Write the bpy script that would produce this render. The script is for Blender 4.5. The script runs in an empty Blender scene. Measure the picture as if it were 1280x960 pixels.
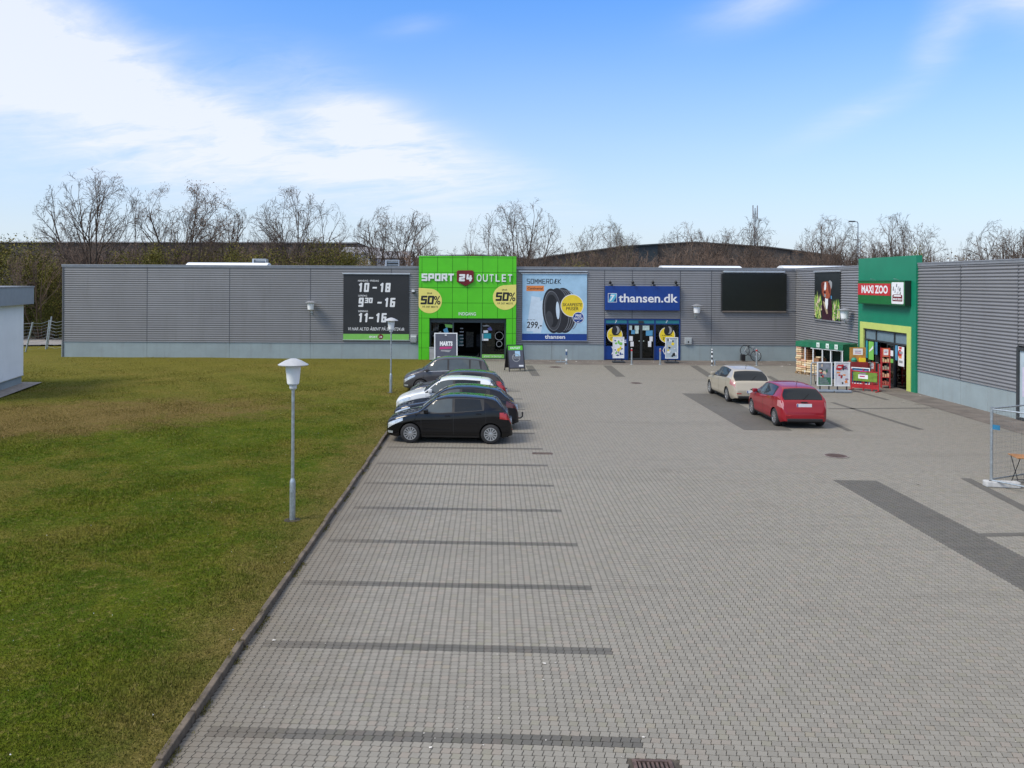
import bpy, bmesh, math, random
import numpy as np
from mathutils import Vector, Matrix

scene = bpy.context.scene
C = scene.collection
R = math.radians
rng = random.Random(7)

# ------------------------------------------------------------------ camera
FPX, CAM_H, PPX, PPY, ROLL = 1080.0, 5.1, 572.0, 351.5, 0.0054
cam_d = bpy.data.cameras.new('camera')
cam_d.sensor_width = 36.0
cam_d.lens = FPX / 1280 * 36
cam_d.shift_x = (640 - PPX) / 1280
cam_d.shift_y = -(480 - PPY) / 1280
cam_d.clip_start = 0.2
cam_d.clip_end = 8000
cam = bpy.data.objects.new('camera', cam_d)
C.objects.link(cam)
cam.matrix_world = Matrix.Translation((0, 0, CAM_H)) @ Matrix.Rotation(R(90), 4, 'X') @ Matrix.Rotation(ROLL, 4, 'Z')
scene.camera = cam

# ------------------------------------------------------------------ light
SUN_AZ, SUN_EL = R(-116), R(48)          # azimuth from +Y towards +X
sun_dir = Vector((math.sin(SUN_AZ) * math.cos(SUN_EL), math.cos(SUN_AZ) * math.cos(SUN_EL), math.sin(SUN_EL)))
sd = bpy.data.lights.new('sun', 'SUN')
sd.energy = 3.1
sd.angle = R(22)
sd.color = (1.0, 0.91, 0.77)
sun = bpy.data.objects.new('sun', sd)
sun.rotation_euler = sun_dir.to_track_quat('Z', 'Y').to_euler()
C.objects.link(sun)

scene.view_settings.view_transform = 'Standard'
scene.view_settings.look = 'None'
scene.view_settings.exposure = 0.12
scene.view_settings.gamma = 1.0
scene.view_settings.use_curve_mapping = False
try:
    scene.cycles.max_bounces = 8
    scene.cycles.transparent_max_bounces = 12
    scene.cycles.caustics_reflective = False
    scene.cycles.caustics_refractive = False
except Exception:
    pass

class NT:
    """small helper for node trees"""
    def __init__(s, tree):
        s.t = tree; s.n = tree.nodes; s.l = tree.links
    def node(s, typ, **kw):
        n = s.n.new(typ)
        for k, v in kw.items(): setattr(n, k, v)
        return n
    def put(s, sock, v):
        if isinstance(v, bpy.types.NodeSocket): s.l.new(v, sock)
        elif v is not None: sock.default_value = v
    def math(s, op, a, b=None, c=None, clamp=False):
        n = s.node('ShaderNodeMath', operation=op, use_clamp=clamp)
        s.put(n.inputs[0], a)
        if b is not None: s.put(n.inputs[1], b)
        if c is not None: s.put(n.inputs[2], c)
        return n.outputs[0]
    def mix(s, f, a, b, blend='MIX'):
        n = s.node('ShaderNodeMix', data_type='RGBA', blend_type=blend)
        n.clamp_factor = True
        s.put(n.inputs[0], f)
        for i, v in ((6, a), (7, b)):
            if isinstance(v, (tuple, list)) and len(v) == 3: v = (*v, 1)
            s.put(n.inputs[i], v)
        return n.outputs[2]
    def noise(s, vec, scale, detail=4, rough=0.55, dist=0.0, out=0):
        n = s.node('ShaderNodeTexNoise')
        if vec is not None: s.l.new(vec, n.inputs['Vector'])
        n.inputs['Scale'].default_value = scale
        n.inputs['Detail'].default_value = detail
        n.inputs['Roughness'].default_value = rough
        n.inputs['Distortion'].default_value = dist
        return n.outputs[out]
    def ramp(s, f, lo, hi, a=0.0, b=1.0, smooth=True):
        n = s.node('ShaderNodeMapRange')
        n.interpolation_type = 'SMOOTHSTEP' if smooth else 'LINEAR'
        s.put(n.inputs[0], f)
        for i, v in ((1, lo), (2, hi), (3, a), (4, b)): s.put(n.inputs[i], v)
        return n.outputs[0]
    def sep(s, v):
        n = s.node('ShaderNodeSeparateXYZ'); s.l.new(v, n.inputs[0]); return n.outputs
    def comb(s, x, y, z=0.0):
        n = s.node('ShaderNodeCombineXYZ')
        for i, v in enumerate((x, y, z)): s.put(n.inputs[i], v)
        return n.outputs[0]

# ------------------------------------------------------------------ sky
world = bpy.data.worlds.new('World')
scene.world = world
world.use_nodes = True
w = NT(world.node_tree)
w.n.clear()
out = w.node('ShaderNodeOutputWorld')
bg = w.node('ShaderNodeBackground')
w.l.new(bg.outputs[0], out.inputs[0])
sky = w.node('ShaderNodeTexSky')
sky.sky_type = 'NISHITA'
sky.sun_disc = False
sky.sun_elevation = SUN_EL
sky.sun_rotation = SUN_AZ
sky.altitude = 30
sky.air_density = 1.0
sky.dust_density = 1.3
sky.ozone_density = 2.2
SKY_STRENGTH = 0.13
tc = w.node('ShaderNodeTexCoord')
sx, sy, sz = w.sep(tc.outputs['Generated'])
az = w.math('ARCTAN2', sx, sy)
el = w.math('ARCSINE', sz)
# clear air: the Nishita sky, its blue a little deeper aloft, paler toward the horizon
elc = w.ramp(el, R(0), R(20), 0, 1, smooth=False)
blue = w.mix(1.0, sky.outputs[0], (0.66, 1.18, 1.80), 'MULTIPLY')
pale = w.mix(1.0, sky.outputs[0], (0.97, 1.02, 1.16), 'MULTIPLY')
clear = w.mix(w.math('POWER', elc, 0.8), pale, blue)
# thin high cloud, seen in perspective on a flat layer
zz = w.math('MAXIMUM', sz, 0.02)
cx = w.math('DIVIDE', sx, w.math('ADD', zz, 0.12))
cy = w.math('DIVIDE', sy, w.math('ADD', zz, 0.12))
cv = w.comb(w.math('ADD', w.math('MULTIPLY', cx, 0.8), w.math('MULTIPLY', cy, 0.45)), w.math('MULTIPLY', cy, 0.9), 3.7)
n1 = w.noise(cv, 1.5, 8, 0.6, 0.7)
n2 = w.noise(cv, 0.42, 3, 0.5, 0.3)
n3 = w.noise(cv, 6.0, 6, 0.62, 0.8)
def blob(a0, e0, sa, se, tilt, amp):
    """a bank of cloud centred on azimuth a0, elevation e0 (degrees)"""
    da = w.math('SUBTRACT', az, R(a0)); de = w.math('SUBTRACT', el, R(e0))
    c_, s_ = math.cos(R(tilt)), math.sin(R(tilt))
    u = w.math('ADD', w.math('MULTIPLY', da, c_ / R(sa)), w.math('MULTIPLY', de, s_ / R(sa)))
    v = w.math('ADD', w.math('MULTIPLY', da, -s_ / R(se)), w.math('MULTIPLY', de, c_ / R(se)))
    d = w.math('ADD', w.math('MULTIPLY', u, u), w.math('MULTIPLY', v, v))
    return w.math('MULTIPLY', w.math('POWER', 2.71828, w.math('MULTIPLY', d, -1.0)), amp)
BLOBS = [(-24, 12.0, 9.0, 3.4, -32, 1.0), (-31, 14, 6, 4, -20, .75), (-5, 9.2, 7.5, 2.4, -32, .95), (-10, 7.6, 8, 2.2, -8, .5), (-22, 7.0, 9, 2.2, -5, .4), (-14, 9.8, 10, 2.6, -26, .62), (2, 7.2, 8, 1.6, -18, .45),
         (33.5, 17.2, 4.2, 2.6, -35, 1.1), (19.5, 17.3, 4.0, 1.4, 15, .48), (29.2, 14.0, 1.3, 2.2, -35, .42), (24.5, 10, 4, .9, 22, .30), (-3, 16.5, 2.5, .7, 10, .2)]
FILL_VEIL = [(0, 68, 75, 15, 0, 1.6), (-50, 15, 18, 9, 5, 1.3), (-12, 43, 60, 11, 4, 1.9), (70, 25, 25, 9, -10, .8), (-75, 28, 28, 12, 15, .9), (150, 30, 40, 14, 10, 1.3), (-150, 32, 40, 16, -10, 1.3), (95, 50, 45, 18, 0, 1.5), (60, 68, 60, 16, 0, 1.5), (-120, 58, 60, 20, 0, 1.6), (180, 55, 60, 20, 0, 1.6)]  # unseen cloud added outside the view to whiten car reflections and ambient light
acc = None
for b in BLOBS:
    o_ = blob(*b)
    acc = o_ if acc is None else w.math('ADD', acc, o_)
tex = w.math('ADD', w.math('MULTIPLY', w.math('SUBTRACT', n1, 0.5), 2.6), w.math('MULTIPLY', w.math('SUBTRACT', n3, 0.5), 1.3))
dens = w.math('ADD', w.math('MULTIPLY', acc, w.math('ADD', w.math('MULTIPLY', tex, 1.0), 0.95)), w.math('MULTIPLY', w.math('SUBTRACT', n2, 0.62), 0.5), clamp=True)
dens = w.math('POWER', dens, 1.15)
fill_acc = None
for b in FILL_VEIL:
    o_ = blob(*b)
    fill_acc = o_ if fill_acc is None else w.math('ADD', fill_acc, o_)
dens = w.math('ADD', dens, w.math('MULTIPLY', fill_acc, w.math('ADD', w.math('MULTIPLY', tex, .30), .62)), clamp=True)
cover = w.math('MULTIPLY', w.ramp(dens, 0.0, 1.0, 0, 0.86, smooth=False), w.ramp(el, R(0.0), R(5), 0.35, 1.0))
lowhaze = w.math('POWER', w.ramp(el, R(-2), R(19), 0.92, 0.0, smooth=False), 1.5)
cloud_col = (6.5, 6.75, 7.3, 1)
haze_col = (6.0, 6.75, 7.6, 1)
withhaze = w.mix(lowhaze, clear, haze_col)
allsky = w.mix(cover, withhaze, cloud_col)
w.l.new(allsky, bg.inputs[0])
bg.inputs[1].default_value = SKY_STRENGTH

# ------------------------------------------------------------------ frames and pixel-to-place helpers (photograph 1280 x 960)
def ray(px, py):
    dx, dy = px - PPX, py - PPY
    c, s = math.cos(ROLL), math.sin(ROLL)
    u, v = dx * c + dy * s, -dx * s + dy * c
    return u / FPX, v / FPX                     # X per metre of Y, drop per metre of Y
def G(px, py, z=0.0):
    k, d = ray(px, py)
    y = (CAM_H - z) / d
    return Vector((k * y, y, z))
FY = 56.4                                       # distance of the long facade
def at(px, py, y):
    k, d = ray(px, py)
    return Vector((k * y, y, CAM_H - d * y))
def fp(px, py, y=FY):
    p = at(px, py, y); return p.x, p.z
TH = R(2.25)                                    # the lot and the right wing are turned this much to the facade
DIR = Vector((math.sin(TH), math.cos(TH), 0)); RGT = Vector((math.cos(TH), -math.sin(TH), 0))
CORNER = Vector((22.1, FY, 0))
NRM = -RGT
def rp(px, py, off=0.0):
    k, d = ray(px, py)
    o = CORNER + NRM * off
    s = (o.x - k * o.y) / (DIR.x - k * DIR.y)
    y = o.y - s * DIR.y
    return s, CAM_H - d * y
def frame(o, x, y, z):
    return Matrix(((x[0], y[0], z[0], o[0]), (x[1], y[1], z[1], o[1]), (x[2], y[2], z[2], o[2]), (0, 0, 0, 1)))
FM = frame((0, FY, 0), (1, 0, 0), (0, 0, 1), (0, -1, 0))          # facade: local x right, y up, z out of the wall
RM = frame(CORNER, tuple(-DIR), (0, 0, 1), tuple(NRM))           # right wing: x toward the camera, y up, z out
LO = Vector((-3.04, 9.02, 0))
LM = frame(LO, tuple(RGT), tuple(DIR), (0, 0, 1))                # lot: x across, y along the kerb
LI = LM.inverted()
def lot(px, py):
    p = LI @ G(px, py); return p.x, p.y

# ------------------------------------------------------------------ object helpers
def tag(o, label=None, cat=None, group=None, kind=None):
    if label: o['label'] = label
    if cat: o['category'] = cat
    if group: o['group'] = group
    if kind: o['kind'] = kind
    return o
def empty(name, M=None, parent=None):
    o = bpy.data.objects.new(name, None)
    o.empty_display_size = 0.2
    C.objects.link(o)
    if parent: o.parent = parent
    if M is not None: o.matrix_basis = M
    return o
def thing(name, label, cat, M=None, group=None):
    return tag(empty(name, M), label, cat, group)
def T(x, y, z=0.0): return Matrix.Translation((x, y, z))
def RZ(a): return Matrix.Rotation(a, 4, 'Z')
def copy_tree(o, parent=None):
    c = o.copy(); C.objects.link(c); c.parent = parent
    for ch in o.children: copy_tree(ch, c)
    return c

class MB:
    def __init__(s): s.v = []; s.f = []; s.m = []
    def add(s, vs, fs, mi=0):
        o = len(s.v); s.v += [tuple(v) for v in vs]
        for f in fs: s.f.append(tuple(i + o for i in f)); s.m.append(mi)
        return s
    def box(s, x0, x1, y0, y1, z0, z1, mi=0, M=None):
        vs = [(x, y, z) for z in (z0, z1) for y in (y0, y1) for x in (x0, x1)]
        if M is not None: vs = [tuple(M @ Vector(v)) for v in vs]
        return s.add(vs, [(0, 2, 3, 1), (4, 5, 7, 6), (0, 1, 5, 4), (2, 6, 7, 3), (0, 4, 6, 2), (1, 3, 7, 5)], mi)
    def prism(s, poly, z0, z1, mi=0, M=None):
        n = len(poly)
        vs = [(x, y, z0) for x, y in poly] + [(x, y, z1) for x, y in poly]
        if M is not None: vs = [tuple(M @ Vector(v)) for v in vs]
        return s.add(vs, [tuple(range(n - 1, -1, -1)), tuple(range(n, 2 * n))] + [(i, (i + 1) % n, n + (i + 1) % n, n + i) for i in range(n)], mi)
    def poly(s, pts, z, mi=0):
        return s.add([(p[0], p[1], z) for p in pts], [tuple(range(len(pts)))], mi)
    def tube(s, pts, r, n=8, mi=0, cap=True):
        pts = [Vector(p) for p in pts]
        rs = r if isinstance(r, (list, tuple)) else [r] * len(pts)
        vs, fs = [], []
        ref = None
        for i, p in enumerate(pts):
            d = (pts[min(i + 1, len(pts) - 1)] - pts[max(i - 1, 0)]).normalized()
            if ref is None or abs(ref.dot(d)) > .97:
                ref = Vector((0, 0, 1)) if abs(d.z) < .9 else Vector((1, 0, 0))
            a = d.cross(ref).normalized(); b = a.cross(d); ref = b
            for k in range(n):
                t = 2 * math.pi * k / n
                vs.append(p + (a * math.cos(t) + b * math.sin(t)) * rs[i])
        for i in range(len(pts) - 1):
            for k in range(n):
                k2 = (k + 1) % n
                fs.append((i * n + k, i * n + k2, (i + 1) * n + k2, (i + 1) * n + k))
        if cap:
            fs.append(tuple(range(n - 1, -1, -1))); fs.append(tuple(range((len(pts) - 1) * n, len(pts) * n)))
        return s.add(vs, fs, mi)
    def cyl(s, p0, p1, r, n=12, mi=0): return s.tube([p0, p1], r, n, mi)
    def lathe(s, prof, n=20, mi=0, M=None, cap=True):
        vs, fs = [], []
        for r_, z in prof:
            for k in range(n):
                t = 2 * math.pi * k / n
                vs.append((r_ * math.cos(t), r_ * math.sin(t), z))
        for i in range(len(prof) - 1):
            for k in range(n):
                k2 = (k + 1) % n
                fs.append((i * n + k, i * n + k2, (i + 1) * n + k2, (i + 1) * n + k))
        if cap:
            if prof[0][0] > 1e-5: fs.append(tuple(range(n - 1, -1, -1)))
            if prof[-1][0] > 1e-5: fs.append(tuple(range((len(prof) - 1) * n, len(prof) * n)))
        if M is not None: vs = [tuple(M @ Vector(v)) for v in vs]
        return s.add(vs, fs, mi)
    def mesh(s, name, mats, smooth=False, bevel=0, angle=35):
        me = bpy.data.meshes.new(name)
        me.from_pydata(s.v, [], s.f)
        for m in (mats if isinstance(mats, (list, tuple)) else [mats]): me.materials.append(m)
        me.polygons.foreach_set('material_index', s.m)
        bm = bmesh.new(); bm.from_mesh(me)
        bmesh.ops.remove_doubles(bm, verts=bm.verts, dist=1e-6)
        if bevel:
            ed = [e for e in bm.edges if len(e.link_faces) == 2 and e.calc_face_angle(0) > R(angle)]
            bmesh.ops.bevel(bm, geom=ed, offset=bevel, segments=2, profile=.5, affect='EDGES', clamp_overlap=True)
        bmesh.ops.recalc_face_normals(bm, faces=bm.faces)
        if smooth:
            for f in bm.faces: f.smooth = True
            for e in bm.edges:
                if len(e.link_faces) == 2 and e.calc_face_angle(0) > R(angle): e.smooth = False
        bm.to_mesh(me); bm.free()
        return me
    def build(s, name, mats, parent=None, M=None, smooth=False, bevel=0, angle=35):
        return link(name, s.mesh(name, mats, smooth, bevel, angle), parent, M)
def link(name, me, parent=None, M=None):
    o = bpy.data.objects.new(name, me); C.objects.link(o)
    if parent: o.parent = parent
    if M is not None: o.matrix_basis = M
    return o
def circle(cx, cy, r, n=28, a0=0, a1=360):
    full = abs(a1 - a0) >= 360
    return [(cx + r * math.cos(R(a0 + (a1 - a0) * i / (n if full else n - 1))), cy + r * math.sin(R(a0 + (a1 - a0) * i / (n if full else n - 1)))) for i in range(n)]
def rect(x0, x1, y0, y1): return [(x0, y0), (x1, y0), (x1, y1), (x0, y1)]
def rrect(x0, x1, y0, y1, r):
    return circle(x1 - r, y0 + r, r, 5, -90, 0) + circle(x1 - r, y1 - r, r, 5, 0, 90) + circle(x0 + r, y1 - r, r, 5, 90, 180) + circle(x0 + r, y0 + r, r, 5, 180, 270)

def text_geo(body, h, width=None, bold=0.0, shear=0.0, depth=0.0, align='CENTER', res=3):
    """vertices and faces of a line of lettering; h = cap height, baseline at y = 0"""
    cu = bpy.data.curves.new('lettering', 'FONT')
    cu.body = body; cu.size = 1.0; cu.offset = bold; cu.shear = shear; cu.extrude = 0; cu.resolution_u = res
    o = bpy.data.objects.new('lettering', cu); C.objects.link(o)
    me = bpy.data.meshes.new_from_object(o.evaluated_get(bpy.context.evaluated_depsgraph_get()))
    bpy.data.objects.remove(o); bpy.data.curves.remove(cu)
    co = np.empty(len(me.vertices) * 3, 'f'); me.vertices.foreach_get('co', co); co = co.reshape(-1, 3)
    fs = [tuple(p.vertices) for p in me.polygons]
    bpy.data.meshes.remove(me)
    if len(co) == 0: return [], []
    sc = h / 0.70
    x0, x1 = co[:, 0].min(), co[:, 0].max()
    sx_ = sc if width is None else width / (x1 - x0)
    ox = {'CENTER': (x0 + x1) / 2, 'LEFT': x0, 'RIGHT': x1}[align]
    vs = [((a - ox) * sx_, b * sc, 0.0) for a, b, c in co]
    return vs, fs
def text(mb, body, x, y, z, h, mi=0, depth=0.0, **kw):
    vs, fs = text_geo(body, h, **kw)
    n = len(vs)
    if depth <= 0:
        return mb.add([(a + x, b + y, z) for a, b, c in vs], fs, mi)
    # extrude: front, back and rim
    edges = {}
    for f in fs:
        for i in range(len(f)):
            e = (f[i], f[(i + 1) % len(f)])
            edges[e] = edges.get(e, 0) + 1
    rim = [e for e in edges if (e[1], e[0]) not in edges]
    allf = list(fs) + [tuple(i + n for i in reversed(f)) for f in fs] + [(b, a, a + n, b + n) for a, b in rim]
    return mb.add([(a + x, b + y, z + depth) for a, b, c in vs] + [(a + x, b + y, z) for a, b, c in vs], allf, mi)

# heavy square-cut lettering drawn from strokes on a 0..1 box (width per letter)
def _seg(*p): return p
BLK = {
 'S': [((1, 1), (0, 1), (0, .52), (1, .48), (1, 0), (0, 0))], 'P': [((0, 0), (0, 1), (1, 1), (1, .42), (0, .42))],
 'O': [((0, 0), (0, 1), (1, 1), (1, 0), (0, 0))], 'R': [((0, 0), (0, 1), (1, 1), (1, .45), (0, .45)), ((.5, .45), (1, 0))],
 'T': [((0, 1), (1, 1)), ((.5, 1), (.5, 0))], '1': [((.5, 0), (.5, 1)), ((.12, .86), (.5, 1))], '0': [((0, 0), (0, 1), (1, 1), (1, 0), (0, 0))],
 '8': [((0, 0), (0, 1), (1, 1), (1, 0), (0, 0)), ((0, .5), (1, .5))], '9': [((0, 0), (1, 0), (1, 1), (0, 1), (0, .46), (1, .46))],
 '6': [((1, 1), (0, 1), (0, 0), (1, 0), (1, .54), (0, .54))], '3': [((0, 1), (1, 1), (1, 0), (0, 0)), ((.2, .5), (1, .5))],
 '5': [((1, 1), (0, 1), (0, .54), (1, .54), (1, 0), (0, 0))], '2': [((0, 1), (1, 1), (1, .54), (0, .44), (0, 0), (1, 0))],
 'M': [((0, 0), (0, 1), (.5, .35), (1, 1), (1, 0))], 'E': [((1, 1), (0, 1), (0, 0), (1, 0)), ((0, .5), (.85, .5))], 'D': [((0, 0), (0, 1), (.75, 1), (1, .75), (1, .25), (.75, 0), (0, 0))], 'Æ': [((0, 0), (.5, 1), (1, 1)), ((.55, 1), (.55, 0), (1, 0)), ((.2, .35), (.55, .35)), ((.55, .55), (.95, .55))], 'K': [((0, 0), (0, 1)), ((1, 1), (.05, .45), (1, 0))],
 '4': [((.05, 1), (0, .35), (1, .35)), ((.8, .8), (.8, 0))], '-': [((0, .5), (.8, .5))],
}
def block(mb, body, x, y, z, h, adv, wd, t, mi=0, depth=0.01, shear=0.0):
    """lettering from bars of thickness t, letter width wd, advance adv"""
    k = 0
    for i, ch in enumerate(body):
        ox = x + adv * i
        for pl in BLK.get(ch, []):
            pts = [Vector((ox + t / 2 + a * (wd - t), t / 2 + b * (h - t))) for a, b in pl]
            closed = pl[0] == pl[-1]
            for a, b in zip(pts, pts[1:]):
                d = (b - a).normalized(); nn = Vector((-d.y, d.x)) * t / 2
                e = d * t * .5
                q = [a - e - nn, b + e - nn, b + e + nn, a - e + nn]
                c = t * .28
                # chamfered bar ends give the cut corners
                q = [a - e * .55 - nn, b + e * .55 - nn, b + e - nn * .5, b + e + nn * .5, b + e * .55 + nn, a - e * .55 + nn, a - e + nn * .5, a - e - nn * .5]
                zz = z + 0.0004 * (k % 7); k += 1
                mb.prism([(p.x + shear * p.y, y + p.y) for p in q], zz, zz + depth, mi)
    return mb

# ------------------------------------------------------------------ materials
_M = {}
def mat(name, col, rough=.6, metal=0.0, var=.12, scale=3.0, bump=0.0, bscale=40.0, spec=.5, coat=0.0, dirt=None, stretch=None):
    if name in _M: return _M[name]
    m = bpy.data.materials.new(name); m.use_nodes = True
    t = NT(m.node_tree)
    b = t.n['Principled BSDF']
    co = t.node('ShaderNodeTexCoord').outputs['Object']
    if stretch:
        mp = t.node('ShaderNodeMapping'); mp.inputs['Scale'].default_value = stretch
        t.l.new(co, mp.inputs[0]); co = mp.outputs[0]
    n = t.noise(co, scale, 5, .6)
    lo = tuple(max(0, c * (1 - var)) for c in col[:3]); hi = tuple(min(1, c * (1 + var)) for c in col[:3])
    c = t.mix(t.ramp(n, .3, .7), lo, hi)
    if dirt:
        n2 = t.noise(co, scale * .37 + .3, 6, .7)
        c = t.mix(t.ramp(n2, .52, .8, 0, dirt[1]), c, dirt[0])
    t.l.new(c, b.inputs['Base Color'])
    b.inputs['Roughness'].default_value = rough
    b.inputs['Metallic'].default_value = metal
    b.inputs['Specular IOR Level'].default_value = spec
    if coat:
        b.inputs['Coat Weight'].default_value = coat; b.inputs['Coat Roughness'].default_value = .04
    if bump:
        bp = t.node('ShaderNodeBump'); bp.inputs['Strength'].default_value = bump; bp.inputs['Distance'].default_value = .01
        t.l.new(t.noise(co, bscale, 3, .6), bp.inputs['Height']); t.l.new(bp.outputs[0], b.inputs['Normal'])
    _M[name] = m
    return m
def glass(name, tint=.75, rough=.02, col=(1, 1, 1)):
    if name in _M: return _M[name]
    m = bpy.data.materials.new(name); m.use_nodes = True
    t = NT(m.node_tree); t.n.clear()
    o = t.node('ShaderNodeOutputMaterial')
    tr = t.node('ShaderNodeBsdfTransparent'); tr.inputs[0].default_value = (tint * col[0], tint * col[1], tint * col[2], 1)
    gl = t.node('ShaderNodeBsdfGlossy'); gl.inputs['Roughness'].default_value = rough
    fr = t.node('ShaderNodeFresnel'); fr.inputs[0].default_value = 1.5
    mx = t.node('ShaderNodeMixShader')
    t.l.new(t.math('MULTIPLY', fr.outputs[0], 1.0, clamp=True), mx.inputs[0])
    t.l.new(tr.outputs[0], mx.inputs[1]); t.l.new(gl.outputs[0], mx.inputs[2]); t.l.new(mx.outputs[0], o.inputs[0])
    _M[name] = m
    return m
WHITE = mat('white_print', (.78, .79, .80), .5, var=.04)
WPAINT = mat('white_paint', (.74, .76, .77), .45, var=.05, dirt=((.5, .5, .48), .3))
BLACK = mat('black_print', (.012, .012, .014), .45, var=.2)
DARK = mat('dark_void', (.012, .012, .013), .8, var=.3)
GALV = mat('galvanised_steel', (.42, .46, .48), .42, .75, var=.18, scale=14, dirt=((.25, .27, .27), .5))
ALU = mat('brushed_aluminium', (.62, .64, .66), .38, .8, var=.08)
RUBBER = mat('rubber', (.018, .018, .019), .75, var=.25)
DGREY = mat('dark_grey_metal', (.05, .055, .06), .45, .3, var=.15)
YEL = mat('yellow_print', (.78, .70, .18), .5, var=.04)
YEL2 = mat('strong_yellow_print', (.82, .62, .03), .5, var=.05)
BLUE = mat('royal_blue_print', (.006, .045, .24), .4, var=.08)
NAVY = mat('navy_print', (.008, .04, .19), .45, var=.1)
TEAL = mat('teal_print', (.02, .27, .33), .4, var=.1)
ORANGE = mat('orange_print', (.75, .24, .06), .5, var=.06)
RED = mat('red_print', (.50, .025, .03), .45, var=.08)
DRED = mat('dark_red_enamel', (.15, .008, .012), .35, var=.15)
GREENP = mat('lime_green_enamel', (.088, .55, .012), .42, var=.05, scale=1.2)
LGREEN = mat('pale_green_print', (.20, .52, .10), .5, var=.06)
PINK = mat('magenta_print', (.45, .03, .16), .5, var=.06)
SKYB = mat('pale_blue_print', (.36, .56, .72), .5, var=.1, scale=1.2)
MIDB = mat('mid_blue_print', (.09, .30, .50), .5, var=.15)
GREY = mat('grey_print', (.30, .31, .32), .5, var=.12)
BROWN = mat('brown_print', (.22, .09, .04), .6, var=.2)
SKIN = mat('cream_print', (.70, .56, .42), .5, var=.1)
GRASSP = mat('leaf_green_print', (.16, .34, .05), .5, var=.4, scale=12)
GRASSL = mat('pale_leaf_print', (.45, .55, .14), .5, var=.3, scale=12)
# ================================================================== THE GROUND
CW, CH = 0.1105, 0.1075            # one cell of the S-shaped paving
NEAR_Q = 15.05                     # stones are built one by one up to here, the material goes on beyond
NEAR_Q = round(NEAR_Q / CH) * CH
def paving_material(name, base, dark=None, joints=True):
    m = bpy.data.materials.new(name); m.use_nodes = True
    t = NT(m.node_tree); b = t.n['Principled BSDF']
    g = t.node('ShaderNodeNewGeometry').outputs['Position']
    px_, py_, pz_ = t.sep(g)
    dx = t.math('SUBTRACT', px_, LO.x); dy = t.math('SUBTRACT', py_, LO.y)
    c, s = math.cos(TH), math.sin(TH)
    p = t.math('SUBTRACT', t.math('MULTIPLY', dx, c), t.math('MULTIPLY', dy, s))
    q = t.math('ADD', t.math('MULTIPLY', dx, s), t.math('MULTIPLY', dy, c))
    u = t.math('DIVIDE', p, CW); v = t.math('DIVIDE', q, CH)
    v2 = t.math('SUBTRACT', v, t.math('MULTIPLY', t.math('SINE', t.math('MULTIPLY', u, 2 * math.pi)), .04))
    fv = t.math('FRACT', v2)
    off = t.math('SUBTRACT', t.ramp(fv, .28, .72, 0, .17, smooth=False), .085)
    u2 = t.math('SUBTRACT', u, off)
    fu = t.math('FRACT', u2)
    cell = t.comb(t.math('FLOOR', u2), t.math('FLOOR', v2), 0)
    wn = t.node('ShaderNodeTexWhiteNoise', noise_dimensions='2D'); t.l.new(cell, wn.inputs['Vector'])
    hv = wn.outputs['Value']; hc = wn.outputs['Color']
    col = t.mix(t.math('MULTIPLY', hv, 1.0), tuple(x * .90 for x in base), tuple(x * 1.09 for x in base))
    # now and then a reddish, an ochre or a greenish stone
    h1, h2, h3 = t.sep(hc)
    col = t.mix(t.ramp(h1, .82, .98, 0, .32), col, (base[0] * 1.06, base[1] * .86, base[2] * .80))
    col = t.mix(t.ramp(h2, .86, .98, 0, .28), col, (base[0] * .98, base[1] * 1.0, base[2] * .74))
    # broad wear: paler wheel tracks, sandy soil swept against the kerb, old stains
    w1 = t.noise(g, .13, 5, .6); w2 = t.noise(g, .55, 6, .68, .4); w3 = t.noise(g, 60, 3, .6); w4 = t.noise(g, 1.7, 5, .7)
    col = t.mix(t.ramp(w1, .35, .68, .10, 0), col, (base[0] * .62, base[1] * .6, base[2] * .56))
    col = t.mix(t.ramp(w2, .58, .76, 0, .36), col, (base[0] * .62, base[1] * .54, base[2] * .46))
    # tyre tracks swept into the bays and along the lane, a few oil drips
    trk = t.noise(t.comb(t.math('MULTIPLY', p, .10), t.math('MULTIPLY', q, .9), 3.0), 1.0, 3, .5, 1.2)
    col = t.mix(t.ramp(trk, .56, .68, 0, .20), col, (base[0] * .60, base[1] * .60, base[2] * .60))
    oil = t.noise(g, 1.05, 2, .4); col = t.mix(t.ramp(oil, .74, .80, 0, .55), col, (base[0] * .45, base[1] * .40, base[2] * .36))
    soil = t.math('ADD', p, t.math('MULTIPLY', t.math('SUBTRACT', w4, .5), 2.6))
    col = t.mix(t.ramp(soil, .0, 2.1, .66, 0), col, (.150, .126, .094))
    col = t.mix(t.ramp(w3, .35, .75, .22, 0), col, (base[0] * .5, base[1] * .5, base[2] * .5))
    if joints:
        eu = t.math('MINIMUM', fu, t.math('SUBTRACT', 1.0, fu)); ev = t.math('MINIMUM', fv, t.math('SUBTRACT', 1.0, fv))
        ju = t.ramp(eu, .012, .07, .88, 0); jv = t.ramp(ev, .014, .075, .66, 0)
        j = t.math('MAXIMUM', ju, jv)
        col = t.mix(j, col, (.085, .074, .060))
        bp = t.node('ShaderNodeBump'); bp.inputs['Strength'].default_value = .6; bp.inputs['Distance'].default_value = .006
        t.l.new(t.math('SUBTRACT', 1.0, j), bp.inputs['Height']); t.l.new(bp.outputs[0], b.inputs['Normal'])
    else:
        bp = t.node('ShaderNodeBump'); bp.inputs['Strength'].default_value = .35; bp.inputs['Distance'].default_value = .004
        t.l.new(w3, bp.inputs['Height']); t.l.new(bp.outputs[0], b.inputs['Normal'])
    t.l.new(col, b.inputs['Base Color'])
    b.inputs['Roughness'].default_value = .82
    b.inputs['Specular IOR Level'].default_value = .35
    return m
PBASE = (.256, .239, .203); PDARK = (.128, .121, .106)
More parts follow.
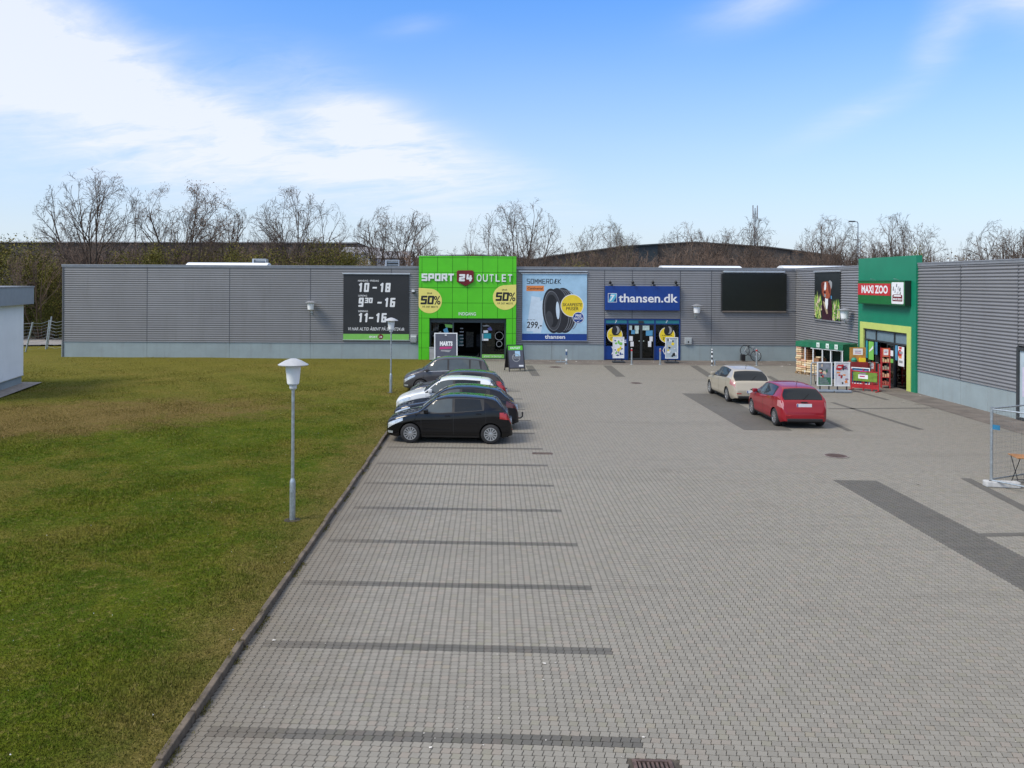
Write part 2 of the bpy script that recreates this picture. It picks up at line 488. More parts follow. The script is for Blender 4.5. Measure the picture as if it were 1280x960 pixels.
M_PAVE = paving_material('grey_paving', PBASE)
M_STONE = paving_material('grey_paving_stone', PBASE, joints=False)
M_DPAVE = paving_material('dark_paving', PDARK)
M_DSTONE = paving_material('dark_paving_stone', PDARK, joints=False)
M_JOINT = mat('joint_sand', (.070, .060, .048), .95, var=.35, scale=9)

def lawn_material(name, blade=False):
    m = bpy.data.materials.new(name); m.use_nodes = True
    t = NT(m.node_tree); b = t.n['Principled BSDF']
    g = t.node('ShaderNodeNewGeometry'); pos = g.outputs['Position']
    a = t.noise(pos, .16, 4, .6, .5); c1 = t.noise(pos, .75, 6, .68, .5); d = t.noise(pos, 3.2, 5, .65); e = t.noise(pos, 26, 4, .7)
    col = t.mix(t.ramp(c1, .32, .70), (.062, .108, .006), (.124, .158, .009))
    col = t.mix(t.ramp(d, .42, .70, 0, .42), col, (.165, .155, .016))
    col = t.mix(t.ramp(t.math('ADD', t.math('MULTIPLY', a, .6), t.math('MULTIPLY', c1, .45)),   .52, .66, 0, .55), col, (.215, .160, .042))
    # drier, more trodden turf beside the kerb
    px_, py_, pz_ = t.sep(pos)
    p = t.math('SUBTRACT', t.math('MULTIPLY', t.math('SUBTRACT', px_, LO.x), math.cos(TH)), t.math('MULTIPLY', t.math('SUBTRACT', py_, LO.y), math.sin(TH)))
    edge = t.math('ADD', p, t.math('MULTIPLY', t.math('SUBTRACT', c1, .5), 3.2))
    col = t.mix(t.ramp(edge, -1.8, .1, 0, .7), col, (.215, .155, .056))
    # the big worn patch across the middle of the lawn
    ex = t.math('DIVIDE', t.math('ADD', px_, 16.0), 9.5); ey = t.math('DIVIDE', t.math('SUBTRACT', t.math('ADD', py_, t.math('MULTIPLY', px_, -.35)), 36.5), 5.0)
    rr2 = t.math('ADD', t.math('ADD', t.math('MULTIPLY', ex, ex), t.math('MULTIPLY', ey, ey)), t.math('MULTIPLY', t.math('SUBTRACT', c1, .5), 2.6))
    col = t.mix(t.ramp(rr2, .30, 1.35, .85, 0), col, (.235, .150, .060))
    e2 = t.noise(pos, 8.5, 5, .72); col = t.mix(t.ramp(e2, .52, .68, 0, .55), col, (.30, .235, .085)); col = t.mix(t.ramp(e2, .34, .46, .45, 0), col, (.050, .065, .010))
    far = t.math('ADD', py_, t.math('MULTIPLY', t.math('SUBTRACT', a, .5), 30))
    col = t.mix(t.ramp(far, 26, 48, 0, .55), col, (.255, .198, .050))
    col = t.mix(t.ramp(e, .38, .62, .55, 0), col, (.018, .022, .004))
    if blade:
        rnd = g.outputs['Random Per Island']
        col = t.mix(t.ramp(rnd, .0, 1, 0, .75, smooth=False), t.mix(.15, col, (.03, .045, .004)), t.mix(.30, col, (.28, .28, .05)))
        col = t.mix(t.ramp(rnd, .93, .97, 0, .6), col, (.26, .21, .09))
    else:
        bp = t.node('ShaderNodeBump'); bp.inputs['Strength'].default_value = .9; bp.inputs['Distance'].default_value = .05
        t.l.new(t.math('ADD', e, t.math('MULTIPLY', d, .8)), bp.inputs['Height']); t.l.new(bp.outputs[0], b.inputs['Normal'])
    t.l.new(col, b.inputs['Base Color'])
    b.inputs['Roughness'].default_value = .85
    b.inputs['Specular IOR Level'].default_value = .04
    return m
M_LAWN = lawn_material('turf'); M_BLADE = lawn_material('grass_blade', True)
M_EARTH = mat('bare_earth', (.14, .12, .09), .95, var=.35, scale=.05)
M_ASPH = mat('worn_asphalt', (.150, .128, .108), .9, var=.22, scale=1.3, bump=.5, bscale=60, dirt=((.08, .06, .045), .6))
M_CONC = mat('weathered_concrete', (.230, .205, .182), .85, var=.25, scale=7, bump=.5, bscale=50, dirt=((.10, .085, .065), .7))

# far ground
gr = MB(); gr.add([(-3500, -400, -.09), (3500, -400, -.09), (3500, 5000, -.09), (-3500, 5000, -.09)], [(0, 1, 2, 3)])
tag(gr.build('ground', M_EARTH), kind='structure')

# paved lot: far sheet with printed joints, near bed of joint sand under the stones
P0, P1, Q0, Q1 = 0.0, 31.0, -14.0, 47.2
P1c = round(P1 / CW) * CW
pv = MB()
pv.poly(rect(P0, P1c, NEAR_Q, Q1 + .9), 0.0, 0)
pv.poly(rect(P0 - .03, P1c, -2.0, NEAR_Q), -0.013, 1)
pv.poly(rect(P0, P1c, Q0, -2.0), 0.0, 0)
pavement = pv.build('pavement', [M_PAVE, M_JOINT], M=LM)
tag(pavement, kind='structure')

def stone_shape(g=.0):
    gu, gv = .034, .040
    z_ = .085
    base = [(-z_ + gu, gv), (.25, -.0 + .05 + gv), (.75, -.05 + gv), (1 - z_ - gu, gv), (1 - z_ - gu, .28), (1 + z_ - gu, .72), (1 + z_ - gu, 1 - gv),
            (.75, .95 - gv), (.25, 1.05 - gv), (z_ + gu, 1 - gv), (z_ + gu, .72), (-z_ + gu, .28)]
    return [(a * CW, b * CH) for a, b in base]
SHP = np.array(stone_shape()); SHP_C = SHP - np.array([CW / 2, CH / 2])
def stone_mesh():
    m = MB()
    n = len(SHP)
    m.add([(x * .975, y * .97, 0) for x, y in SHP_C] + [(x, y, -.004) for x, y in SHP_C] + [(x, y, -.013) for x, y in SHP_C],
          [tuple(range(n))] + [(i, n + i, n + (i + 1) % n, (i + 1) % n) for i in range(n)] + [(n + i, 2 * n + i, 2 * n + (i + 1) % n, n + (i + 1) % n) for i in range(n)])
    return m.mesh('paving_stone', M_STONE)
SM = stone_mesh()
SMD = SM.copy(); SMD.materials.clear(); SMD.materials.append(M_DSTONE)

# dark parking bands (rows of dark stone) given by their ends in the photograph
BAY = [((246, 911), (806, 931)), ((312, 801), (768, 815)), ((384, 724), (741, 737)), ((412, 677), (719, 680)),
       ((442, 634), (704, 638)), ((455, 604.5), (692, 607.3)), ((470, 577.5), (684, 582.5)), ((484, 557), (677, 563)), ((560, 540), (670, 542.3)), ((560, 524), (664, 526)), ((560, 511), (655, 512.5)), ((575, 498), (652, 499)), ((575, 488), (650, 489))]
bands = []
for a, b in BAY:
    pa, qa = lot(*a); pb, qb = lot(*b)
    bands.append((max(.25, pa), pb, (qa + qb) / 2))
near_cells, far_cells = {}, []
rows0, rows1 = int(-1.3 / CH), int(round(NEAR_Q / CH))
LANE = [((1040, 600), (1090, 599), (1340, 738), (1340, 782)), ((853, 492), (897, 492), (972, 538), (932, 538))]
lane_lot = []
for poly in LANE:
    pts = [lot(*p) for p in poly]
    lane_lot.append((min(pts[0][0], pts[3][0]), max(pts[1][0], pts[2][0]), min(q for _, q in pts), max(q for _, q in pts)))
l_p0 = lot(1040, 600)[0]; l_p1 = lot(1090, 599)[0]; l_qtop = lot(1065, 600)[1]
l2_p0 = lot(853, 492)[0]; l2_p1 = lot(897, 492)[0]; l2_q0 = lot(950, 538)[1]; l2_q1 = lot(870, 492)[1]
def snap(v, c): return round(v / c) * c
l_p0, l_p1, l_qtop = snap(l_p0, CW), snap(l_p1, CW), snap(l_qtop, CH)
light, dark, single = [], [], []
drain_q = lot(815, 957)[1]; drain_p = lot(818, 957)[0]
for r_ in range(rows0, rows1):
    q = r_ * CH
    row_dark = [(bp0, bp1) for bp0, bp1, bq in bands if 0 <= (bq - q) + CH * .5 < 2 * CH]
    yy = LO.y + q
    pmax = (.69 * yy + 3.6)
    for c_ in range(0, int(pmax / CW)):
        p = c_ * CW
        if abs(p + CW / 2 - drain_p) < .24 and abs(q + CH / 2 - drain_q + .12) < .2: continue
        isd = any(a <= p + CW / 2 <= b for a, b in row_dark) or (l_p0 <= p + CW / 2 <= l_p1 and q < l_qtop)
        (dark if isd else light).append((p, q))
# the 300 stones that show largest are parts, each an object of its own: the front row of the picture
cam_lot = LI @ Vector((0, 0, 0))
def in_view(p, q):
    wpt = LM @ Vector((p + CW / 2, q + CH / 2, 0))
    k = wpt.x / wpt.y
    return -.52 < k < .64 and wpt.y > 9.06
cand = sorted([(q, p, 0) for p, q in light if in_view(p, q)] + [(q, p, 1) for p, q in dark if in_view(p, q)])[:299]
pick = {(p, q) for q, p, k in cand}
for q, p, k in cand:
    o = link('paving_stone', SMD if k else SM, pavement, T(p + CW / 2, q + CH / 2, rng.uniform(-.0012, .0012)) @ Matrix.Rotation(rng.gauss(0, .007), 4, 'X') @ Matrix.Rotation(rng.gauss(0, .007), 4, 'Y'))
def stones(name, cells, m, seed):
    cells = np.array([c for c in cells if tuple(c) not in pick])
    n = len(cells); k = len(SHP_C)
    rs = np.random.RandomState(seed)
    base = np.concatenate([np.c_[SHP_C * [.975, .97], np.zeros(k)], np.c_[SHP_C, np.full(k, -.004)], np.c_[SHP_C, np.full(k, -.013)]])
    V = np.repeat(base[None], n, 0)
    tx, ty = rs.normal(0, .007, n), rs.normal(0, .007, n)
    V[:, :, 2] += rs.uniform(-.0012, .0012, n)[:, None] + V[:, :, 0] * tx[:, None] + V[:, :, 1] * ty[:, None]
    V[:, :, 0] += cells[:, 0][:, None] + CW / 2; V[:, :, 1] += cells[:, 1][:, None] + CH / 2
    top = np.arange(k)
    i = np.arange(k); j = (i + 1) % k
    quads = np.concatenate([np.c_[i, k + i, k + j, j], np.c_[k + i, 2 * k + i, 2 * k + j, k + j]])
    loops_one = np.concatenate([top, quads.ravel()])
    starts_one = np.concatenate([[0], k + 4 * np.arange(2 * k)]); tot_one = np.concatenate([[k], np.full(2 * k, 4)])
    L = (loops_one[None] + (np.arange(n) * 3 * k)[:, None]).ravel()
    S = (starts_one[None] + (np.arange(n) * len(loops_one))[:, None]).ravel()
    TT = np.tile(tot_one, n)
    me = bpy.data.meshes.new(name)
    me.vertices.add(n * 3 * k); me.vertices.foreach_set('co', V.reshape(-1).astype('f'))
    me.loops.add(len(L)); me.loops.foreach_set('vertex_index', L.astype('i'))
    me.polygons.add(len(S)); me.polygons.foreach_set('loop_start', S.astype('i')); me.polygons.foreach_set('loop_total', TT.astype('i'))
    me.polygons.foreach_set('use_smooth', np.zeros(len(S), dtype=bool))
    me.update(calc_edges=True); me.validate()
    me.materials.append(m)
    return link(name, me, pavement)
tag(stones('paving_stones', light, M_STONE, 3), kind='stuff')
tag(stones('dark_paving_stones', dark, M_DSTONE, 4), kind='stuff')

# bands beyond the built stones: thin courses of dark stone 4 mm up
def band(pts, z=.004, name='dark_band', m=None):
    b = MB(); b.poly(pts, z); return b.build(name, m or M_DPAVE, pavement)
for bp0, bp1, bq in bands:
    if bq > NEAR_Q - .05:
        q0 = snap(bq - CH, CH); band(rect(snap(bp0, CW), snap(bp1, CW), q0, q0 + 2 * CH))
band(rect(l_p0, l_p1, max(NEAR_Q, 0), l_qtop)) if l_qtop > NEAR_Q else None
band(rect(snap(l2_p0, CW), snap(l2_p1, CW), snap(l2_q0, CH), snap(l2_q1, CH)))
# bay marks of the right-hand bays
for (a, b, wd) in [((1207, 598), (1300, 646), .26), ((1030, 524), (1063, 539), .22), ((1040, 503), (1152, 537), .22), ((1222, 669), (1330, 667), .22), ((1035, 511), (1172, 510), .2),
                   ((661, 457), (670, 470), .45), ((759, 457), (776, 471), .5), ((867, 457), (892, 473), .45), ((960, 470), (1000, 492), .3), ((1062, 487), (1110, 500), .22)]:
    pa = Vector(lot(*a)); pb = Vector(lot(*b)); d = (pb - pa).normalized(); nn = Vector((-d.y, d.x)) * wd / 2
    band([tuple(pa - nn), tuple(pb - nn), tuple(pb + nn), tuple(pa + nn)], .0045)

# kerb: one stone after another
kerb_base = MB(); kerb_base.box(-.16, -.005, Q0, Q1, -.15, -.03)
kerb = kerb_base.build('kerb', M_CONC, M=LM); tag(kerb, kind='structure')
ks = MB(); ks.box(-.085, 0, -.49, .49, -.05, .098)
M_KERB = mat('mossy_kerb_concrete', (.120, .094, .068), .9, var=.35, scale=6, bump=.6, bscale=40, dirt=((.06, .055, .03), .7))
KM = ks.mesh('kerb_stone', M_KERB, bevel=.014)
q = Q0 + .5
while q < Q1 - .3:
    link('kerb_stone', KM, kerb, T(rng.gauss(-.004, .008), q, rng.gauss(0, .006)) @ RZ(rng.gauss(0, .008)) @ Matrix.Rotation(rng.gauss(.02, .02), 4, 'Y'))
    q += 1.0

# lawn
def lawn_z(x, y):
    return .05 + .045 * np.sin(x * .23 + y * .11) + .03 * np.sin(x * .61 - y * .37 + 1) + .015 * np.sin(x * 1.7 + y * 1.3)
def edge_fade(p): return np.clip((-p - .12) / 1.2, 0, 1)
def ground_z(p, X, Y):
    f = edge_fade(p)
    return .075 * (1 - f) + f * lawn_z(X, Y)
nx, ny = 150, 170
pp = -.085 - 48 * (np.linspace(0, 1, nx) ** 1.8); qq = np.linspace(-12, 64, ny)
PPg, QQg = np.meshgrid(pp, qq)
wx = LO.x + PPg * RGT.x + QQg * DIR.x; wy = LO.y + PPg * RGT.y + QQg * DIR.y
wz = ground_z(PPg, wx, wy)
wz = np.where(wy > 54, wz * .3, wz)
vs = np.c_[wx.ravel(), wy.ravel(), wz.ravel()]
fs = [(j * nx + i, j * nx + i + 1, (j + 1) * nx + i + 1, (j + 1) * nx + i) for j in range(ny - 1) for i in range(nx - 1)]
lm = MB(); lm.v = [tuple(v) for v in vs]; lm.f = fs; lm.m = [0] * len(fs)
tag(lm.build('lawn', M_LAWN, smooth=True, angle=80), kind='structure')

# grass blades over the near and middle lawn
def grass():
    rs = np.random.RandomState(11)
    N = 420000
    Y = 8.4 + 47.6 * rs.beta(1.0, 1.9, N)
    kx = rs.uniform(-.56, .0, N)
    X = kx * Y
    p = (X - LO.x) * RGT.x + (Y - LO.y) * RGT.y
    ok = p < -.06
    X, Y, p = X[ok], Y[ok], p[ok]; n = len(X)
    Z = ground_z(p, X, Y) - .004
    dist = np.sqrt(X * X + Y * Y)
    h = rs.uniform(.014, .040, n) * (.75 + .45 * np.clip(np.sin(X * .9 + 1.3 * np.sin(Y * .5)) * np.sin(Y * .8 + 1.1 * np.sin(X * .6)) + .4, 0, 1.3)) * (1 + .25 * np.sin(X * 2.1) * np.sin(Y * 1.7)) * np.where(p > -.35, .8, 1)
    wd = rs.uniform(.0035, .0075, n) * (.55 + dist / 18)
    a = rs.uniform(0, 2 * np.pi, n); la = rs.uniform(0, 2 * np.pi, n); ll = rs.uniform(.1, .9, n) * h
    V = np.zeros((n, 3, 3))
    V[:, 0] = np.c_[X - np.cos(a) * wd, Y - np.sin(a) * wd, Z]; V[:, 1] = np.c_[X + np.cos(a) * wd, Y + np.sin(a) * wd, Z]
    V[:, 2] = np.c_[X + np.cos(la) * ll, Y + np.sin(la) * ll, Z + h]
    # tufts and weeds along the foot of the kerb and in the joints beside it
    m2 = 9000; q2 = rs.uniform(0, 40, m2) * rs.uniform(.1, 1, m2); keep = (np.sin(q2 * 2.3) + np.sin(q2 * 5.1 + 1) + .5 * np.sin(q2 * 11)) > .5
    q2 = q2[keep]; p2 = np.where(rs.rand(len(q2)) < .5, rs.normal(-.085, .018, len(q2)), np.abs(rs.normal(0, .035, len(q2))) + .004); k2 = len(q2)
    X2 = LO.x + p2 * RGT.x + q2 * DIR.x; Y2 = LO.y + p2 * RGT.y + q2 * DIR.y; Z2 = np.where(p2 < -.02, .075, 0.0)
    h2 = rs.uniform(.012, .05, k2) * np.where(p2 < -.02, 1.6, .8); a2 = rs.uniform(0, 6.28, k2); l2 = rs.uniform(.2, 1, k2) * h2; w2 = rs.uniform(.003, .006, k2) * (.6 + Y2 / 20)
    V2 = np.stack([np.c_[X2 - np.cos(a2) * w2, Y2 - np.sin(a2) * w2, Z2], np.c_[X2 + np.cos(a2) * w2, Y2 + np.sin(a2) * w2, Z2], np.c_[X2 + l2 * (.3 + np.cos(a2 * 3)), Y2 + l2 * np.sin(a2 * 3), Z2 + h2]], 1)
    V = np.concatenate([V, V2]); n = len(V)
    me = bpy.data.meshes.new('grass')
    me.vertices.add(n * 3); me.vertices.foreach_set('co', V.reshape(-1).astype('f'))
    me.loops.add(n * 3); me.loops.foreach_set('vertex_index', np.arange(n * 3, dtype='i'))
    me.polygons.add(n); me.polygons.foreach_set('loop_start', np.arange(0, n * 3, 3, dtype='i')); me.polygons.foreach_set('loop_total', np.full(n, 3, 'i'))
    me.update(calc_edges=True); me.materials.append(M_BLADE)
    o = link('grass', me); tag(o, kind='stuff')
grass()

# small fallen petals and litter: specks on turf and paving
lt = MB()
for i in range(70):
    y = 9 + 34 * rng.random() ** 1.6; k = rng.uniform(-.53, -.06); x = k * y
    p = (x - LO.x) * RGT.x + (y - LO.y) * RGT.y
    if p > -.15: continue
    z = float(ground_z(np.array(p), np.array(x), np.array(y))) + .045; r_ = rng.uniform(.005, .011)
    lt.add([(x + r_ * math.cos(a) * rng.uniform(.6, 1.2), y + r_ * math.sin(a) * rng.uniform(.6, 1.2), z + .006 * math.sin(3 * a)) for a in np.linspace(0, 2 * np.pi, 6)[:-1]], [(0, 1, 2, 3, 4)])
tag(lt.build('daisies', WHITE), kind='stuff')
lt = MB()
def scrap(x, y, r_, z=.006):
    lt.add([(x + r_ * math.cos(a) * rng.uniform(.5, 1.3), y + r_ * math.sin(a) * rng.uniform(.5, 1.3), z + rng.uniform(0, .3) * r_) for a in np.linspace(0, 2 * np.pi, 7)[:-1]], [(0, 1, 2, 3, 4, 5)])
for px_, py_, r_ in [(681, 830, .03), (679, 850, .02), (694, 829, .018), (538, 935, .022), (804, 922, .02), (342, 801, .03), (275, 779, .02), (604, 932, .016), (1148, 606, .05), (912, 500, .05), (952, 455, .05), (998, 466, .1), (1010, 470, .06), (986, 456, .12), (977, 458, .09), (1000, 460, .08), (1130, 503, .06), (960, 468, .05), (720, 452, .07), (1150, 495, .05), (870, 456, .05)]:
    p = G(px_, py_); scrap(p.x, p.y, r_)
for i in range(110):
    x = rng.uniform(1, 21.5); y = FY - rng.random() ** 2 * 2.2 - .05; scrap(x, y, rng.uniform(.012, .05))
for i in range(70):
    px_, py_ = rng.uniform(240, 1280), rng.uniform(480, 955)
    p = G(px_, py_)
    if (LI @ p).x > .1: scrap(p.x, p.y, rng.uniform(.005, .013))
tag(lt.build('paper_litter', [mat('litter_paper', (.55, .52, .47), .8, var=.3, scale=4)]), kind='stuff')

# worn asphalt along the walls
def sheet(name, pts, z, m):
    b = MB(); b.add([(p[0], p[1], z) for p in pts], [tuple(range(len(pts)))]); o = b.build(name, m); tag(o, kind='structure'); return o
cn = CORNER
a_l = G(636, 458); a_l.y = FY - 3.35
sheet('wall_walkway', [(fp(645, 450)[0], FY - 3.1, 0), (cn.x - 1.2, FY - 3.1, 0), (cn.x + .1, FY + .3, 0), (fp(537, 450)[0], FY + .3, 0), (fp(537, 450)[0], FY - 1.2, 0), (fp(640, 450)[0], FY - 1.2, 0)], .0062, M_ASPH)
e0 = cn - DIR * 2 + NRM * 1.25; e1 = cn - DIR * 50 + NRM * 2.3
sheet('side_walkway', [tuple(e0), tuple(e1), tuple(cn - DIR * 50), tuple(cn - DIR * 2)], .0084, M_ASPH)
# road and yard past the left end of the store
M_YARD = mat('yard_paving', (.25, .235, .225), .9, var=.12, scale=.6)
sheet('access_road', [(-60, 60, 0), (-26.5, 66, 0), (-26.5, 92, 0), (-80, 92, 0)], .14, M_YARD)

# manhole covers, gullies
M_IRON = mat('rusty_cast_iron', (.125, .085, .072), .7, .4, var=.35, scale=12)
def cover(px_, py_, r_, label):
    p = G(px_, py_)
    t_ = thing('manhole_cover', label, 'manhole cover', T(p.x, p.y, .006), 'iron covers set in the paving')
    m = MB(); m.lathe([(r_, 0), (r_, .008), (r_ * .86, .008), (r_ * .86, .004)], 24, cap=False); m.build('ring', M_CONC, t_)
    m = MB(); m.lathe([(r_ * .84, .0), (r_ * .84, .006)], 24)
    for i in range(-3, 4):
        ww = math.sqrt(max(.01, .7 - (i / 4.2) ** 2)) * r_ * .8
        m.box(-ww, ww, i * r_ * .2 - .012, i * r_ * .2 + .012, .004, .011)
    m.build('lid', M_IRON, t_)
cover(694, 459, .42, 'reddish round manhole cover near the tyre banner wall')
cover(795, 479, .32, 'dark round manhole cover out in front of the blue tyre shop')
cover(1045, 570, .36, 'worn round manhole cover between red car and dark paving lane')
def gully(px_, py_, w_, d_, label, bars=7):
    p = G(px_, py_)
    t_ = thing('drain_grate', label, 'drain grate', T(p.x, p.y, .002) @ RZ(-TH), 'gully grates in the paving')
    m = MB()
    m.box(-w_, w_, -d_, -d_ + .04, -.01, .014); m.box(-w_, w_, d_ - .04, d_, -.01, .014); m.box(-w_, -w_ + .04, -d_ + .04, d_ - .04, -.01, .013); m.box(w_ - .04, w_, -d_ + .04, d_ - .04, -.01, .013)
    m.build('frame', M_IRON, t_)
    for i in range(bars):
        x = -w_ + .07 + (2 * w_ - .14) * i / (bars - 1)
        m = MB(); m.box(x - .012, x + .012, -d_ + .045, d_ - .045, -.01, .009); m.build('bar', M_IRON, t_)
    m = MB(); m.box(-w_ + .03, w_ - .03, -d_ + .03, d_ - .03, -.012, -.009); m.build('pit', DARK, t_)
gully(818, 962, .21, .17, 'rusty drain grate in paving nearest the viewer')
gully(678, 567, .30, .10, 'small dark drain grate at the end of a bay line')
# ================================================================== THE STORE
WALL_H = 6.07
PITCH = .142
M_CLAD = mat('grey_cladding', (.224, .227, .237), .5, .1, var=.06, scale=.35, dirt=((.17, .165, .165), .35), stretch=(1, 1, 1))
M_CLADR = M_CLAD
M_FLASH = mat('grey_flashing', (.30, .31, .33), .4, .4, var=.08)
def weathered(m, sx, amt, tint):
    """rain streaks running down a wall face: a fixed stain in the finish"""
    t = NT(m.node_tree); b = t.n['Principled BSDF']; src = b.inputs['Base Color'].links[0].from_socket
    co = t.node('ShaderNodeTexCoord').outputs['Object']
    mp = t.node('ShaderNodeMapping'); mp.inputs['Scale'].default_value = (sx, .16, sx); t.l.new(co, mp.inputs[0])
    n = t.noise(mp.outputs[0], 1.0, 6, .65); n2 = t.noise(co, .5, 4, .6)
    f = t.math('MULTIPLY', t.ramp(n, .48, .78, 0, amt), t.ramp(n2, .3, .7, .3, 1))
    c = t.mix(f, src, tint)
    rnd = t.node('ShaderNodeObjectInfo').outputs['Random']      # sheets from different batches
    c = t.mix(t.ramp(rnd, 0, 1, 0, .22, smooth=False), c, tint); t.l.new(c, b.inputs['Base Color'])
M_SEAM = mat('cladding_seam', (.09, .095, .105), .5, .3, var=.1)
M_PLINTH = mat('blue_grey_concrete_panel', (.285, .350, .368), .7, var=.07, scale=.8, bump=.15, bscale=30, dirt=((.25, .28, .28), .55))
weathered(M_CLAD, 2.2, .42, (.13, .125, .12)); weathered(M_PLINTH, 3.0, .60, (.20, .205, .195))
M_ROOF = mat('roof_felt', (.12, .12, .12), .9, var=.2, scale=.4)
M_CORE = mat('wall_core', (.10, .10, .105), .9, var=.1)
store = thing('store_building', 'long low grey ribbed metal retail building with pale plinth and two shop entrances', 'building', T(0, 0, 0))

def cladding(x0, x1, z0, z1, F, name='cladding_panel', amp=.0075):
    """ribbed sheet, ribs lying level"""
    k0, k1 = z0 / PITCH, z1 / PITCH
    n = int((k1 - k0) * 8) + 1
    vs, prof = [], []
    for i in range(n + 1):
        k = k0 + (k1 - k0) * i / n
        f = k % 1.0
        # trapezoid with rounded shoulders
        d = amp * max(-1, min(1, 1.7 * math.sin(2 * math.pi * f)))
        prof.append((k * PITCH, d + .03))
    m = MB()
    vs = [(x0, z, d) for z, d in prof] + [(x1, z, d) for z, d in prof]
    N = len(prof)
    m.add(vs, [(i, N + i, N + i + 1, i + 1) for i in range(N - 1)])
    return m.build(name, M_CLAD, store, F, smooth=True, angle=50)

xl, _ = fp(77.5, 400); xr = CORNER.x
joint_px = [184, 287, 388, 489, 590, 690, 790, 889]
joints = [fp(p, 400)[0] for p in joint_px]
tx0, tx1 = fp(523.5, 400)[0], fp(644.8, 400)[0]          # green portal
bx0, bx1 = fp(755.3, 420)[0], fp(850, 420)[0]            # blue shop front
b_top = fp(800, 398.5)[1]
PL = 1.03
segs = sorted([xl] + [j for j in joints if not (tx0 < j < tx1)] + [tx0, tx1, bx0, bx1, xr])
for a, b in zip(segs, segs[1:]):
    if a >= tx0 - .01 and b <= tx1 + .01: continue
    inside = a >= bx0 - .01 and b <= bx1 + .01
    cladding(a + .018, b - .018, b_top + .02 if inside else PL + .015, WALL_H - .16, FM)
    if not inside:
        m = MB(); m.box(a + .006, b - .006, -.3, PL, -.12, .022); m.build('plinth_panel', M_PLINTH, store, FM, bevel=.008)
        m = MB(); m.box(a, b, PL + .001, PL + .03, -.05, .058); m.build('drip_flashing', M_FLASH, store, FM)
for a in segs[1:-1]:
    if tx0 - .02 < a < tx1 + .02: continue
    m = MB(); m.box(a - .03, a + .03, (b_top if bx0 - .01 < a < bx1 + .01 else PL) + .03, WALL_H - .17, 0, .028 if bx0 + .1 < a < bx1 - .1 else .03); m.build('panel_seam', M_SEAM, store, FM)
# parapet caps
def cap(x0, x1, F):
    m = MB(); m.box(x0, x1, WALL_H - .16, WALL_H - .05, -.02, .065); m.box(x0 - .002, x1 + .002, WALL_H - .05, WALL_H, -.35, .085); m.build('parapet_flashing', M_FLASH, store, F, bevel=.006)
cap(xl - .03, tx0 - .01, FM); cap(tx1 + .01, xr - .09, FM)
# body of the building behind the sheets, left open where the shops are
def core(x0, x1, y0, y1, F, d=-.25):
    m = MB(); m.box(x0, x1, y0, y1, d, -.002); m.build('wall', M_CORE, store, F)
core(xl, tx0 + .3, PL, WALL_H - .2, FM); core(tx1 - .3, bx0, PL, WALL_H - .2, FM); core(bx0, bx1, b_top + .1, WALL_H - .2, FM); core(bx1, xr + .2, PL, WALL_H - .2, FM)
# left end wall and back
m = MB(); m.box(xl + .02, xl + .2, FY + .02, FY + 34, -.2, WALL_H - .06); m.build('end_wall', M_CLAD, store)
m = MB(); m.box(xl - .05, xl + .02, FY + .05, FY + 34, -.2, PL); m.build('end_plinth', M_PLINTH, store)
m = MB(); m.box(xl + .05, xl + .12, FY - .06, FY + .02, 0, WALL_H - .06); m.build('corner_trim', M_SEAM, store)
m = MB(); m.box(xl + .2, xr + 30, FY + .36, FY + 34, WALL_H - .55, WALL_H - .35); m.box(xl + .2, xr + 30, FY + 34, FY + 34.2, 0, WALL_H); m.build('roof', M_ROOF, store)

# ---- green entrance portal
PD = .42                                                   # stands proud of the wall
tw = MB()
t_top = fp(584, 320.3)[1]
ox0, ox1, oz = fp(537.2, 420)[0], fp(632, 420)[0], fp(585, 398.2)[1]
M_TCORE = mat('dark_green_joint', (.012, .11, .006), .6, var=.1)
tw.box(tx0 + .02, ox0, -.1, t_top - .02, -1.2, PD - .035); tw.box(ox1, tx1 - .02, -.1, t_top - .02, -1.2, PD - .035); tw.box(ox0 + .0005, ox1 - .0005, oz + .001, t_top - .021, -1.2, PD - .036)
tower = tw.build('entrance_portal', M_TCORE, store, FM)
vx = [fp(p, 380)[0] for p in (523.5, 527.6, 547, 565.6, 584.4, 603, 621.6, 640.2, 644.8)]
vz = [fp(584, p)[1] for p in (447.6, 434.6, 416, 397.6, 378.6, 359.6, 340.7, 322.4, 320.2)]
vz[0] = 0.0
for i in range(len(vx) - 1):
    for j in range(len(vz) - 1):
        x0, x1, z0, z1 = vx[i], vx[i + 1], vz[j], vz[j + 1]
        g = .011
        if z1 < oz + .3:
            if x0 >= ox0 - .3 and x1 <= ox1 + .3 and i not in (1, 6): continue
            if i == 1: x1 = ox0 - .012
            if i == 6: x0 = ox1 + .012
        m = MB(); m.box(x0 + g, x1 - g, z0 + g, z1 - g, PD - .034, PD + rng.uniform(-.001, .002)); m.build('facade_panel', GREENP, tower)
m = MB(); m.box(ox0, ox1, .0, .03, -2.5, PD - .1); m.build('doorstep', M_CONC, store, FM)

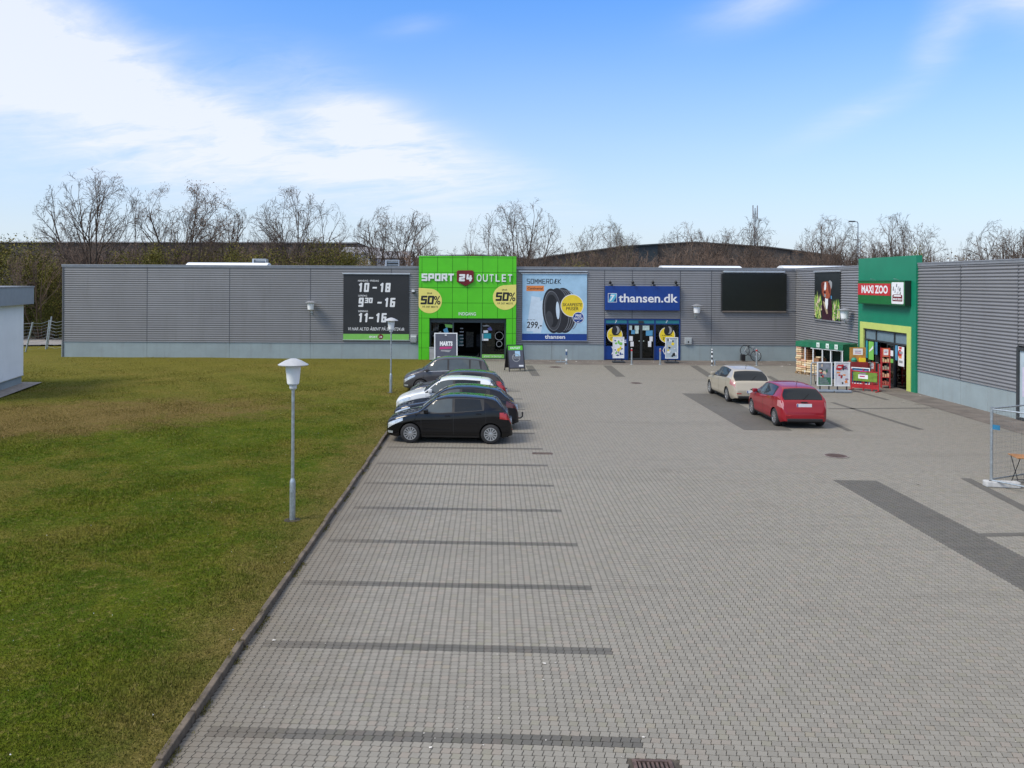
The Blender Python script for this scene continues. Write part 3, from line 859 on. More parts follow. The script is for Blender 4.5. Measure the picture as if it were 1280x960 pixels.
# ---- the sport shop inside the portal: dark sales room, frames, glazing
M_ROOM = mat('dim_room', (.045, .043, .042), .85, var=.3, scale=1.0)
M_SLATE = mat('slate_frame', (.055, .075, .085), .45, .2, var=.1)
sroom = MB()
dz = -6.0
sroom.box(ox0 - 1, ox1 + 1, 0, .015, dz, -.25); sroom.box(ox0 - 1, ox1 + 1, 3.1, 3.2, dz, -1.3); sroom.box(ox0 - 1, ox1 + 1, .015, 3.1, dz - .1, dz)
sroom.box(ox0 - 1.1, ox0 - 1, 0, 3.1, dz, -.25); sroom.box(ox1 + 1, ox1 + 1.1, 0, 3.1, dz, -.25)
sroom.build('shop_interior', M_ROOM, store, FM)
ent = MB()
d0, d1 = fp(567.3, 420)[0], fp(600.6, 420)[0]
ent.box(ox0, ox1, oz - .26, oz, -.1, .1)
for x in (ox0 + .04, d0 - .05, d1 + .05, ox1 - .04): ent.box(x - .045, x + .045, 0.03, oz - .262, -.06, .06)
ent.box(ox0 + .09, d0 - .1, .06, .14, -.05, .05); ent.box(d1 + .1, ox1 - .09, .06, .28, -.05, .05)
entrance = ent.build('shop_entrance', M_SLATE, store, FM)
GLS = glass('shop_glass', .62, .02, (.92, 1, 1))
for a, b in ((ox0 + .085, d0 - .095), (d1 + .095, ox1 - .085)):
    m = MB(); m.box(a, b, .28, oz - .265, -.008, .008); m.build('pane', GLS, entrance)
m = MB(); m.box(d1 + .1, ox1 - .09, .10, .34, .052, .06)
vsf = text(m, 'SPORT 24 OUTLET', (d1 + ox1) / 2, .16, .064, .10, 1); m.build('green_footer', [LGREEN, WHITE], entrance)
# window vinyls
def patches(name, items, mats, parent, M=None, z0=.0):
    """flat print: items = (outline, material index), laid one sheet above the other"""
    m = MB()
    for k, (pl, mi) in enumerate(items): m.poly(pl, z0 + .0012 * k, mi)
    return m.build(name, mats, parent, M)
def fpoly(*pts): return [fp(*p) for p in pts]
v = MB()
for pl, mi in [(fpoly((540.5, 420), (551, 414), (552, 416), (545, 421)), 0), (fpoly((554, 412), (559, 409), (561, 417), (556, 418)), 2), (fpoly((560, 416), (566, 416), (566, 421), (560, 421)), 3), (fpoly((556, 405), (566, 406), (566, 410), (557, 409)), 4)]:
    v.poly(pl, .014 + .001 * mi, mi)
v.build('window_sticker', [GREY, WHITE, MIDB, SKYB, LGREEN], entrance)
v = MB()
for pl, mi in [(fpoly((604.5, 416.8), (613.8, 416.8), (613.8, 423.2), (604.5, 423.2)), 2), (fpoly((602.3, 417), (604, 417), (604, 426), (602.3, 426)), 1), (fpoly((604.2, 423.4), (610.5, 423.4), (610.5, 425.8), (604.2, 425.8)), 1), (fpoly((604.3, 413), (610, 413), (610, 416), (604.3, 416)), 1),
               (fpoly((609, 411), (613, 408), (615.5, 413), (611, 413)), 3), (fpoly((603, 407), (609, 406), (613, 408), (604, 408)), 0)]:
    v.poly(pl, .014 + .001 * mi, mi)
for r_ in (.33, .30): pass
for cx_, cy_, rr in ((624, 420, .28), (624, 430, .2)):
    c0 = fp(cx_, cy_); o_ = circle(*c0, rr, 20); i_ = circle(*c0, rr - .03, 20)
    v.add([(a, b, .014) for a, b in o_] + [(a, b, .014) for a, b in i_], [(k, (k + 1) % 20, 20 + (k + 1) % 20, 20 + k) for k in range(20)], 0)
v.build('window_sticker', [GREY, WHITE, TEAL, mat('violet_print', (.12, .12, .34), .5), LGREEN], entrance)
# opening hours in small white lines on the glass at the side of the door
v = MB()
for k in range(6):
    c0 = fp(577, 411 + 4.2 * k); v.poly(rect(c0[0] - .1 - .03 * (k % 3), c0[0] + .1 + .03 * (k % 2), c0[1] - .03, c0[1] + .03), -.35 - .002 * k)
v.build('white_lettering', GREY, entrance)
# stock on rails inside
for k in range(7):
    x = ox0 + .5 + k * .72; zb = -1.6 - (k * 1.7 % 2.6)
    m = MB(); m.box(x - .26, x + .26, .5 + .1 * (k % 3), 1.45 + .12 * (k % 2), zb - .2, zb + .2); m.build('clothes_rack', mat('stock_%s' % 'abcdefg'[k], [(.10, .12, .2), (.25, .08, .06), (.08, .2, .2), (.3, .28, .25), (.05, .05, .06), (.2, .14, .06), (.1, .1, .12)][k], .8, var=.4, scale=9), store, FM)

# ---- blue tyre shop front
M_TRANS = mat('petrol_blue_transom', (.02, .19, .24), .4, var=.08)
f = MB()
fx = [fp(p, 420)[0] for p in (755.3, 784.3, 818.4, 850)]
f.box(fx[0], fx[3], b_top - .08, b_top, -.1, .07)
for x in (fx[0] + .04, fx[1], fx[2], fx[3] - .04): f.box(x - .04, x + .04, .02, b_top - .081, -.06, .065)
ztr0, ztr1 = fp(800, 404.3)[1], fp(800, 400)[1]
f.box(fx[0] + .08, fx[3] - .08, ztr0 - .06, ztr0, -.05, .055)
tyre_front = f.build('shop_entrance', NAVY, store, FM)
for a, b in zip(fx, fx[1:]):
    m = MB(); m.box(a + .05, b - .05, ztr0 + .002, ztr1, -.03, .045); m.build('transom_panel', M_TRANS, tyre_front)
m = MB(); c0 = fp(801, 402.5); m.box(c0[0] - .17, c0[0] + .17, c0[1] - .07, c0[1] + .07, .046, .10); m.build('door_sensor', DGREY, tyre_front, bevel=.01)
zlow = fp(800, 432.5)[1]
for a, b in ((fx[0], fx[1]), (fx[2], fx[3])):
    m = MB(); m.box(a + .05, b - .05, zlow, ztr0 - .062, -.01, .01); m.build('pane', GLS, tyre_front)
    m = MB(); m.box(a + .05, b - .05, .05, zlow - .004, -.02, .03); m.build('blue_panel', BLUE, tyre_front)
dm = (fx[1] + fx[2]) / 2
for a, b in ((fx[1] + .045, dm - .008), (dm + .008, fx[2] - .045)):
    m = MB()
    m.box(a, a + .06, .04, ztr0 - .065, -.03, .03); m.box(b - .06, b, .04, ztr0 - .065, -.03, .03); m.box(a + .061, b - .061, .04, .15, -.03, .03); m.box(a + .061, b - .061, ztr0 - .13, ztr0 - .066, -.03, .03)
    d_ = m.build('door', DGREY, tyre_front)
    m = MB(); m.box(a + .06, b - .06, .15, ztr0 - .13, -.006, .006); m.build('pane', glass('door_glass', .4, .02, (.85, .95, 1)), store, FM)
# paper notices on door glass
v = MB(); k = 0
for x, y, w_, h_, mi in [(787.7, 409.5, 4.4, 6, 0), (796, 409.5, 5.5, 5, 0), (796, 414.5, 4, 5, 0), (791.3, 415, 4.5, 5, 1), (788.6, 423.2, 4.6, 6, 2), (790, 430, 4, 6, 2), (807.4, 409.8, 8.5, 6, 0), (811.5, 416.3, 8.5, 6.5, 1), (813.8, 423.6, 4, 6, 2), (812, 430, 4, 7, 2), (799, 426.2, 1.4, 1, 0), (804.5, 426.2, 1.4, 1, 0)]:
    a = fp(x - w_ / 2, y + h_ / 2); b = fp(x + w_ / 2, y - h_ / 2)
    v = MB(); v.box(a[0], b[0], a[1], b[1], .010, .014 + .0007 * k); k += 1
    v.build('notice_sheet', [mat('pale_notice', (.50, .62, .58), .6, var=.2, scale=6), MIDB, WHITE][mi], tyre_front)
def sticker_tyre(px_, py_, r_):
    c0 = fp(px_, py_)
    v = MB()
    v.poly(circle(*c0, r_, 32), .014, 0); v.poly(circle(*c0, r_ * .94, 32), .0155, 1)
    # the tyre print leaning over the upper edge
    t0 = (c0[0] + .1, c0[1] + r_ * .62)
    v.poly([(t0[0] + .30 * math.cos(t) + .05 * math.sin(t), t0[1] + .36 * math.sin(t)) for t in np.linspace(0, 2 * np.pi, 22)[:-1]], .017, 2)
    v.poly([(t0[0] + .03 + .18 * math.cos(t), t0[1] + .25 * math.sin(t)) for t in np.linspace(0, 2 * np.pi, 18)[:-1]], .0185, 3)
    v.poly([(t0[0] - .08 + .14 * math.cos(t), t0[1] + .24 * math.sin(t)) for t in np.linspace(0, 2 * np.pi, 18)[:-1]], .020, 2)
    text(v, 'SKARPE PRISER', c0[0], c0[1] - .08 * r_, .0215, .055, 2, width=r_ * 1.3, bold=.01); text(v, '199,-', c0[0], c0[1] - .62 * r_, .0215, .2, 2, bold=.02)
    v.build('round_sticker', [WHITE, YEL2, BLACK, GREY], tyre_front)
sticker_tyre(768.4, 418.6, .51); sticker_tyre(833.8, 418.9, .52)
v = MB()
c0 = fp(781.2, 426.5); v.poly(rect(c0[0] - .12, c0[0] + .12, c0[1] - .14, c0[1] + .14), .013, 0); v.poly(rect(c0[0] - .08, c0[0] + .08, c0[1] - .1, c0[1] - .02), .015, 1); v.poly(rect(c0[0] - .08, c0[0] + .08, c0[1] + .04, c0[1] + .08), .0155, 1)
for px_ in (770, 833.5):
    c0 = fp(px_, 402); text(v, '7', c0[0], c0[1] - .09, .049, .2, 1, bold=.02, shear=.15)
for px_, sg in ((766, 1), (829.5, -1)):
    c0 = fp(px_, 438); v.add([(c0[0] - .1 * sg, c0[1] + .25, .034), (c0[0] - .04 * sg, c0[1] + .25, .034), (c0[0] + .08 * sg, c0[1], .034), (c0[0] - .04 * sg, c0[1] - .25, .034), (c0[0] - .1 * sg, c0[1] - .25, .034), (c0[0] + .02 * sg, c0[1], .034)], [(0, 1, 2, 5), (5, 2, 3, 4)], 1)
v.build('white_symbol', [BLUE, WHITE], tyre_front)
troom = MB()
troom.box(fx[0] - .5, fx[3] + .5, 0, .015, -5, -.1); troom.box(fx[0] - .5, fx[3] + .5, 3, 3.1, -5, -.26); troom.box(fx[0] - .5, fx[3] + .5, .015, 3, -5.1, -5); troom.box(fx[0] - .6, fx[0] - .5, 0, 3, -5, -.26); troom.box(fx[3] + .5, fx[3] + .6, 0, 3, -5, -.26)
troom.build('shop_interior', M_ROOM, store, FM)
for k in range(6):
    x = fx[0] + .3 + k * .85
    for j in range(3):
        m = MB(); m.box(x - .34, x + .3, .2 + j * .75, .62 + j * .75 + .1 * (k % 2), -3.6, -3.2); m.build('stocked_shelf', mat('shelf_%d' % ((k + j) % 4), [(.3, .26, .2), (.08, .14, .3), (.3, .08, .05), (.25, .25, .26)][(k + j) % 4], .7, var=.5, scale=7), store, FM)

# ---- right wing
sz_ = lambda px, py: rp(px, py)
def wing_clad(s0, s1, z0=PL + .015, z1=WALL_H - .16): return cladding(s0 + .018, s1 - .018, z0, z1, RM, amp=.019)
ps0, _ = rp(1072.5, 450, .12); ps1, _ = rp(1144.6, 450, .12)          # pet shop portal
ws = [0.05, ps0 + .05, ps1 - .05]
sj1 = rp(1201.5, 400)[0]; sd0 = rp(1273.2, 470)[0]
step = sj1 - ps1
wseg = [(0.05, ps0 + .02), (ps1 - .02, sj1), (sj1, sd0), (sd0 + 1.9, sd0 + 7), (sd0 + 7, sd0 + 13), (sd0 + 13, sd0 + 19), (sd0 + 19, sd0 + 25)]
jl = rp(1040, 400)[0]
wseg = [(0.05, ps0 + .02)] + wseg[1:]
for a, b in wseg:
    wing_clad(a, b)
    n = max(1, round((b - a) / 1.9))
    for k in range(n):
        m = MB(); m.box(a + (b - a) * k / n + .006, a + (b - a) * (k + 1) / n - .006, -.3, PL, -.12, .022 + .0012 * (k % 2)); m.build('plinth_panel', M_PLINTH, store, RM, bevel=.008)
    m = MB(); m.box(a, b, PL + .001, PL + .03, -.05, .058); m.build('drip_flashing', M_FLASH, store, RM)
    m = MB(); m.box(b - .03, b + .03, PL + .03, WALL_H - .17, 0, .03); m.build('panel_seam', M_SEAM, store, RM)
cladding(sd0, sd0 + 1.9, rp(1276, 434)[1] + .05, WALL_H - .16, RM, amp=.019)
m = MB(); m.box(.06, ps0 - .01, WALL_H - .16, WALL_H - .05, -.02, .065); m.box(.05, ps0 - .01, WALL_H - .05, WALL_H, -.35, .085); m.box(ps1 + .01, sd0 + 25, WALL_H - .16, WALL_H - .05, -.02, .065); m.box(ps1 + .01, sd0 + 25, WALL_H - .05, WALL_H, -.35, .085)
m.build('parapet_flashing', M_FLASH, store, RM, bevel=.006)
pz_in = rp(1106, 413)[1]
core(0.0, ps0 + .3, PL, WALL_H - .2, RM); core(ps1 - .3, sd0, PL, WALL_H - .2, RM); core(sd0 + 1.9, sd0 + 25, PL, WALL_H - .2, RM); core(sd0, sd0 + 1.9, 3.2, WALL_H - .21, RM)
m = MB(); m.box(-.3, sd0 + 25, WALL_H - .55, WALL_H - .36, -26, -.36); m.box(sd0 + 24.8, sd0 + 25, -.1, WALL_H - .1, -26, -.26); m.build('wing_roof', M_ROOF, store, RM)
# glazed door at the very right
m = MB(); dzt = rp(1276, 434)[1]
m.box(sd0, sd0 + .13, 0, dzt, -.05, .09); m.box(sd0 + 1.77, sd0 + 1.9, 0, dzt, -.05, .09); m.box(sd0 + .131, sd0 + 1.769, dzt - .12, dzt, -.05, .085); m.box(sd0 + .131, sd0 + 1.769, .0, .12, -.05, .085)
sdoor = m.build('side_door', DGREY, store, RM)
m = MB(); m.box(sd0 + .13, sd0 + 1.77, .12, dzt - .12, 0, .03); m.build('pane', mat('frosted_pane', (.42, .50, .55), .12, var=.1, scale=1.5), sdoor)
m = MB(); m.box(sd0 + .3, sd0 + 1.5, .9, 2.0, .031, .036); m.build('notice', mat('lilac_notice', (.55, .5, .62), .5, var=.1), sdoor)

# pet shop portal
M_PET = mat('sea_green_enamel', (.006, .205, .110), .42, var=.05, scale=1)
M_PETL = mat('pale_lime_enamel', (.52, .60, .16), .45, var=.05)
pd = .12
pt0 = rp(1072.5, 323, .12)[1]; ptop = (pt0 + rp(1145, 319.6, .12)[1]) / 2
ys0, ys1 = rp(1075.4, 430, .12)[0], rp(1139, 430, .12)[0]
yz1 = rp(1106, 405, .12)[1]
yi0, yi1 = rp(1079.4, 430, .12)[0], rp(1134, 430, .12)[0]
yzi = rp(1106, 413.4, .12)[1]
p = MB(); p.box(ps0, ys0, -.1, ptop, -.16, pd); p.box(ys1, ps1, -.1, ptop, -.16, pd); p.box(ys0 + .0005, ys1 - .0005, yz1, ptop - .0008, -.16, pd - .001)
portal = p.build('pet_shop_portal', M_PET, store, RM)
m = MB(); m.box(ys0 + .001, yi0, 0, yz1 - .001, -.2, pd + .03); m.box(yi1, ys1 - .001, 0, yz1 - .001, -.2, pd + .03); m.box(yi0 + .0005, yi1 - .0005, yzi, yz1 - .0015, -.2, pd + .029); m.build('lime_frame', M_PETL, portal, bevel=.006)
m = MB()
for zz in (.24,):
    m.box(yi0, yi1, yzi - .07, yzi - .002, -.12, .1)
m.box(yi0, yi1, yzi - .62, yzi - .54, -.08, .08)
xs = [yi0 + .04, yi0 + (yi1 - yi0) * .28, yi0 + (yi1 - yi0) * .70, yi1 - .04]
for x in xs: m.box(x - .04, x + .04, .02, yzi - .075, -.07, .07)
pent = m.build('shop_entrance', DGREY, store, RM)
m = MB(); m.box(yi0 + .02, yi1 - .02, yzi - .54, yzi - .07, -.02, .02); m.build('transom_panel', mat('blue_grey_glass_panel', (.16, .23, .27), .15, var=.1), pent)
for a, b in ((xs[0], xs[1]), (xs[2], xs[3])):
    m = MB(); m.box(a + .045, b - .045, .05, yzi - .625, -.008, .008); m.build('pane', GLS, pent)
# one leaf of the sliding door stands half open
m = MB(); a, b = xs[1] + (xs[2] - xs[1]) * .6, xs[2] - .045
m.box(a, a + .06, .04, yzi - .625, .015, .05); m.box(b - .06, b, .04, yzi - .625, .015, .05); m.box(a + .061, b - .061, .04, .14, .015, .05); m.box(a + .061, b - .061, yzi - .7, yzi - .626, .015, .05)
m.build('sliding_door', DGREY, pent)
m = MB(); m.box(a + .06, b - .06, .14, yzi - .7, .028, .036); m.build('pane', GLS, pent)
PM = [TEAL, LGREEN, MIDB, WHITE, RED, GREY, ORANGE]
k = 0
for x0, x1, y0, y1, mi in [(1083.5, 1086, 425, 447, 0), (1087, 1093.5, 427.5, 449, 1), (1095, 1098, 426, 443, 2), (1113, 1118, 438.5, 444.5, 3), (1113, 1118, 449, 453, 1), (1120.5, 1123.5, 432, 450, 2)]:
    a = rp(x0, y1); b = rp(x1, y0); v = MB(); v.box(a[0], b[0], a[1], b[1], .053 + .001 * k, .055 + .001 * k); v.build('window_poster', PM[mi], pent); k += 1
v = MB()
a = rp(1088, 440); b = rp(1093, 432); v.poly([(a[0], a[1]), (b[0], a[1] + .2), (b[0], b[1]), (a[0], b[1] - .3)], .064, 3); v.build('poster_flash', PM, pent); v = MB()
a = rp(1124.3, 457); b = rp(1132, 434); v.poly(rect(a[0], b[0], a[1], b[1]), .066, 3)
v.poly(circle((a[0] + b[0]) / 2 - .12, b[1] - .35, .2, 18), .067, 4)
for j in range(4): v.poly(rect(a[0] + .1, b[0] - .15 - .1 * (j % 2), a[1] + .15 + .22 * j, a[1] + .27 + .22 * j), .0675 + .0003 * j, (5, 6, 5, 4)[j])
v.build('shop_notice', PM, pent)
proom = MB()
proom.box(yi0 - .6, yi1 + .6, 0, .015, -6, -.08); proom.box(yi0 - .6, yi1 + .6, 3.4, 3.5, -6, -1.1); proom.box(yi0 - .6, yi1 + .6, .015, 3.4, -6.1, -6); proom.box(yi0 - .7, yi0 - .6, 0, 3.4, -6, -1.1); proom.box(yi1 + .6, yi1 + .7, 0, 3.4, -6, -1.1)
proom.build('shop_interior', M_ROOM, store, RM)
for k in range(8):
    x = yi0 + .2 + .62 * k
    m = MB()
    for j in range(3): m.box(x - .27, x + .27, .25 + .6 * j, .62 + .6 * j + .08 * ((k + j) % 2), -3.2 - .3 * (k % 2), -2.8)
    m.build('stocked_shelf', mat('goods_%d' % (k % 4), [(.35, .10, .07), (.12, .24, .10), (.36, .30, .22), (.12, .16, .3)][k % 4], .7, var=.5, scale=7), store, RM)

# ---- roof lights and roof boxes: they show over the parapet
M_DOME = mat('white_rooflight_plastic', (.80, .83, .85), .3, var=.03)
def rooflight(px0, px1, ptop_, y, label, dz=1.4):
    a = at(px0, ptop_, y); b = at(px1, ptop_, y)
    t_ = thing('rooflight', label, 'rooflight', T((a.x + b.x) / 2, y, WALL_H - .36), 'white rooflights on the flat roof')
    L_ = (b.x - a.x) / 2; hh = (a.z + b.z) / 2 - (WALL_H - .36)
    m = MB(); m.box(-L_, L_, -.8, .8, 0, hh * .6); m.build('curb', WPAINT, t_)
    pr = [(-.85, hh * .6)] + [(-.85 + 1.7 * i / 10, hh * .6 + .4 * hh * math.sin(math.pi * i / 10)) for i in range(1, 10)] + [(.85, hh * .6)]
    m = MB(); n = len(pr)
    m.add([(-L_ - .04, y_, z) for y_, z in pr] + [(L_ + .04, y_, z) for y_, z in pr], [tuple(range(n)), tuple(range(2 * n - 1, n - 1, -1))] + [(i, i + 1, n + i + 1, n + i) for i in range(n - 1)])
    m.build('dome', M_DOME, t_, smooth=True)
rooflight(237, 336, 328.3, 60, 'long white rooflight above the plain left stretch of wall')
rooflight(826, 923, 332.3, 60, 'long white rooflight above wall lamp and screen')
rooflight(976, 1063, 332.2, 60, 'long white rooflight above the inner corner by the dog banner')
def roofbox(px0, px1, py0, y, label):
    a = at(px0, py0, y); b = at(px1, py0, y)
    t_ = thing('vent_box', label, 'roof vent', T((a.x + b.x) / 2, y, WALL_H - .36), 'small vent boxes on the flat roof')
    h_ = a.z - (WALL_H - .36); w_ = (b.x - a.x) / 2
    m = MB(); m.box(-w_, -w_ * .78, -.4, .4, 0, h_); m.box(w_ * .92, w_, -.4, .4, 0, h_); m.box(-w_ * .779, w_ * .919, -.4, .4, h_ - .05, h_ - .001); m.box(-w_ * .779, w_ * .919, -.1, .4, 0, h_ - .051); m.build('casing', ALU, t_)
    m = MB()
    for i in range(4): m.box(-w_ * .77, w_ * .91, -.3, -.2, .03 + (h_ - .12) * i / 4, .03 + (h_ - .12) * (i + .45) / 4)
    m.build('louvre', DGREY, t_)
roofbox(317, 334, 323.6, 62, 'grey vent box on the roof beside the left rooflight')
roofbox(482, 499, 325.0, 62, 'grey vent box on the roof between hours board and green portal')
# ================================================================== SIGNS AND BANNERS ON THE WALLS
def fthing(name, label, cat, px, py, group=None, off=0.0):
    x, z = fp(px, py); return thing(name, label, cat, FM @ T(x, z, off), group), x, z
class Loc:
    """facade pixels to a thing's own coordinates"""
    def __init__(s, x, z, f=fp, px=None, py=None):
        s.x = x; s.z = z; s.f = f; s.px = px; s.py = py
    def __call__(s, px, py):
        a = s.f(px or s.px, py or s.py); return (a[0] - s.x, a[1] - s.z)

# --- SPORT 24 OUTLET over the green portal
t, x0, z0 = fthing('shop_sign', 'white raised letters with dark red shield across the bright green portal', 'shop sign', 584, 347, off=PD + .004); L = Loc(x0, z0, px=584, py=347)
hS = L(0, 342)[1] - L(0, 351.3)[1]
bx = L(527, 0)[0]; wS = (L(568, 0)[0] - bx) / 5
for i, ch in enumerate('SPORT'):
    m = MB(); block(m, ch, bx + wS * i + .02, L(0, 351.5)[1], 0.01, hS, 0, wS * .88, hS * .24, 0, .06); m.build('letter', WHITE, t)
bx = L(595, 0)[0]; wS = (L(641, 0)[0] - bx) / 6
for i, ch in enumerate('OUTLET'):
    m = MB(); text(m, ch, bx + wS * (i + .48), L(0, 351.8)[1], .01, hS * .98, depth=.06, width=wS * (.66 if ch in 'LET' else .78), bold=.012); m.build('letter', WHITE, t)
sh = [L(*p) for p in ((571, 339.5), (572.5, 338), (590.5, 338), (592, 339.5), (592, 352), (582, 357.7), (571, 352))]
m = MB(); m.prism(sh[::-1], .005, .10); sd_ = m.build('shield', DRED, t, bevel=.02)
m = MB(); block(m, '24', L(573.6, 0)[0], L(0, 351.6)[1], .101, hS * .95, L(582.6, 0)[0] - L(573.6, 0)[0], .38, .13, 0, .02, .06); m.build('numeral', WHITE, t)
# --- INDGANG
t, x0, z0 = fthing('entrance_lettering', 'small white entrance word just above the sport shop doorway', 'lettering', 584, 392, off=PD + .003)
m = MB(); text(m, 'INDGANG', 0, -.10, .0, .20, bold=.008, width=1.12, depth=.012); m.build('letters', WHITE, t)
# --- the two 50 % stickers
def half_off(px0, px1, py0, py1, corner, label):
    t, x0, z0 = fthing('discount_sticker', label, 'sticker', (px0 + px1) / 2, (py0 + py1) / 2, 'yellow half-price stickers on the green portal', off=PD + .004); L = Loc(x0, z0, px=(px0 + px1) / 2, py=(py0 + py1) / 2)
    a = L(px0, py1); b = L(px1, py0); r_ = (b[0] - a[0]) * .53
    cx_ = b[0] - r_ if corner == 'l' else a[0] + r_; cy_ = a[1] + r_
    pl = [(cx_ + r_ * math.cos(q), cy_ + r_ * math.sin(q)) for q in np.linspace(0, 2 * math.pi, 49)[:-1]]
    out = []
    for x, y in pl:
        # squared toward the outer upper corner
        if y > cy_ and ((x < cx_) if corner == 'l' else (x > cx_)):
            x, y = (a[0] if corner == 'l' else b[0]) if y < b[1] - .3 else x, max(y, min(b[1], y + .2))
        out.append((max(a[0], min(b[0], x)), min(b[1], y)))
    pts = [(x, y) for x, y in pl if not (y > cy_ and ((x < cx_) if corner == 'l' else (x > cx_)))]
    pts = [(max(a[0], min(b[0], x)), min(b[1], y)) for x, y in pts]
    cpt = (a[0], b[1]) if corner == 'l' else (b[0], b[1])
    pts.append(cpt)
    ang = lambda q: math.atan2(q[1] - cy_, q[0] - cx_)
    pts.sort(key=ang)
    m = MB(); m.prism(pts, 0, .006); m.build('yellow_field', YEL, t)
    m = MB(); cxx = (a[0] + b[0]) / 2 + (-.02 if corner == 'l' else .03)
    block(m, '50', cxx - .62, cy_ - .22, .0075, .56, .44, .40, .125, 0, .002, .10)
    text(m, '%', cxx + .47, cy_ - .22, .0075, .54, width=.42, bold=.015)
    text(m, 'SPAR', cxx - .02, cy_ + .44, .0075, .11, bold=.015); text(m, 'PÅ DET MESTE', cxx + .02, cy_ - .44, .0075, .115, bold=.012, width=1.0)
    m.build('print', BLACK, t)
half_off(523.6, 552.6, 359.8, 391.2, 'l', 'yellow rounded half-price sticker at the lower edge, portal side next to hours board')
half_off(615.6, 644.7, 355.6, 387.0, 'r', 'yellow rounded half-price sticker set slightly higher, portal side next to tyre banner')

# --- opening-hours board
def rails(t, L, px0, px1, pyt, pyb, ht=1.9, hb=1.2, out_=.07):
    a = L(px0, pyt); b = L(px1, pyt + ht)
    m = MB(); m.box(a[0] - .03, b[0] + .03, b[1], a[1], -.03, out_); m.build('top_rail', ALU, t, bevel=.008)
    a = L(px0, pyb - hb); b = L(px1, pyb)
    m = MB(); m.box(a[0] - .03, b[0] + .03, b[1], a[1], -.03, out_); m.build('bottom_rail', ALU, t, bevel=.008)
t, x0, z0 = fthing('opening_hours_board', 'black banner of opening hours with green foot strip left of the green portal', 'banner', 470, 426, off=.06); L = Loc(x0, z0, px=470, py=426)
rails(t, L, 428.7, 512, 341.2, 425.6)
a = L(429.2, 417.2); b = L(511.6, 343)
m = MB(); m.box(a[0], b[0], a[1] + .004, b[1], 0, .014); m.build('black_field', mat('charcoal_print', (.022, .023, .025), .5, var=.12, scale=.6), t)
a2 = L(429.2, 424.6)
m = MB(); m.box(a[0], b[0], a2[1], a[1], 0, .014); g_ = m.build('green_strip', LGREEN, t)
m = MB(); c0 = L(465, 421.8); text(m, 'SPORT', L(466.5, 0)[0], L(0, 422.3)[1], .0155, .13, 0, bold=.03, width=.52); m.poly(circle(*L(476, 420.8), .17, 16), .0155, 1); text(m, '24', L(476, 0)[0], L(0, 422.2)[1], .017, .13, 0, bold=.02)
m.build('print', [WHITE, DRED], g_)
m = MB(); hh = lambda p0, p1: L(0, p0)[1] - L(0, p1)[1]
def hours(s1, s2, px0, py1, py0, dpx, px2, sup=None):
    global m
    h_ = hh(py0, py1); tt = h_ * .205; wd = 7 * FY / FPX
    x = L(px0, 0)[0]; z = L(0, py1)[1]
    block(m, s1, x, z, .0155, h_, wd * 1.02, wd * .88, tt, 0, .003, .08)
    xe = x + wd * 1.02 * len(s1)
    if sup:
        block(m, sup, xe + .04, z + h_ * .42, .0155, h_ * .58, wd * .74, wd * .64, tt * .66, 0, .003, .08); xe += wd * 1.55
    dx_ = L(dpx, 0)[0]; m.prism([(dx_, z + h_ * .38), (dx_ + .28, z + h_ * .38), (dx_ + .30, z + h_ * .56), (dx_ + .02, z + h_ * .56)], .0155, .0185)
    block(m, s2, L(px2, 0)[0], z, .0155, h_, wd * 1.02, wd * .88, tt, 0, .003, .08)
HR = [('10', '18', 447.4, 365.0, 353.6, 465.3, 474), ('9', '16', 447.8, 383.6, 372.2, 471.5, 480, '30'), ('11', '16', 447.5, 402.8, 391.3, 461, 469.2)]
for (s_, px_, py_, wpx), hr in zip((('MANDAG - FREDAG', 460.3, 352, 26), ('LØRDAG', 453.2, 370.7, 11), ('SØNDAG', 453.8, 390.0, 12)), HR):
    m = MB(); hours(*hr); text(m, s_, L(px_, 0)[0], L(0, py_)[1], .0155, .11, bold=.01, width=wpx * FY / FPX); m.build('hours_line', WHITE, t)
m = MB()
text(m, 'VI HAR ALTID ÅBENT PÅ SPORT24.dk', L(470.5, 0)[0], L(0, 413)[1], .0155, .20, bold=.006, shear=.2, width=L(505.5, 0)[0] - L(435, 0)[0])
m.build('web_address_line', WHITE, t)

# --- tyre banner
t, x0, z0 = fthing('tyre_banner', 'large pale blue banner advertising a summer tyre, right of the green portal', 'banner', 693, 426, off=.06); L = Loc(x0, z0, px=693, py=426)
a = L(648, 338.3); b = L(734, 340.2); m = MB(); m.box(a[0], b[0], b[1], a[1], -.02, .09); m.build('canopy_rail', ALU, t)
rails(t, L, 652, 734, 341.3, 426.4, 1.3, 1.0)
a = L(652.6, 417); b = L(733.6, 342.4)
m = MB(); m.box(a[0], b[0], a[1] + .004, b[1], 0, .014); m.build('blue_field', SKYB, t)
m = MB(); a2 = L(652.6, 425.5); m.box(a[0], b[0], a2[1], a[1], 0, .014); nb = m.build('navy_band', BLUE, t)
m = MB(); text(m, 'thansen', L(693.5, 0)[0], L(0, 423.2)[1], .0155, .25, bold=.02, width=1.32); m.build('print', WHITE, nb)
m = MB()
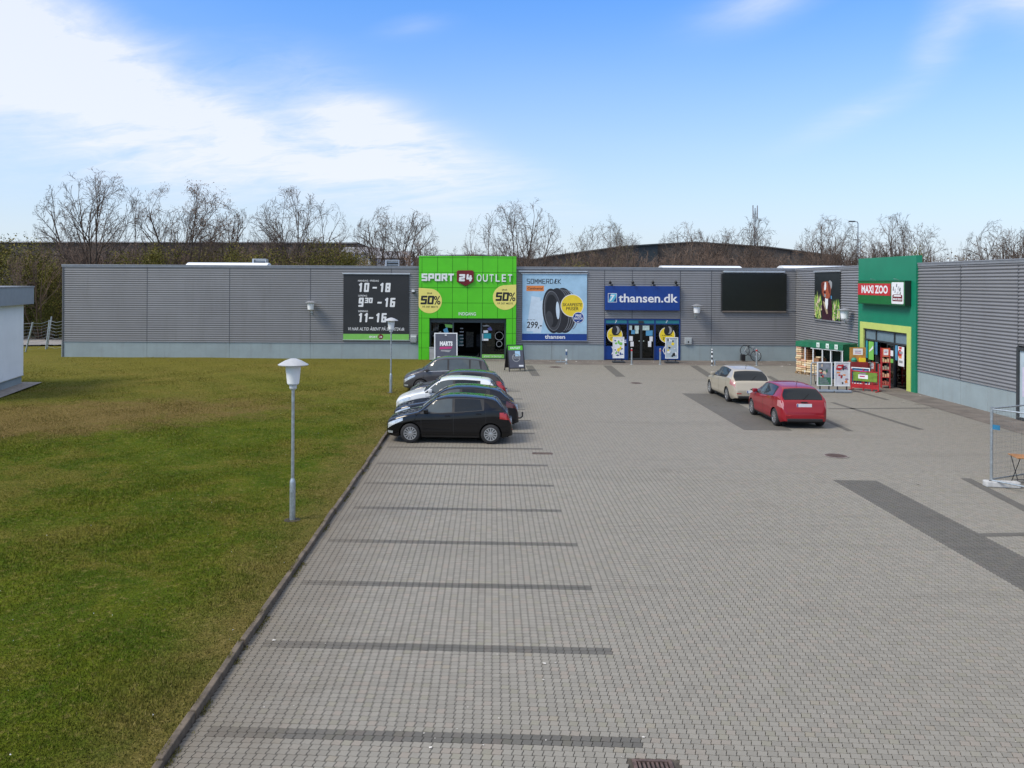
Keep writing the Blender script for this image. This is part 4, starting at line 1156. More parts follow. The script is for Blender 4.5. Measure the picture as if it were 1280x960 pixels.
# pale glow of the print and the tyre
for p0, p1, p2 in (((664, 370), (676, 372), (668, 414)), ((672, 378), (684, 372), (676, 416))): m.poly([L(*p0), L(*p1), L(*p2), L(p2[0] - 10, p2[1])][::-1], .0150 + .0002 * (p0[0] > 670), 0)
def ell(cx, cy, rx, ry, n=40, rot=0):
    c0 = L(cx, cy); s = FY / FPX
    cr, sr = math.cos(R(rot)), math.sin(R(rot))
    return [(c0[0] + s * (rx * math.cos(q) * cr - ry * math.sin(q) * sr), c0[1] + s * (rx * math.cos(q) * sr + ry * math.sin(q) * cr)) for q in np.linspace(0, 2 * math.pi, n + 1)[:-1]]
m.poly(ell(704.5, 388, 15, 28.3, rot=4), .0156, 1); m.poly(ell(697.5, 388.2, 14.5, 28.2, rot=4), .01575, 1)          # tread side
for k in range(5):
    o_ = ell(699 + 2.9 * k, 388, 12.5, 27.5 - k * .6, rot=5); i_ = ell(698.2 + 2.9 * k, 388, 12.5, 27.2 - k * .6, rot=5)
    n = len(o_)
    seg = [j for j in range(n) if -75 < ((j * 9 + 180) % 360 - 180) < 75]
    m.add([(x, y, .0160 + .0003 * k) for x, y in o_] + [(x, y, .0160 + .0003 * k) for x, y in i_], [(j, (j + 1) % n, n + (j + 1) % n, n + j) for j in seg], 2)
m.poly(ell(690.2, 388.5, 12.2, 28, rot=5), .0178, 1)
m.poly(ell(690.5, 388.5, 10.6, 25, rot=5), .0184, 2)
m.poly(ell(690.7, 388.5, 10.0, 24.2, rot=5), .0190, 3)
m.poly(ell(690.2, 388.5, 8.0, 20.5, rot=5), .0196, 5)
m.poly([p for p in ell(697.0, 388, 2.2, 11, rot=3)], .0202, 0)
m.poly(ell(687, 398, 4.2, 9.5, rot=8), .0202, 3)
m.build('tyre_print', [mat('ice_blue_print', (.58, .70, .80), .5, var=.06), mat('tyre_black_print', (.018, .018, .022), .5, var=.2), mat('tyre_grey_print', (.17, .18, .20), .5, var=.1), mat('tyre_dark_print', (.045, .047, .053), .5, var=.1), GREY, BLACK], t)
m = MB(); block(m, 'SOMMERDÆK', L(658, 0)[0], L(0, 354.8)[1], .0155, .32, .252, .205, .040, 0, .002); text(m, '299,-', L(667.5, 0)[0], L(0, 409.8)[1], .0155, .40, bold=.018, shear=.12, width=1.0); text(m, 'FRA PR. STK', L(663.6, 0)[0], L(0, 400.6)[1], .0155, .075, width=.55)
m.build('black_lettering', BLACK, t)
m = MB(); m.poly(rrect(*[L(657.5, 0)[0], L(679.5, 0)[0]], L(0, 364)[1], L(0, 357.2)[1], .02), .0155, 0); text(m, 'Continental', L(668.5, 0)[0], L(0, 361.9)[1], .0170, .15, 1, bold=.015, width=.98); m.build('orange_label', [ORANGE, BLACK], t)
m = MB(); m.poly(ell(715.0, 382, 14.4, 14.2), .0215, 0); m.poly(ell(715.0, 382, 13.6, 13.4), .0225, 1)
text(m, 'SKARPESTE', L(715, 0)[0], L(0, 382.6)[1], .0235, .20, 2, bold=.01, shear=.08, width=1.28); text(m, 'PRISER', L(715, 0)[0], L(0, 387.6)[1], .0235, .20, 2, bold=.01, shear=.08, width=.82)
m.build('yellow_roundel', [WHITE, YEL2, BLACK], t)
m = MB(); m.poly(ell(722.7, 397, 7.2, 7.1), .0245, 0); m.poly(ell(722.7, 397, 6.6, 6.5), .0255, 1); text(m, 'PRIS', L(722.7, 0)[0], L(0, 395.6)[1], .0265, .15, 0, bold=.03); text(m, 'MATCH', L(722.7, 0)[0], L(0, 399.2)[1], .0265, .14, 0, bold=.03, width=.55)
m.add([(L(720.5, 401)[0], L(0, 401)[1], .0265), (L(722, 402.6)[0], L(0, 402.6)[1], .0265), (L(725, 400.4)[0], L(0, 400.4)[1], .0265), (L(722, 401.6)[0], L(0, 401.6)[1], .0265)], [(0, 1, 2, 3)], 0)
m.build('blue_roundel', [WHITE, BLUE], t)

# --- thansen.dk sign box
t, x0, z0 = fthing('sign_box', 'royal blue sign box with white lettering above the tyre shop doors', 'shop sign', 802, 387.5, off=.05); L = Loc(x0, z0, px=802, py=387.5)
a = L(755.7, 387.6); b = L(848.6, 358)
m = MB(); m.box(a[0], b[0], a[1], b[1], -.02, .22); m.build('box', BLUE, t, bevel=.015)
m = MB(); text(m, 'thansen.dk', L(809, 0)[0], L(0, 377.6)[1], .2215, .54, bold=.018, width=L(846, 0)[0] - L(772.3, 0)[0], depth=.015); m.build('letters', WHITE, t)
m = MB(); q = [L(759, 0)[0], L(770, 0)[0], L(0, 378)[1], L(0, 366.7)[1]]
m.poly(rect(*q), .2215, 0); m.poly(rect(q[0] + .03, q[1] - .03, q[2] + .03, q[3] - .03), .2225, 1); m.poly([(q[0] + .03, q[2] + .03), (q[0] + .35, q[2] + .03), (q[1] - .03, q[3] - .2), (q[1] - .03, q[3] - .03), (q[0] + .2, q[3] - .03)], .2235, 2)
text(m, '7', (q[0] + q[1]) / 2 - .01, q[2] + .1, .2245, .38, 0, bold=.03, shear=.2); m.build('logo', [WHITE, NAVY, mat('cyan_print', (.10, .45, .62), .5)], t)
t_sign = t
for px_, sl_ in ((763, 'left end of the blue sign'), (791, 'top edge of the blue sign, second from left'), (816, 'top edge of the blue sign, third from left'), (844.5, 'right end of the blue sign, towards the lamp')):
    # floodlights on arms standing on top of the sign
    x, z = fp(px_, 357.5)
    s = thing('spotlight', 'small black spotlight on arm at the ' + sl_, 'spotlight', FM @ T(x, z, .16), 'row of four spotlights above the blue sign')
    m = MB(); m.tube([(0, 0, 0), (-.02, .12, .1), (-.06, .2, .22)], .018, 6); m.box(-.16, .16, 0, .03, -.08, .02); m.build('arm', DGREY, s)
    m = MB(); m.lathe([(.03, -.07), (.075, -.05), (.095, .08), (.085, .08), (.06, .0)], 12, M=T(-.09, .26, .26) @ Matrix.Rotation(R(55), 4, 'X')); m.build('lamp_head', BLACK, s, smooth=True)
    m = MB(); m.box(.03, .13, .03, .12, -.05, .04); m.build('driver_box', DGREY, s)

# --- dark screen
t, x0, z0 = fthing('led_screen', 'large switched-off black advertising screen high on the wall near the corner', 'screen', 942, 388, off=.06); L = Loc(x0, z0, px=942, py=388)
a = L(902, 387.9); b = L(981.6, 343)
m = MB(); m.box(a[0] - .05, b[0] + .05, a[1] - .05, b[1] + .04, -.05, .10); m.build('casing', mat('screen_casing', (.03, .032, .033), .5, .3), t, bevel=.01)
m = MB(); m.box(a[0], b[0], a[1], b[1], .101, .105); m.build('screen', mat('dead_screen', (.010, .012, .010), .32, var=.1, spec=.4), t)
m = MB(); q = L(903, 340.6); q2 = L(980, 338.8); m.box(q[0], q2[0], q[1], q2[1], -.05, .16); m.build('light_bar', ALU, t, bevel=.01)
m = MB(); q = L(902, 389.9); q2 = L(981.6, 388.9); m.box(q[0], q2[0], q[1], q2[1], -.05, .13); m.build('bottom_rail', mat('bronze_rail', (.22, .18, .15), .5, .4), t)
m = MB(); q = L(982, 387.9); q2 = L(997, 387.2); m.box(q[0], q2[0], q[1], q2[1], .0, .02); m.build('cable_duct', ALU, t)

# --- dog banner on the right wing
x0, z0 = rp(1035, 400); t = thing('dog_banner', 'tall banner with a brown and white dog in grass on black', 'banner', RM @ T(x0, z0, .06)); L = Loc(x0, z0, rp, 1035, 370)
a = L(1019.5, 399); b = L(1052, 340.5)
zt = (L(1019.5, 340.5)[1] + L(1052, 340)[1]) / 2; zb = (L(1019.5, 398.6)[1] + L(1052, 401.6)[1]) / 2
W_ = b[0] - a[0]; Hh = zt - zb
m = MB(); m.box(a[0] - .05, b[0] + .05, zt, zt + .10, -.03, .08); m.build('top_rail', ALU, t, bevel=.008)
m = MB(); m.box(a[0] - .02, b[0] + .02, zb - .07, zb, -.03, .06); m.build('bottom_rail', ALU, t, bevel=.008)
m = MB(); m.box(a[0], b[0], zb + .001, zt - .001, 0, .014); m.build('black_field', mat('deep_black_print', (.012, .016, .016), .5, var=.2), t)
U = lambda u, v: (a[0] + u * W_, zb + v * Hh)
m = MB(); r2 = random.Random(5); kk = 0
for i in range(170):
    left = i % 2 == 0
    u = r2.uniform(0.0, .30) if left else r2.uniform(.68, .985); top = (.62 if left else .50) * (1 - .25 * r2.random()) * (.9 if u in (0,) else 1)
    v0 = r2.uniform(0, top * .75); v1 = min(top, v0 + r2.uniform(.08, .2)); wd = r2.uniform(.012, .03)
    pts = [(max(0, u - wd), v0), (min(.995, u + wd), v0), (min(.995, max(0.005, u + r2.uniform(-.03, .03))), v1)]
    m.poly([U(*q) for q in pts], .0152 + .00001 * kk, r2.choice([0, 0, 1, 1, 2, 3])); kk += 1
m.build('meadow_print', [GRASSP, GRASSL, mat('dark_leaf_print', (.03, .10, .02), .5, var=.3), SKIN], t)
m = MB(); lay = [0]
def dog(pts, mi): m.poly([U(*q) for q in pts], .0175 + .0006 * lay[0], mi); lay[0] += 1
dog([(.32, .0), (.70, .0), (.72, .25), (.68, .46), (.62, .56), (.38, .50), (.30, .30)], 0)
dog([(.34, .40), (.45, .36), (.50, .28), (.55, .14), (.50, .12), (.43, .22)], 3)
dog([(.44, .47), (.55, .47), (.55, .34), (.52, .22), (.47, .24), (.43, .36)], 2)
dog([(.56, .80), (.62, .835), (.70, .79), (.70, .70), (.66, .64), (.60, .70)], 4)
dog([(.30, .76), (.36, .80), (.52, .81), (.60, .77), (.66, .66), (.64, .54), (.60, .46), (.50, .44), (.36, .50), (.31, .60)], 1)
dog([(.28, .77), (.34, .80), (.40, .76), (.34, .66), (.31, .50), (.29, .62)], 5)
dog([(.54, .80), (.60, .78), (.64, .64), (.62, .52), (.57, .60), (.55, .70)], 5)
dog([(.42, .79), (.47, .79), (.48, .69), (.46, .63), (.40, .62), (.40, .68)], 2)
dog([(.38, .60), (.46, .60), (.46, .565), (.42, .55), (.38, .57)], 0)
dog([(.40, .55), (.47, .53), (.46, .48), (.41, .48)], 4)
for ux in (.375, .50): dog([(ux - .012, .69), (ux + .012, .69), (ux + .012, .672), (ux - .012, .672)], 0)
dog([(.66, .52), (.70, .50), (.70, .44), (.66, .45)], 6)
m.build('dog_print', [mat('maroon_print', (.035, .008, .016), .5, var=.3), mat('fox_brown_print', (.34, .085, .04), .5, var=.25, scale=8), WHITE, mat('tan_print', (.35, .27, .17), .5, var=.3), GREY, mat('dark_russet_print', (.13, .025, .015), .5, var=.3), MIDB], t)

# --- MAXI ZOO sign
x0, z0 = rp(1102, 380, pd); t = thing('sign_box', 'deep green sign box with red band and white pet shop name', 'shop sign', RM @ T(x0, z0, pd + .01)); rps = lambda px, py: rp(px, py, pd + .3); L = Loc(x0, z0, rps, 1102, 365)
a = L(1072.6, 379.5); b = L(1131, 352); zt = (L(1072.6, 351)[1] + L(1131, 352.2)[1]) / 2; zb = (L(1072.6, 379)[1] + L(1131, 381.6)[1]) / 2
m = MB(); m.box(a[0], b[0], zb, zt, 0, .30); m.build('box', mat('bottle_green_enamel', (.010, .145, .035), .3, var=.08), t, bevel=.012)
m = MB(); m.box(b[0] + .001, b[0] + .012, zb + .01, zt - .01, .01, .29); m.build('end_cap', mat('black_green_cap', (.008, .02, .014), .5), t)
m = MB(); m.box(a[0] - .01, b[0] + .012, zt + .001, zt + .035, -.005, .31); m.box(a[0] - .01, b[0] + .012, zb - .03, zb - .001, -.005, .31); m.build('trim', mat('dark_green_trim', (.01, .06, .03), .4), t)
rw = L(1113.5, 360)[0]; z1 = zt - (zt - zb) * .10; z2 = zt - (zt - zb) * .62
m = MB(); m.box(a[0] + .02, rw, z2, z1, .301, .312); text(m, 'MAXI ZOO', (a[0] + rw) / 2 + .10, z2 + (z1 - z2) * .20, .3135, (z1 - z2) * .62, 1, bold=.035, width=(rw - a[0]) * .80); m.build('red_band', [RED, WHITE], t)
c0, c1 = L(1115.2, 0)[0], L(1130, 0)[0]; zc0, zc1 = zb + .06, zt - .05
m = MB(); m.prism(rrect(c0, c1, zc0, zc1, .06), .301, .322, 0)
wc, hc = c1 - c0, zc1 - zc0
lay = [0]
def crd(pts, mi): m.poly([(c0 + u * wc, zc0 + v * hc) for u, v in pts], .3235 + .0008 * lay[0], mi); lay[0] += 1
def rr_(u0, u1, v0, v1): return [(u0, v0), (u1, v0), (u1, v1), (u0, v1)]
crd([(.08, .12), (.92, .12), (.92, .40), (.80, .44), (.20, .44), (.08, .40)], 1)
crd([(.18, .34), (.82, .34), (.78, .41), (.22, .41)], 0)
text(m, 'MAXI ZOO', c0 + wc * .5, zc0 + hc * .18, .3262, hc * .085, 0, bold=.05, width=wc * .74)
for pts in ([(.10, .62), (.16, .80), (.20, .80), (.18, .60)], [(.40, .80), (.44, .93), (.49, .93), (.47, .76)], [(.66, .62), (.72, .76), (.78, .74), (.74, .56)], [(.28, .52), (.32, .62), (.35, .60), (.32, .50)], [(.70, .46), (.76, .56), (.80, .54), (.77, .46)]): crd(pts, 2)
for pts in ([(.22, .64), (.34, .72), (.38, .66), (.28, .54)], [(.50, .70), (.62, .84), (.66, .80), (.56, .62)], [(.44, .50), (.58, .60), (.60, .52), (.48, .46)]): crd(pts, 3)
m.build('logo_card', [WHITE, DRED, DGREY, mat('silver_print', (.55, .56, .6), .5)], t)
for px_ in (1090, 1119.5):
    x, z = rps(px_, 350.5); x -= x0; z -= z0
    m = MB(); m.tube([(x, zt + .03, .1), (x, zt + .10, .25), (x, zt + .12, .38)], .012, 6); m.build('lamp_arm', ALU, t)

# --- wall lamps
def wall_lamp(M, label):
    t = thing('wall_lamp', label, 'wall lamp', M, 'opal wall lamps with flat caps')
    m = MB(); m.box(-.05, .05, -.75, -.5, 0, .03); m.tube([(0, -.62, .02), (0, -.66, .3), (0, -.60, .45), (0, -.42, .47)], .03, 8); m.build('bracket', GALV, t)
    rot = T(0, 0, .47) @ Matrix.Rotation(R(-90), 4, 'X')
    up = Matrix(((1, 0, 0, 0), (0, 0, 1, 0), (0, -1, 0, .47), (0, 0, 0, 1)))
    m = MB(); m.lathe([(.05, -.44), (.15, -.42), (.19, -.40), (.235, .05)], 20, M=up, cap=True); m.build('opal_shade', mat('opal_plastic', (.80, .82, .83), .35, var=.03), t, smooth=True)
    m = MB(); m.lathe([(.36, .04), (.37, .06), (.16, .14), (.02, .17)], 22, M=up); m.build('lamp_cap', mat('lamp_cap_grey', (.30, .31, .33), .5, .2), t, smooth=True)
x, z = fp(390, 379); wall_lamp(FM @ T(x, z, .03), 'opal wall lamp on the grey wall left of the hours board')
x, z = fp(868.5, 383); wall_lamp(FM @ T(x, z, .03), 'opal wall lamp between blue sign and black screen')
x, z = rp(1058, 389, .4); wall_lamp(RM @ T(x, z, .03), 'opal wall lamp between dog banner and green pet shop portal')
# --- little boxes on the wall
t, x0, z0 = fthing('meter_box', 'pale grey meter box on the wall right of the blue shop front', 'meter box', 859.8, 430)
m = MB(); m.box(-.22, .22, -.02, .42, .0, .14); m.build('casing', mat('box_grey', (.42, .45, .46), .5), t, bevel=.01); m = MB(); m.box(-.18, .18, .02, .38, .141, .15); m.build('door', mat('box_grey_door', (.36, .39, .40), .5), t); m = MB(); m.box(-.04, .04, .08, .2, .151, .155); m.build('sticker', BLACK, t)
t, x0, z0 = fthing('notice_case', 'small grey slatted notice case between hours board and green portal', 'notice case', 517, 428)
m = MB(); m.box(-.2, .2, 0, .5, .0, .10); m.build('casing', mat('box_grey', (.42, .45, .46), .5), t, bevel=.01)
for i in range(4):
    m = MB(); m.box(-.17, .17, .06 + .1 * i, .12 + .1 * i, .101, .108); m.build('slat', WHITE if i == 3 else GREY, t)
m = MB(); m.box(-.2, .2, -.05, -.01, 0, .09); m.build('tray', BLACK, t)
t, x0, z0 = fthing('dome_camera', 'small dark dome camera on the wall beside the green portal', 'camera', 516.5, 364.5)
m = MB(); m.box(-.09, .09, -.02, .12, 0, .1); m.build('bracket', WPAINT, t); m = MB(); m.lathe([(.1, 0), (.09, -.06), (.04, -.1), (0, -.11)], 12, M=Matrix(((1, 0, 0, .02), (0, 0, 1, -.02), (0, -1, 0, .1), (0, 0, 0, 1)))); m.build('dome', BLACK, t, smooth=True)

# ================================================================== STREET FURNITURE
def lamp_post(px, py, label, h=3.42):
    p = G(px, py)
    z = float(ground_z(np.array((p.x - LO.x) * RGT.x + (p.y - LO.y) * RGT.y), np.array(p.x), np.array(p.y)))
    p = G(px, py, z)
    t = thing('street_lamp', label, 'lamp post', T(p.x, p.y, z - .02), 'lamp posts on the lawn')
    m = MB(); m.lathe([(.19, 0.0), (.17, .028), (.07, .03)], 16); m.build('earth_ring', mat('dark_soil', (.045, .036, .022), .95, var=.4, scale=12), t)
    m = MB(); m.lathe([(.062, .0), (.062, .80), (.056, .84), (.036, .90)], 14); m.build('base_sleeve', GALV, t, smooth=True)
    m = MB(); m.lathe([(.035, .86), (.033, h - .62)], 12); m.build('pole', GALV, t, smooth=True)
    m = MB(); m.box(-.03, .03, -.064, -.058, .35, .62); m.build('service_hatch', GALV, t)
    m = MB(); m.lathe([(.05, h - .66), (.075, h - .63), (.08, h - .56), (.11, h - .55), (.11, h - .535)], 16); m.build('collar', mat('lamp_collar', (.52, .55, .57), .5), t, smooth=True)
    m = MB(); m.lathe([(.105, h - .535), (.125, h - .53), (.165, h - .14)], 24); m.build('opal_shade', mat('opal_plastic', (.80, .82, .83), .35, var=.03), t, smooth=True)
    m = MB(); m.lathe([(.12, h - .15), (.315, h - .145), (.32, h - .13), (.17, h - .045), (.06, h - .005), (0, h)], 28); m.build('lamp_cap', mat('lamp_cap_pale', (.46, .47, .48), .5, .2), t, smooth=True)
lamp_post(365.5, 650, 'tall lamp post with flat cone cap, nearest on the lawn by the kerb')
lamp_post(488.5, 491, 'slim lamp post farther back, in front of the hours board')

def a_board(px, py, yaw, w_, h_, frame_m, label, art, lean=R(16)):
    p = G(px, py)
    t = thing('a_board', label, 'pavement sign', T(p.x, p.y, .008) @ RZ(yaw), 'folding pavement signs by the sport shop')
    for sg in (1, -1):
        # panels lean together at the top; local front is -Y
        Mx = T(0, -sg * math.sin(lean) * h_, 0) @ Matrix.Rotation(R(0) if sg > 0 else math.pi, 4, 'Z') @ Matrix.Rotation(-lean, 4, 'X') @ Matrix.Rotation(R(90), 4, 'X')
        bw = .055
        m = MB(); m.box(-w_ / 2, -w_ / 2 + bw, 0, h_, -.015, .015); m.box(w_ / 2 - bw, w_ / 2, 0, h_, -.015, .015); m.box(-w_ / 2 + bw, w_ / 2 - bw, h_ - bw, h_, -.015, .0149); m.box(-w_ / 2 + bw, w_ / 2 - bw, .16, .16 + bw, -.015, .0149)
        fr = m.build('frame', frame_m, t, Mx)
        m = MB(); m.box(-w_ / 2 + bw, w_ / 2 - bw, .16 + bw, h_ - bw, -.008, .006); pn = m.build('panel', BLACK, t, Mx)
        if sg > 0: art(pn, w_ / 2 - bw, .16 + bw, h_ - bw)
    return t
def art_sale(pn, hw, z0, z1):
    m = MB(); H_ = z1 - z0
    m.poly(rect(-hw, hw, z0, z1), .0075, 0)
    text(m, 'MARTS', 0.02, z0 + H_ * .62, .009, H_ * .13, 1, bold=.05, width=hw * 1.2)
    m.prism([(-hw * .62, z0 + H_ * .50), (hw * .5, z0 + H_ * .52), (hw * .62, z0 + H_ * .59), (-hw * .55, z0 + H_ * .58)], .0082, .009, 2)
    m.poly([(-hw * .5, z0 + H_ * .44), (hw * .3, z0 + H_ * .41), (hw * .5, z0 + H_ * .47), (-hw * .45, z0 + H_ * .48)], .009, 3)
    m.poly(rect(-hw * .8, -hw * .1, z0 + H_ * .24, z0 + H_ * .27), .009, 1); m.poly(rect(-hw * .8, hw * .4, z0 + H_ * .16, z0 + H_ * .175), .009, 3); m.poly(rect(-.06, .06, z1 - .1, z1 - .05), .009, 1)
    m.poly([(hw * .3, z0 + H_ * .12), (hw * .9, z0 + H_ * .10), (hw * .8, z0 + H_ * .28), (hw * .5, z0 + H_ * .26)], .009, 3)
    m.build('poster', [mat('slate_print', (.075, .08, .105), .5, var=.1), WHITE, PINK, GREY], pn)
def art_vr(pn, hw, z0, z1):
    m = MB(); H_ = z1 - z0
    m.poly(rect(-hw, hw, z0, z1), .0075, 0); m.poly(rect(-hw, hw, z1 - H_ * .2, z1), .009, 1); text(m, 'OUTLET', 0, z1 - H_ * .15, .0105, H_ * .09, 2, bold=.03, width=hw * 1.4)
    m.poly(rect(-hw * .1, hw * .6, z0 + H_ * .52, z0 + H_ * .75), .009, 3)
    o_ = circle(0, z0 + H_ * .45, hw * .55, 20); i_ = circle(0, z0 + H_ * .45, hw * .45, 20)
    m.add([(a, b, .0105) for a, b in o_] + [(a, b, .0105) for a, b in i_], [(k, (k + 1) % 20, 20 + (k + 1) % 20, 20 + k) for k in range(20)], 4)
    text(m, '50%', 0, z0 + H_ * .40, .0115, H_ * .12, 4, bold=.01); m.poly(rect(hw * .3, hw * .9, z0 + H_ * .05, z0 + H_ * .12), .009, 2)
    m.build('poster', [mat('slate_print', (.075, .08, .105), .5, var=.1), GREENP, WHITE, SKYB, GREY], pn)
a_board(557, 460, R(4), 1.35, 2.1, WPAINT, 'white framed folding sign in front of the sport shop window', art_sale, R(12))
a_board(643.5, 463.5, R(14), .98, 1.55, BLACK, 'black folding sign with green top right of the sport shop door', art_vr, R(17))
p = G(540, 452); t = thing('grey_cabinet', 'plain light grey cabinet standing left of the sport shop door', 'cabinet', T(p.x, FY - 1.0, .008))
m = MB(); m.box(-.18, .18, -.2, .2, .05, .82); m.build('body', mat('cabinet_grey', (.36, .37, .37), .6), t, bevel=.012); m = MB(); m.box(-.2, .2, -.22, .22, .821, .85); m.build('lid', GREY, t); m = MB(); m.box(-.16, .16, -.18, .18, 0, .05); m.build('foot', BLACK, t)

def bollard(px, py, label, bands_, h=1.0, r_=.055):
    p = G(px, py); t = thing('bollard', label, 'bollard', T(p.x, p.y, .006), 'bollards in front of the shops')
    m = MB(); m.lathe([(r_, 0), (r_, h - .02), (r_ * .7, h)], 14); m.build('post', bands_[0], t, smooth=True)
    for z0, z1, mm in bands_[1]:
        m = MB(); m.lathe([(r_ + .003, z0), (r_ + .003, z1)], 14, cap=False); m.build('band', mm, t, smooth=True)
    m = MB(); m.lathe([(r_ + .06, 0), (r_ + .05, .012), (r_, .014)], 14); m.build('foot_plate', GALV, t)
bollard(789.6, 455.5, 'pale red-topped bollard beside the left door poster of the blue shop', (GALV, [(.82, .93, RED)]))
bollard(825.2, 455.5, 'pale red-topped bollard beside the right door poster of the blue shop', (GALV, [(.80, .9, mat('faded_red', (.45, .16, .14), .6))]))
bollard(890, 457, 'black and white banded bollard right of the meter box', (WPAINT, [(.05, .2, DGREY), (.36, .5, DGREY), (.64, .78, DGREY), (.9, .97, DGREY)]), h=1.02, r_=.042)
bollard(945.8, 457, 'grey bollard with red top in front of the leaning bicycle', (GALV, [(.88, .98, RED)]), h=1.02)
bollard(893.5, 456.8, 'low bare metal stub beside the banded bollard', (GALV, []), h=.36, r_=.04)
bollard(708, 455, 'steel bollard with blue and white bands in front of the tyre banner', (GALV, [(.55, .75, mat('bollard_blue', (.05, .1, .2), .5)), (.2, .34, WPAINT), (.8, .9, WPAINT)]), h=.86)
p = G(702, 453); t = thing('base_plate', 'low grey steel base lying by the banded bollard', 'steel base', T(p.x, p.y, .006))
m = MB(); m.box(-.38, .22, -.16, .16, 0, .07); m.build('plate', GALV, t, bevel=.01); m = MB(); m.cyl((-.05, 0, .07), (-.05, 0, .42), .025); m.build('tube', GALV, t)

def poster_stand(px, py, yaw, w_, h_, label, art, group, base_m=DGREY):
    p = G(px, py); t = thing('poster_stand', label, 'poster stand', T(p.x, p.y, .008) @ RZ(yaw), group)
    m = MB(); m.prism([(-w_ * .53, -.24), (w_ * .53, -.24), (w_ * .53, .24), (-w_ * .53, .24)], 0, .11); m.build('weighted_base', base_m, t, bevel=.03)
    m = MB()
    for s in (-1, 1): m.cyl((s * w_ * .3, 0, .1), (s * w_ * .3, 0, .30), .03, 10)
    m.build('foot_spring', BLACK, t)
    up = T(0, 0, .28) @ Matrix.Rotation(R(90), 4, 'X')
    m = MB(); b_ = .05
    m.box(-w_ / 2, -w_ / 2 + b_, 0, h_, -.025, .03); m.box(w_ / 2 - b_, w_ / 2, 0, h_, -.025, .03); m.box(-w_ / 2 + b_, w_ / 2 - b_, 0, b_, -.025, .0295); m.box(-w_ / 2 + b_, w_ / 2 - b_, h_ - b_, h_, -.025, .0295)
    m.build('frame', WPAINT, t, up)
    m = MB(); m.box(-w_ / 2 + b_, w_ / 2 - b_, b_, h_ - b_, -.02, .01); bk = m.build('backing', WHITE, t, up)
    art(bk, w_ / 2 - b_, b_, h_ - b_)
def art_mix(seed, cols, extra=None):
    def f(pn, hw, z0, z1):
        r_ = random.Random(seed); m = MB(); H_ = z1 - z0; k = 0
        m.poly(rect(-hw, hw, z0, z1), .0115, 0)
        for i in range(16):
            cx_, cy_ = r_.uniform(-hw * .75, hw * .75), z0 + H_ * r_.uniform(.08, .92); a_ = r_.uniform(.06, .2) * hw * 2; b_ = r_.uniform(.03, .10) * H_
            n = r_.choice([4, 4, 7, 9]); off_ = r_.random() * 6
            pts = [(max(-hw, min(hw, cx_ + a_ * math.cos(off_ + q))), max(z0, min(z1, cy_ + b_ * math.sin(off_ + q)))) for q in np.linspace(0, 2 * math.pi, n + 1)[:-1]]
            m.poly(pts, .013 + .0007 * k, r_.randrange(1, len(cols))); k += 1
        if extra: extra(m, hw, z0, z1, k)
        m.build('poster', cols, pn)
    return f
def ex_left(m, hw, z0, z1, k):
    z = .026; m.poly(rect(-hw, hw, z0, z0 + (z1 - z0) * .34), z, 4)
    for j in range(3): m.poly(rect(-hw * .8, hw * (.7 - .2 * j), z0 + (z1 - z0) * (.06 + .09 * j), z0 + (z1 - z0) * (.11 + .09 * j)), z + .001, 0)
def ex_right(m, hw, z0, z1, k):
    z = .026; H_ = z1 - z0
    m.poly(circle(-hw * .42, z0 + H_ * .80, hw * .44, 20), z, 1); m.poly(rect(-hw * .7, -hw * .14, z0 + H_ * .78, z0 + H_ * .84), z + .001, 0)
    for j in range(3): m.poly(rect(hw * .2, hw * (.85 - .1 * j), z0 + H_ * (.72 + .07 * j), z0 + H_ * (.75 + .07 * j)), z + .0015, 5)
PUR = mat('purple_grey_print', (.25, .2, .32), .5, var=.2)
poster_stand(773, 453.5, 0, .72, 1.35, 'white poster stand with food-coloured print left of the blue shop doors', art_mix(2, [WHITE, BLUE, YEL2, GREY, LGREEN]), 'poster stands at the blue shop doors')
poster_stand(839.5, 454, 0, .80, 1.35, 'white poster stand with black and yellow print right of the blue shop doors', art_mix(5, [mat('grey_blue_print', (.42, .5, .56), .5), BLACK, YEL2, WHITE, DGREY]), 'poster stands at the blue shop doors')
ybase = mat('blue_grey_base', (.22, .26, .31), .5, var=.1)
poster_stand(1030.5, 490, R(-4), .68, 1.12, 'white poster stand with dark fruit print and green foot, behind red car', art_mix(8, [mat('dusk_print', (.22, .24, .28), .5, var=.3), RED, BLACK, WHITE, mat('forest_print', (.03, .14, .07), .5), SKIN], ex_left), 'poster stands at the pet shop', ybase)
poster_stand(1052.5, 490.5, R(-4), .70, 1.14, 'white poster stand with red round logo beside the trolley rail', art_mix(9, [mat('pale_lilac_print', (.62, .62, .66), .5), RED, ORANGE, MIDB, BLACK, PUR], ex_right), 'poster stands at the pet shop', ybase)

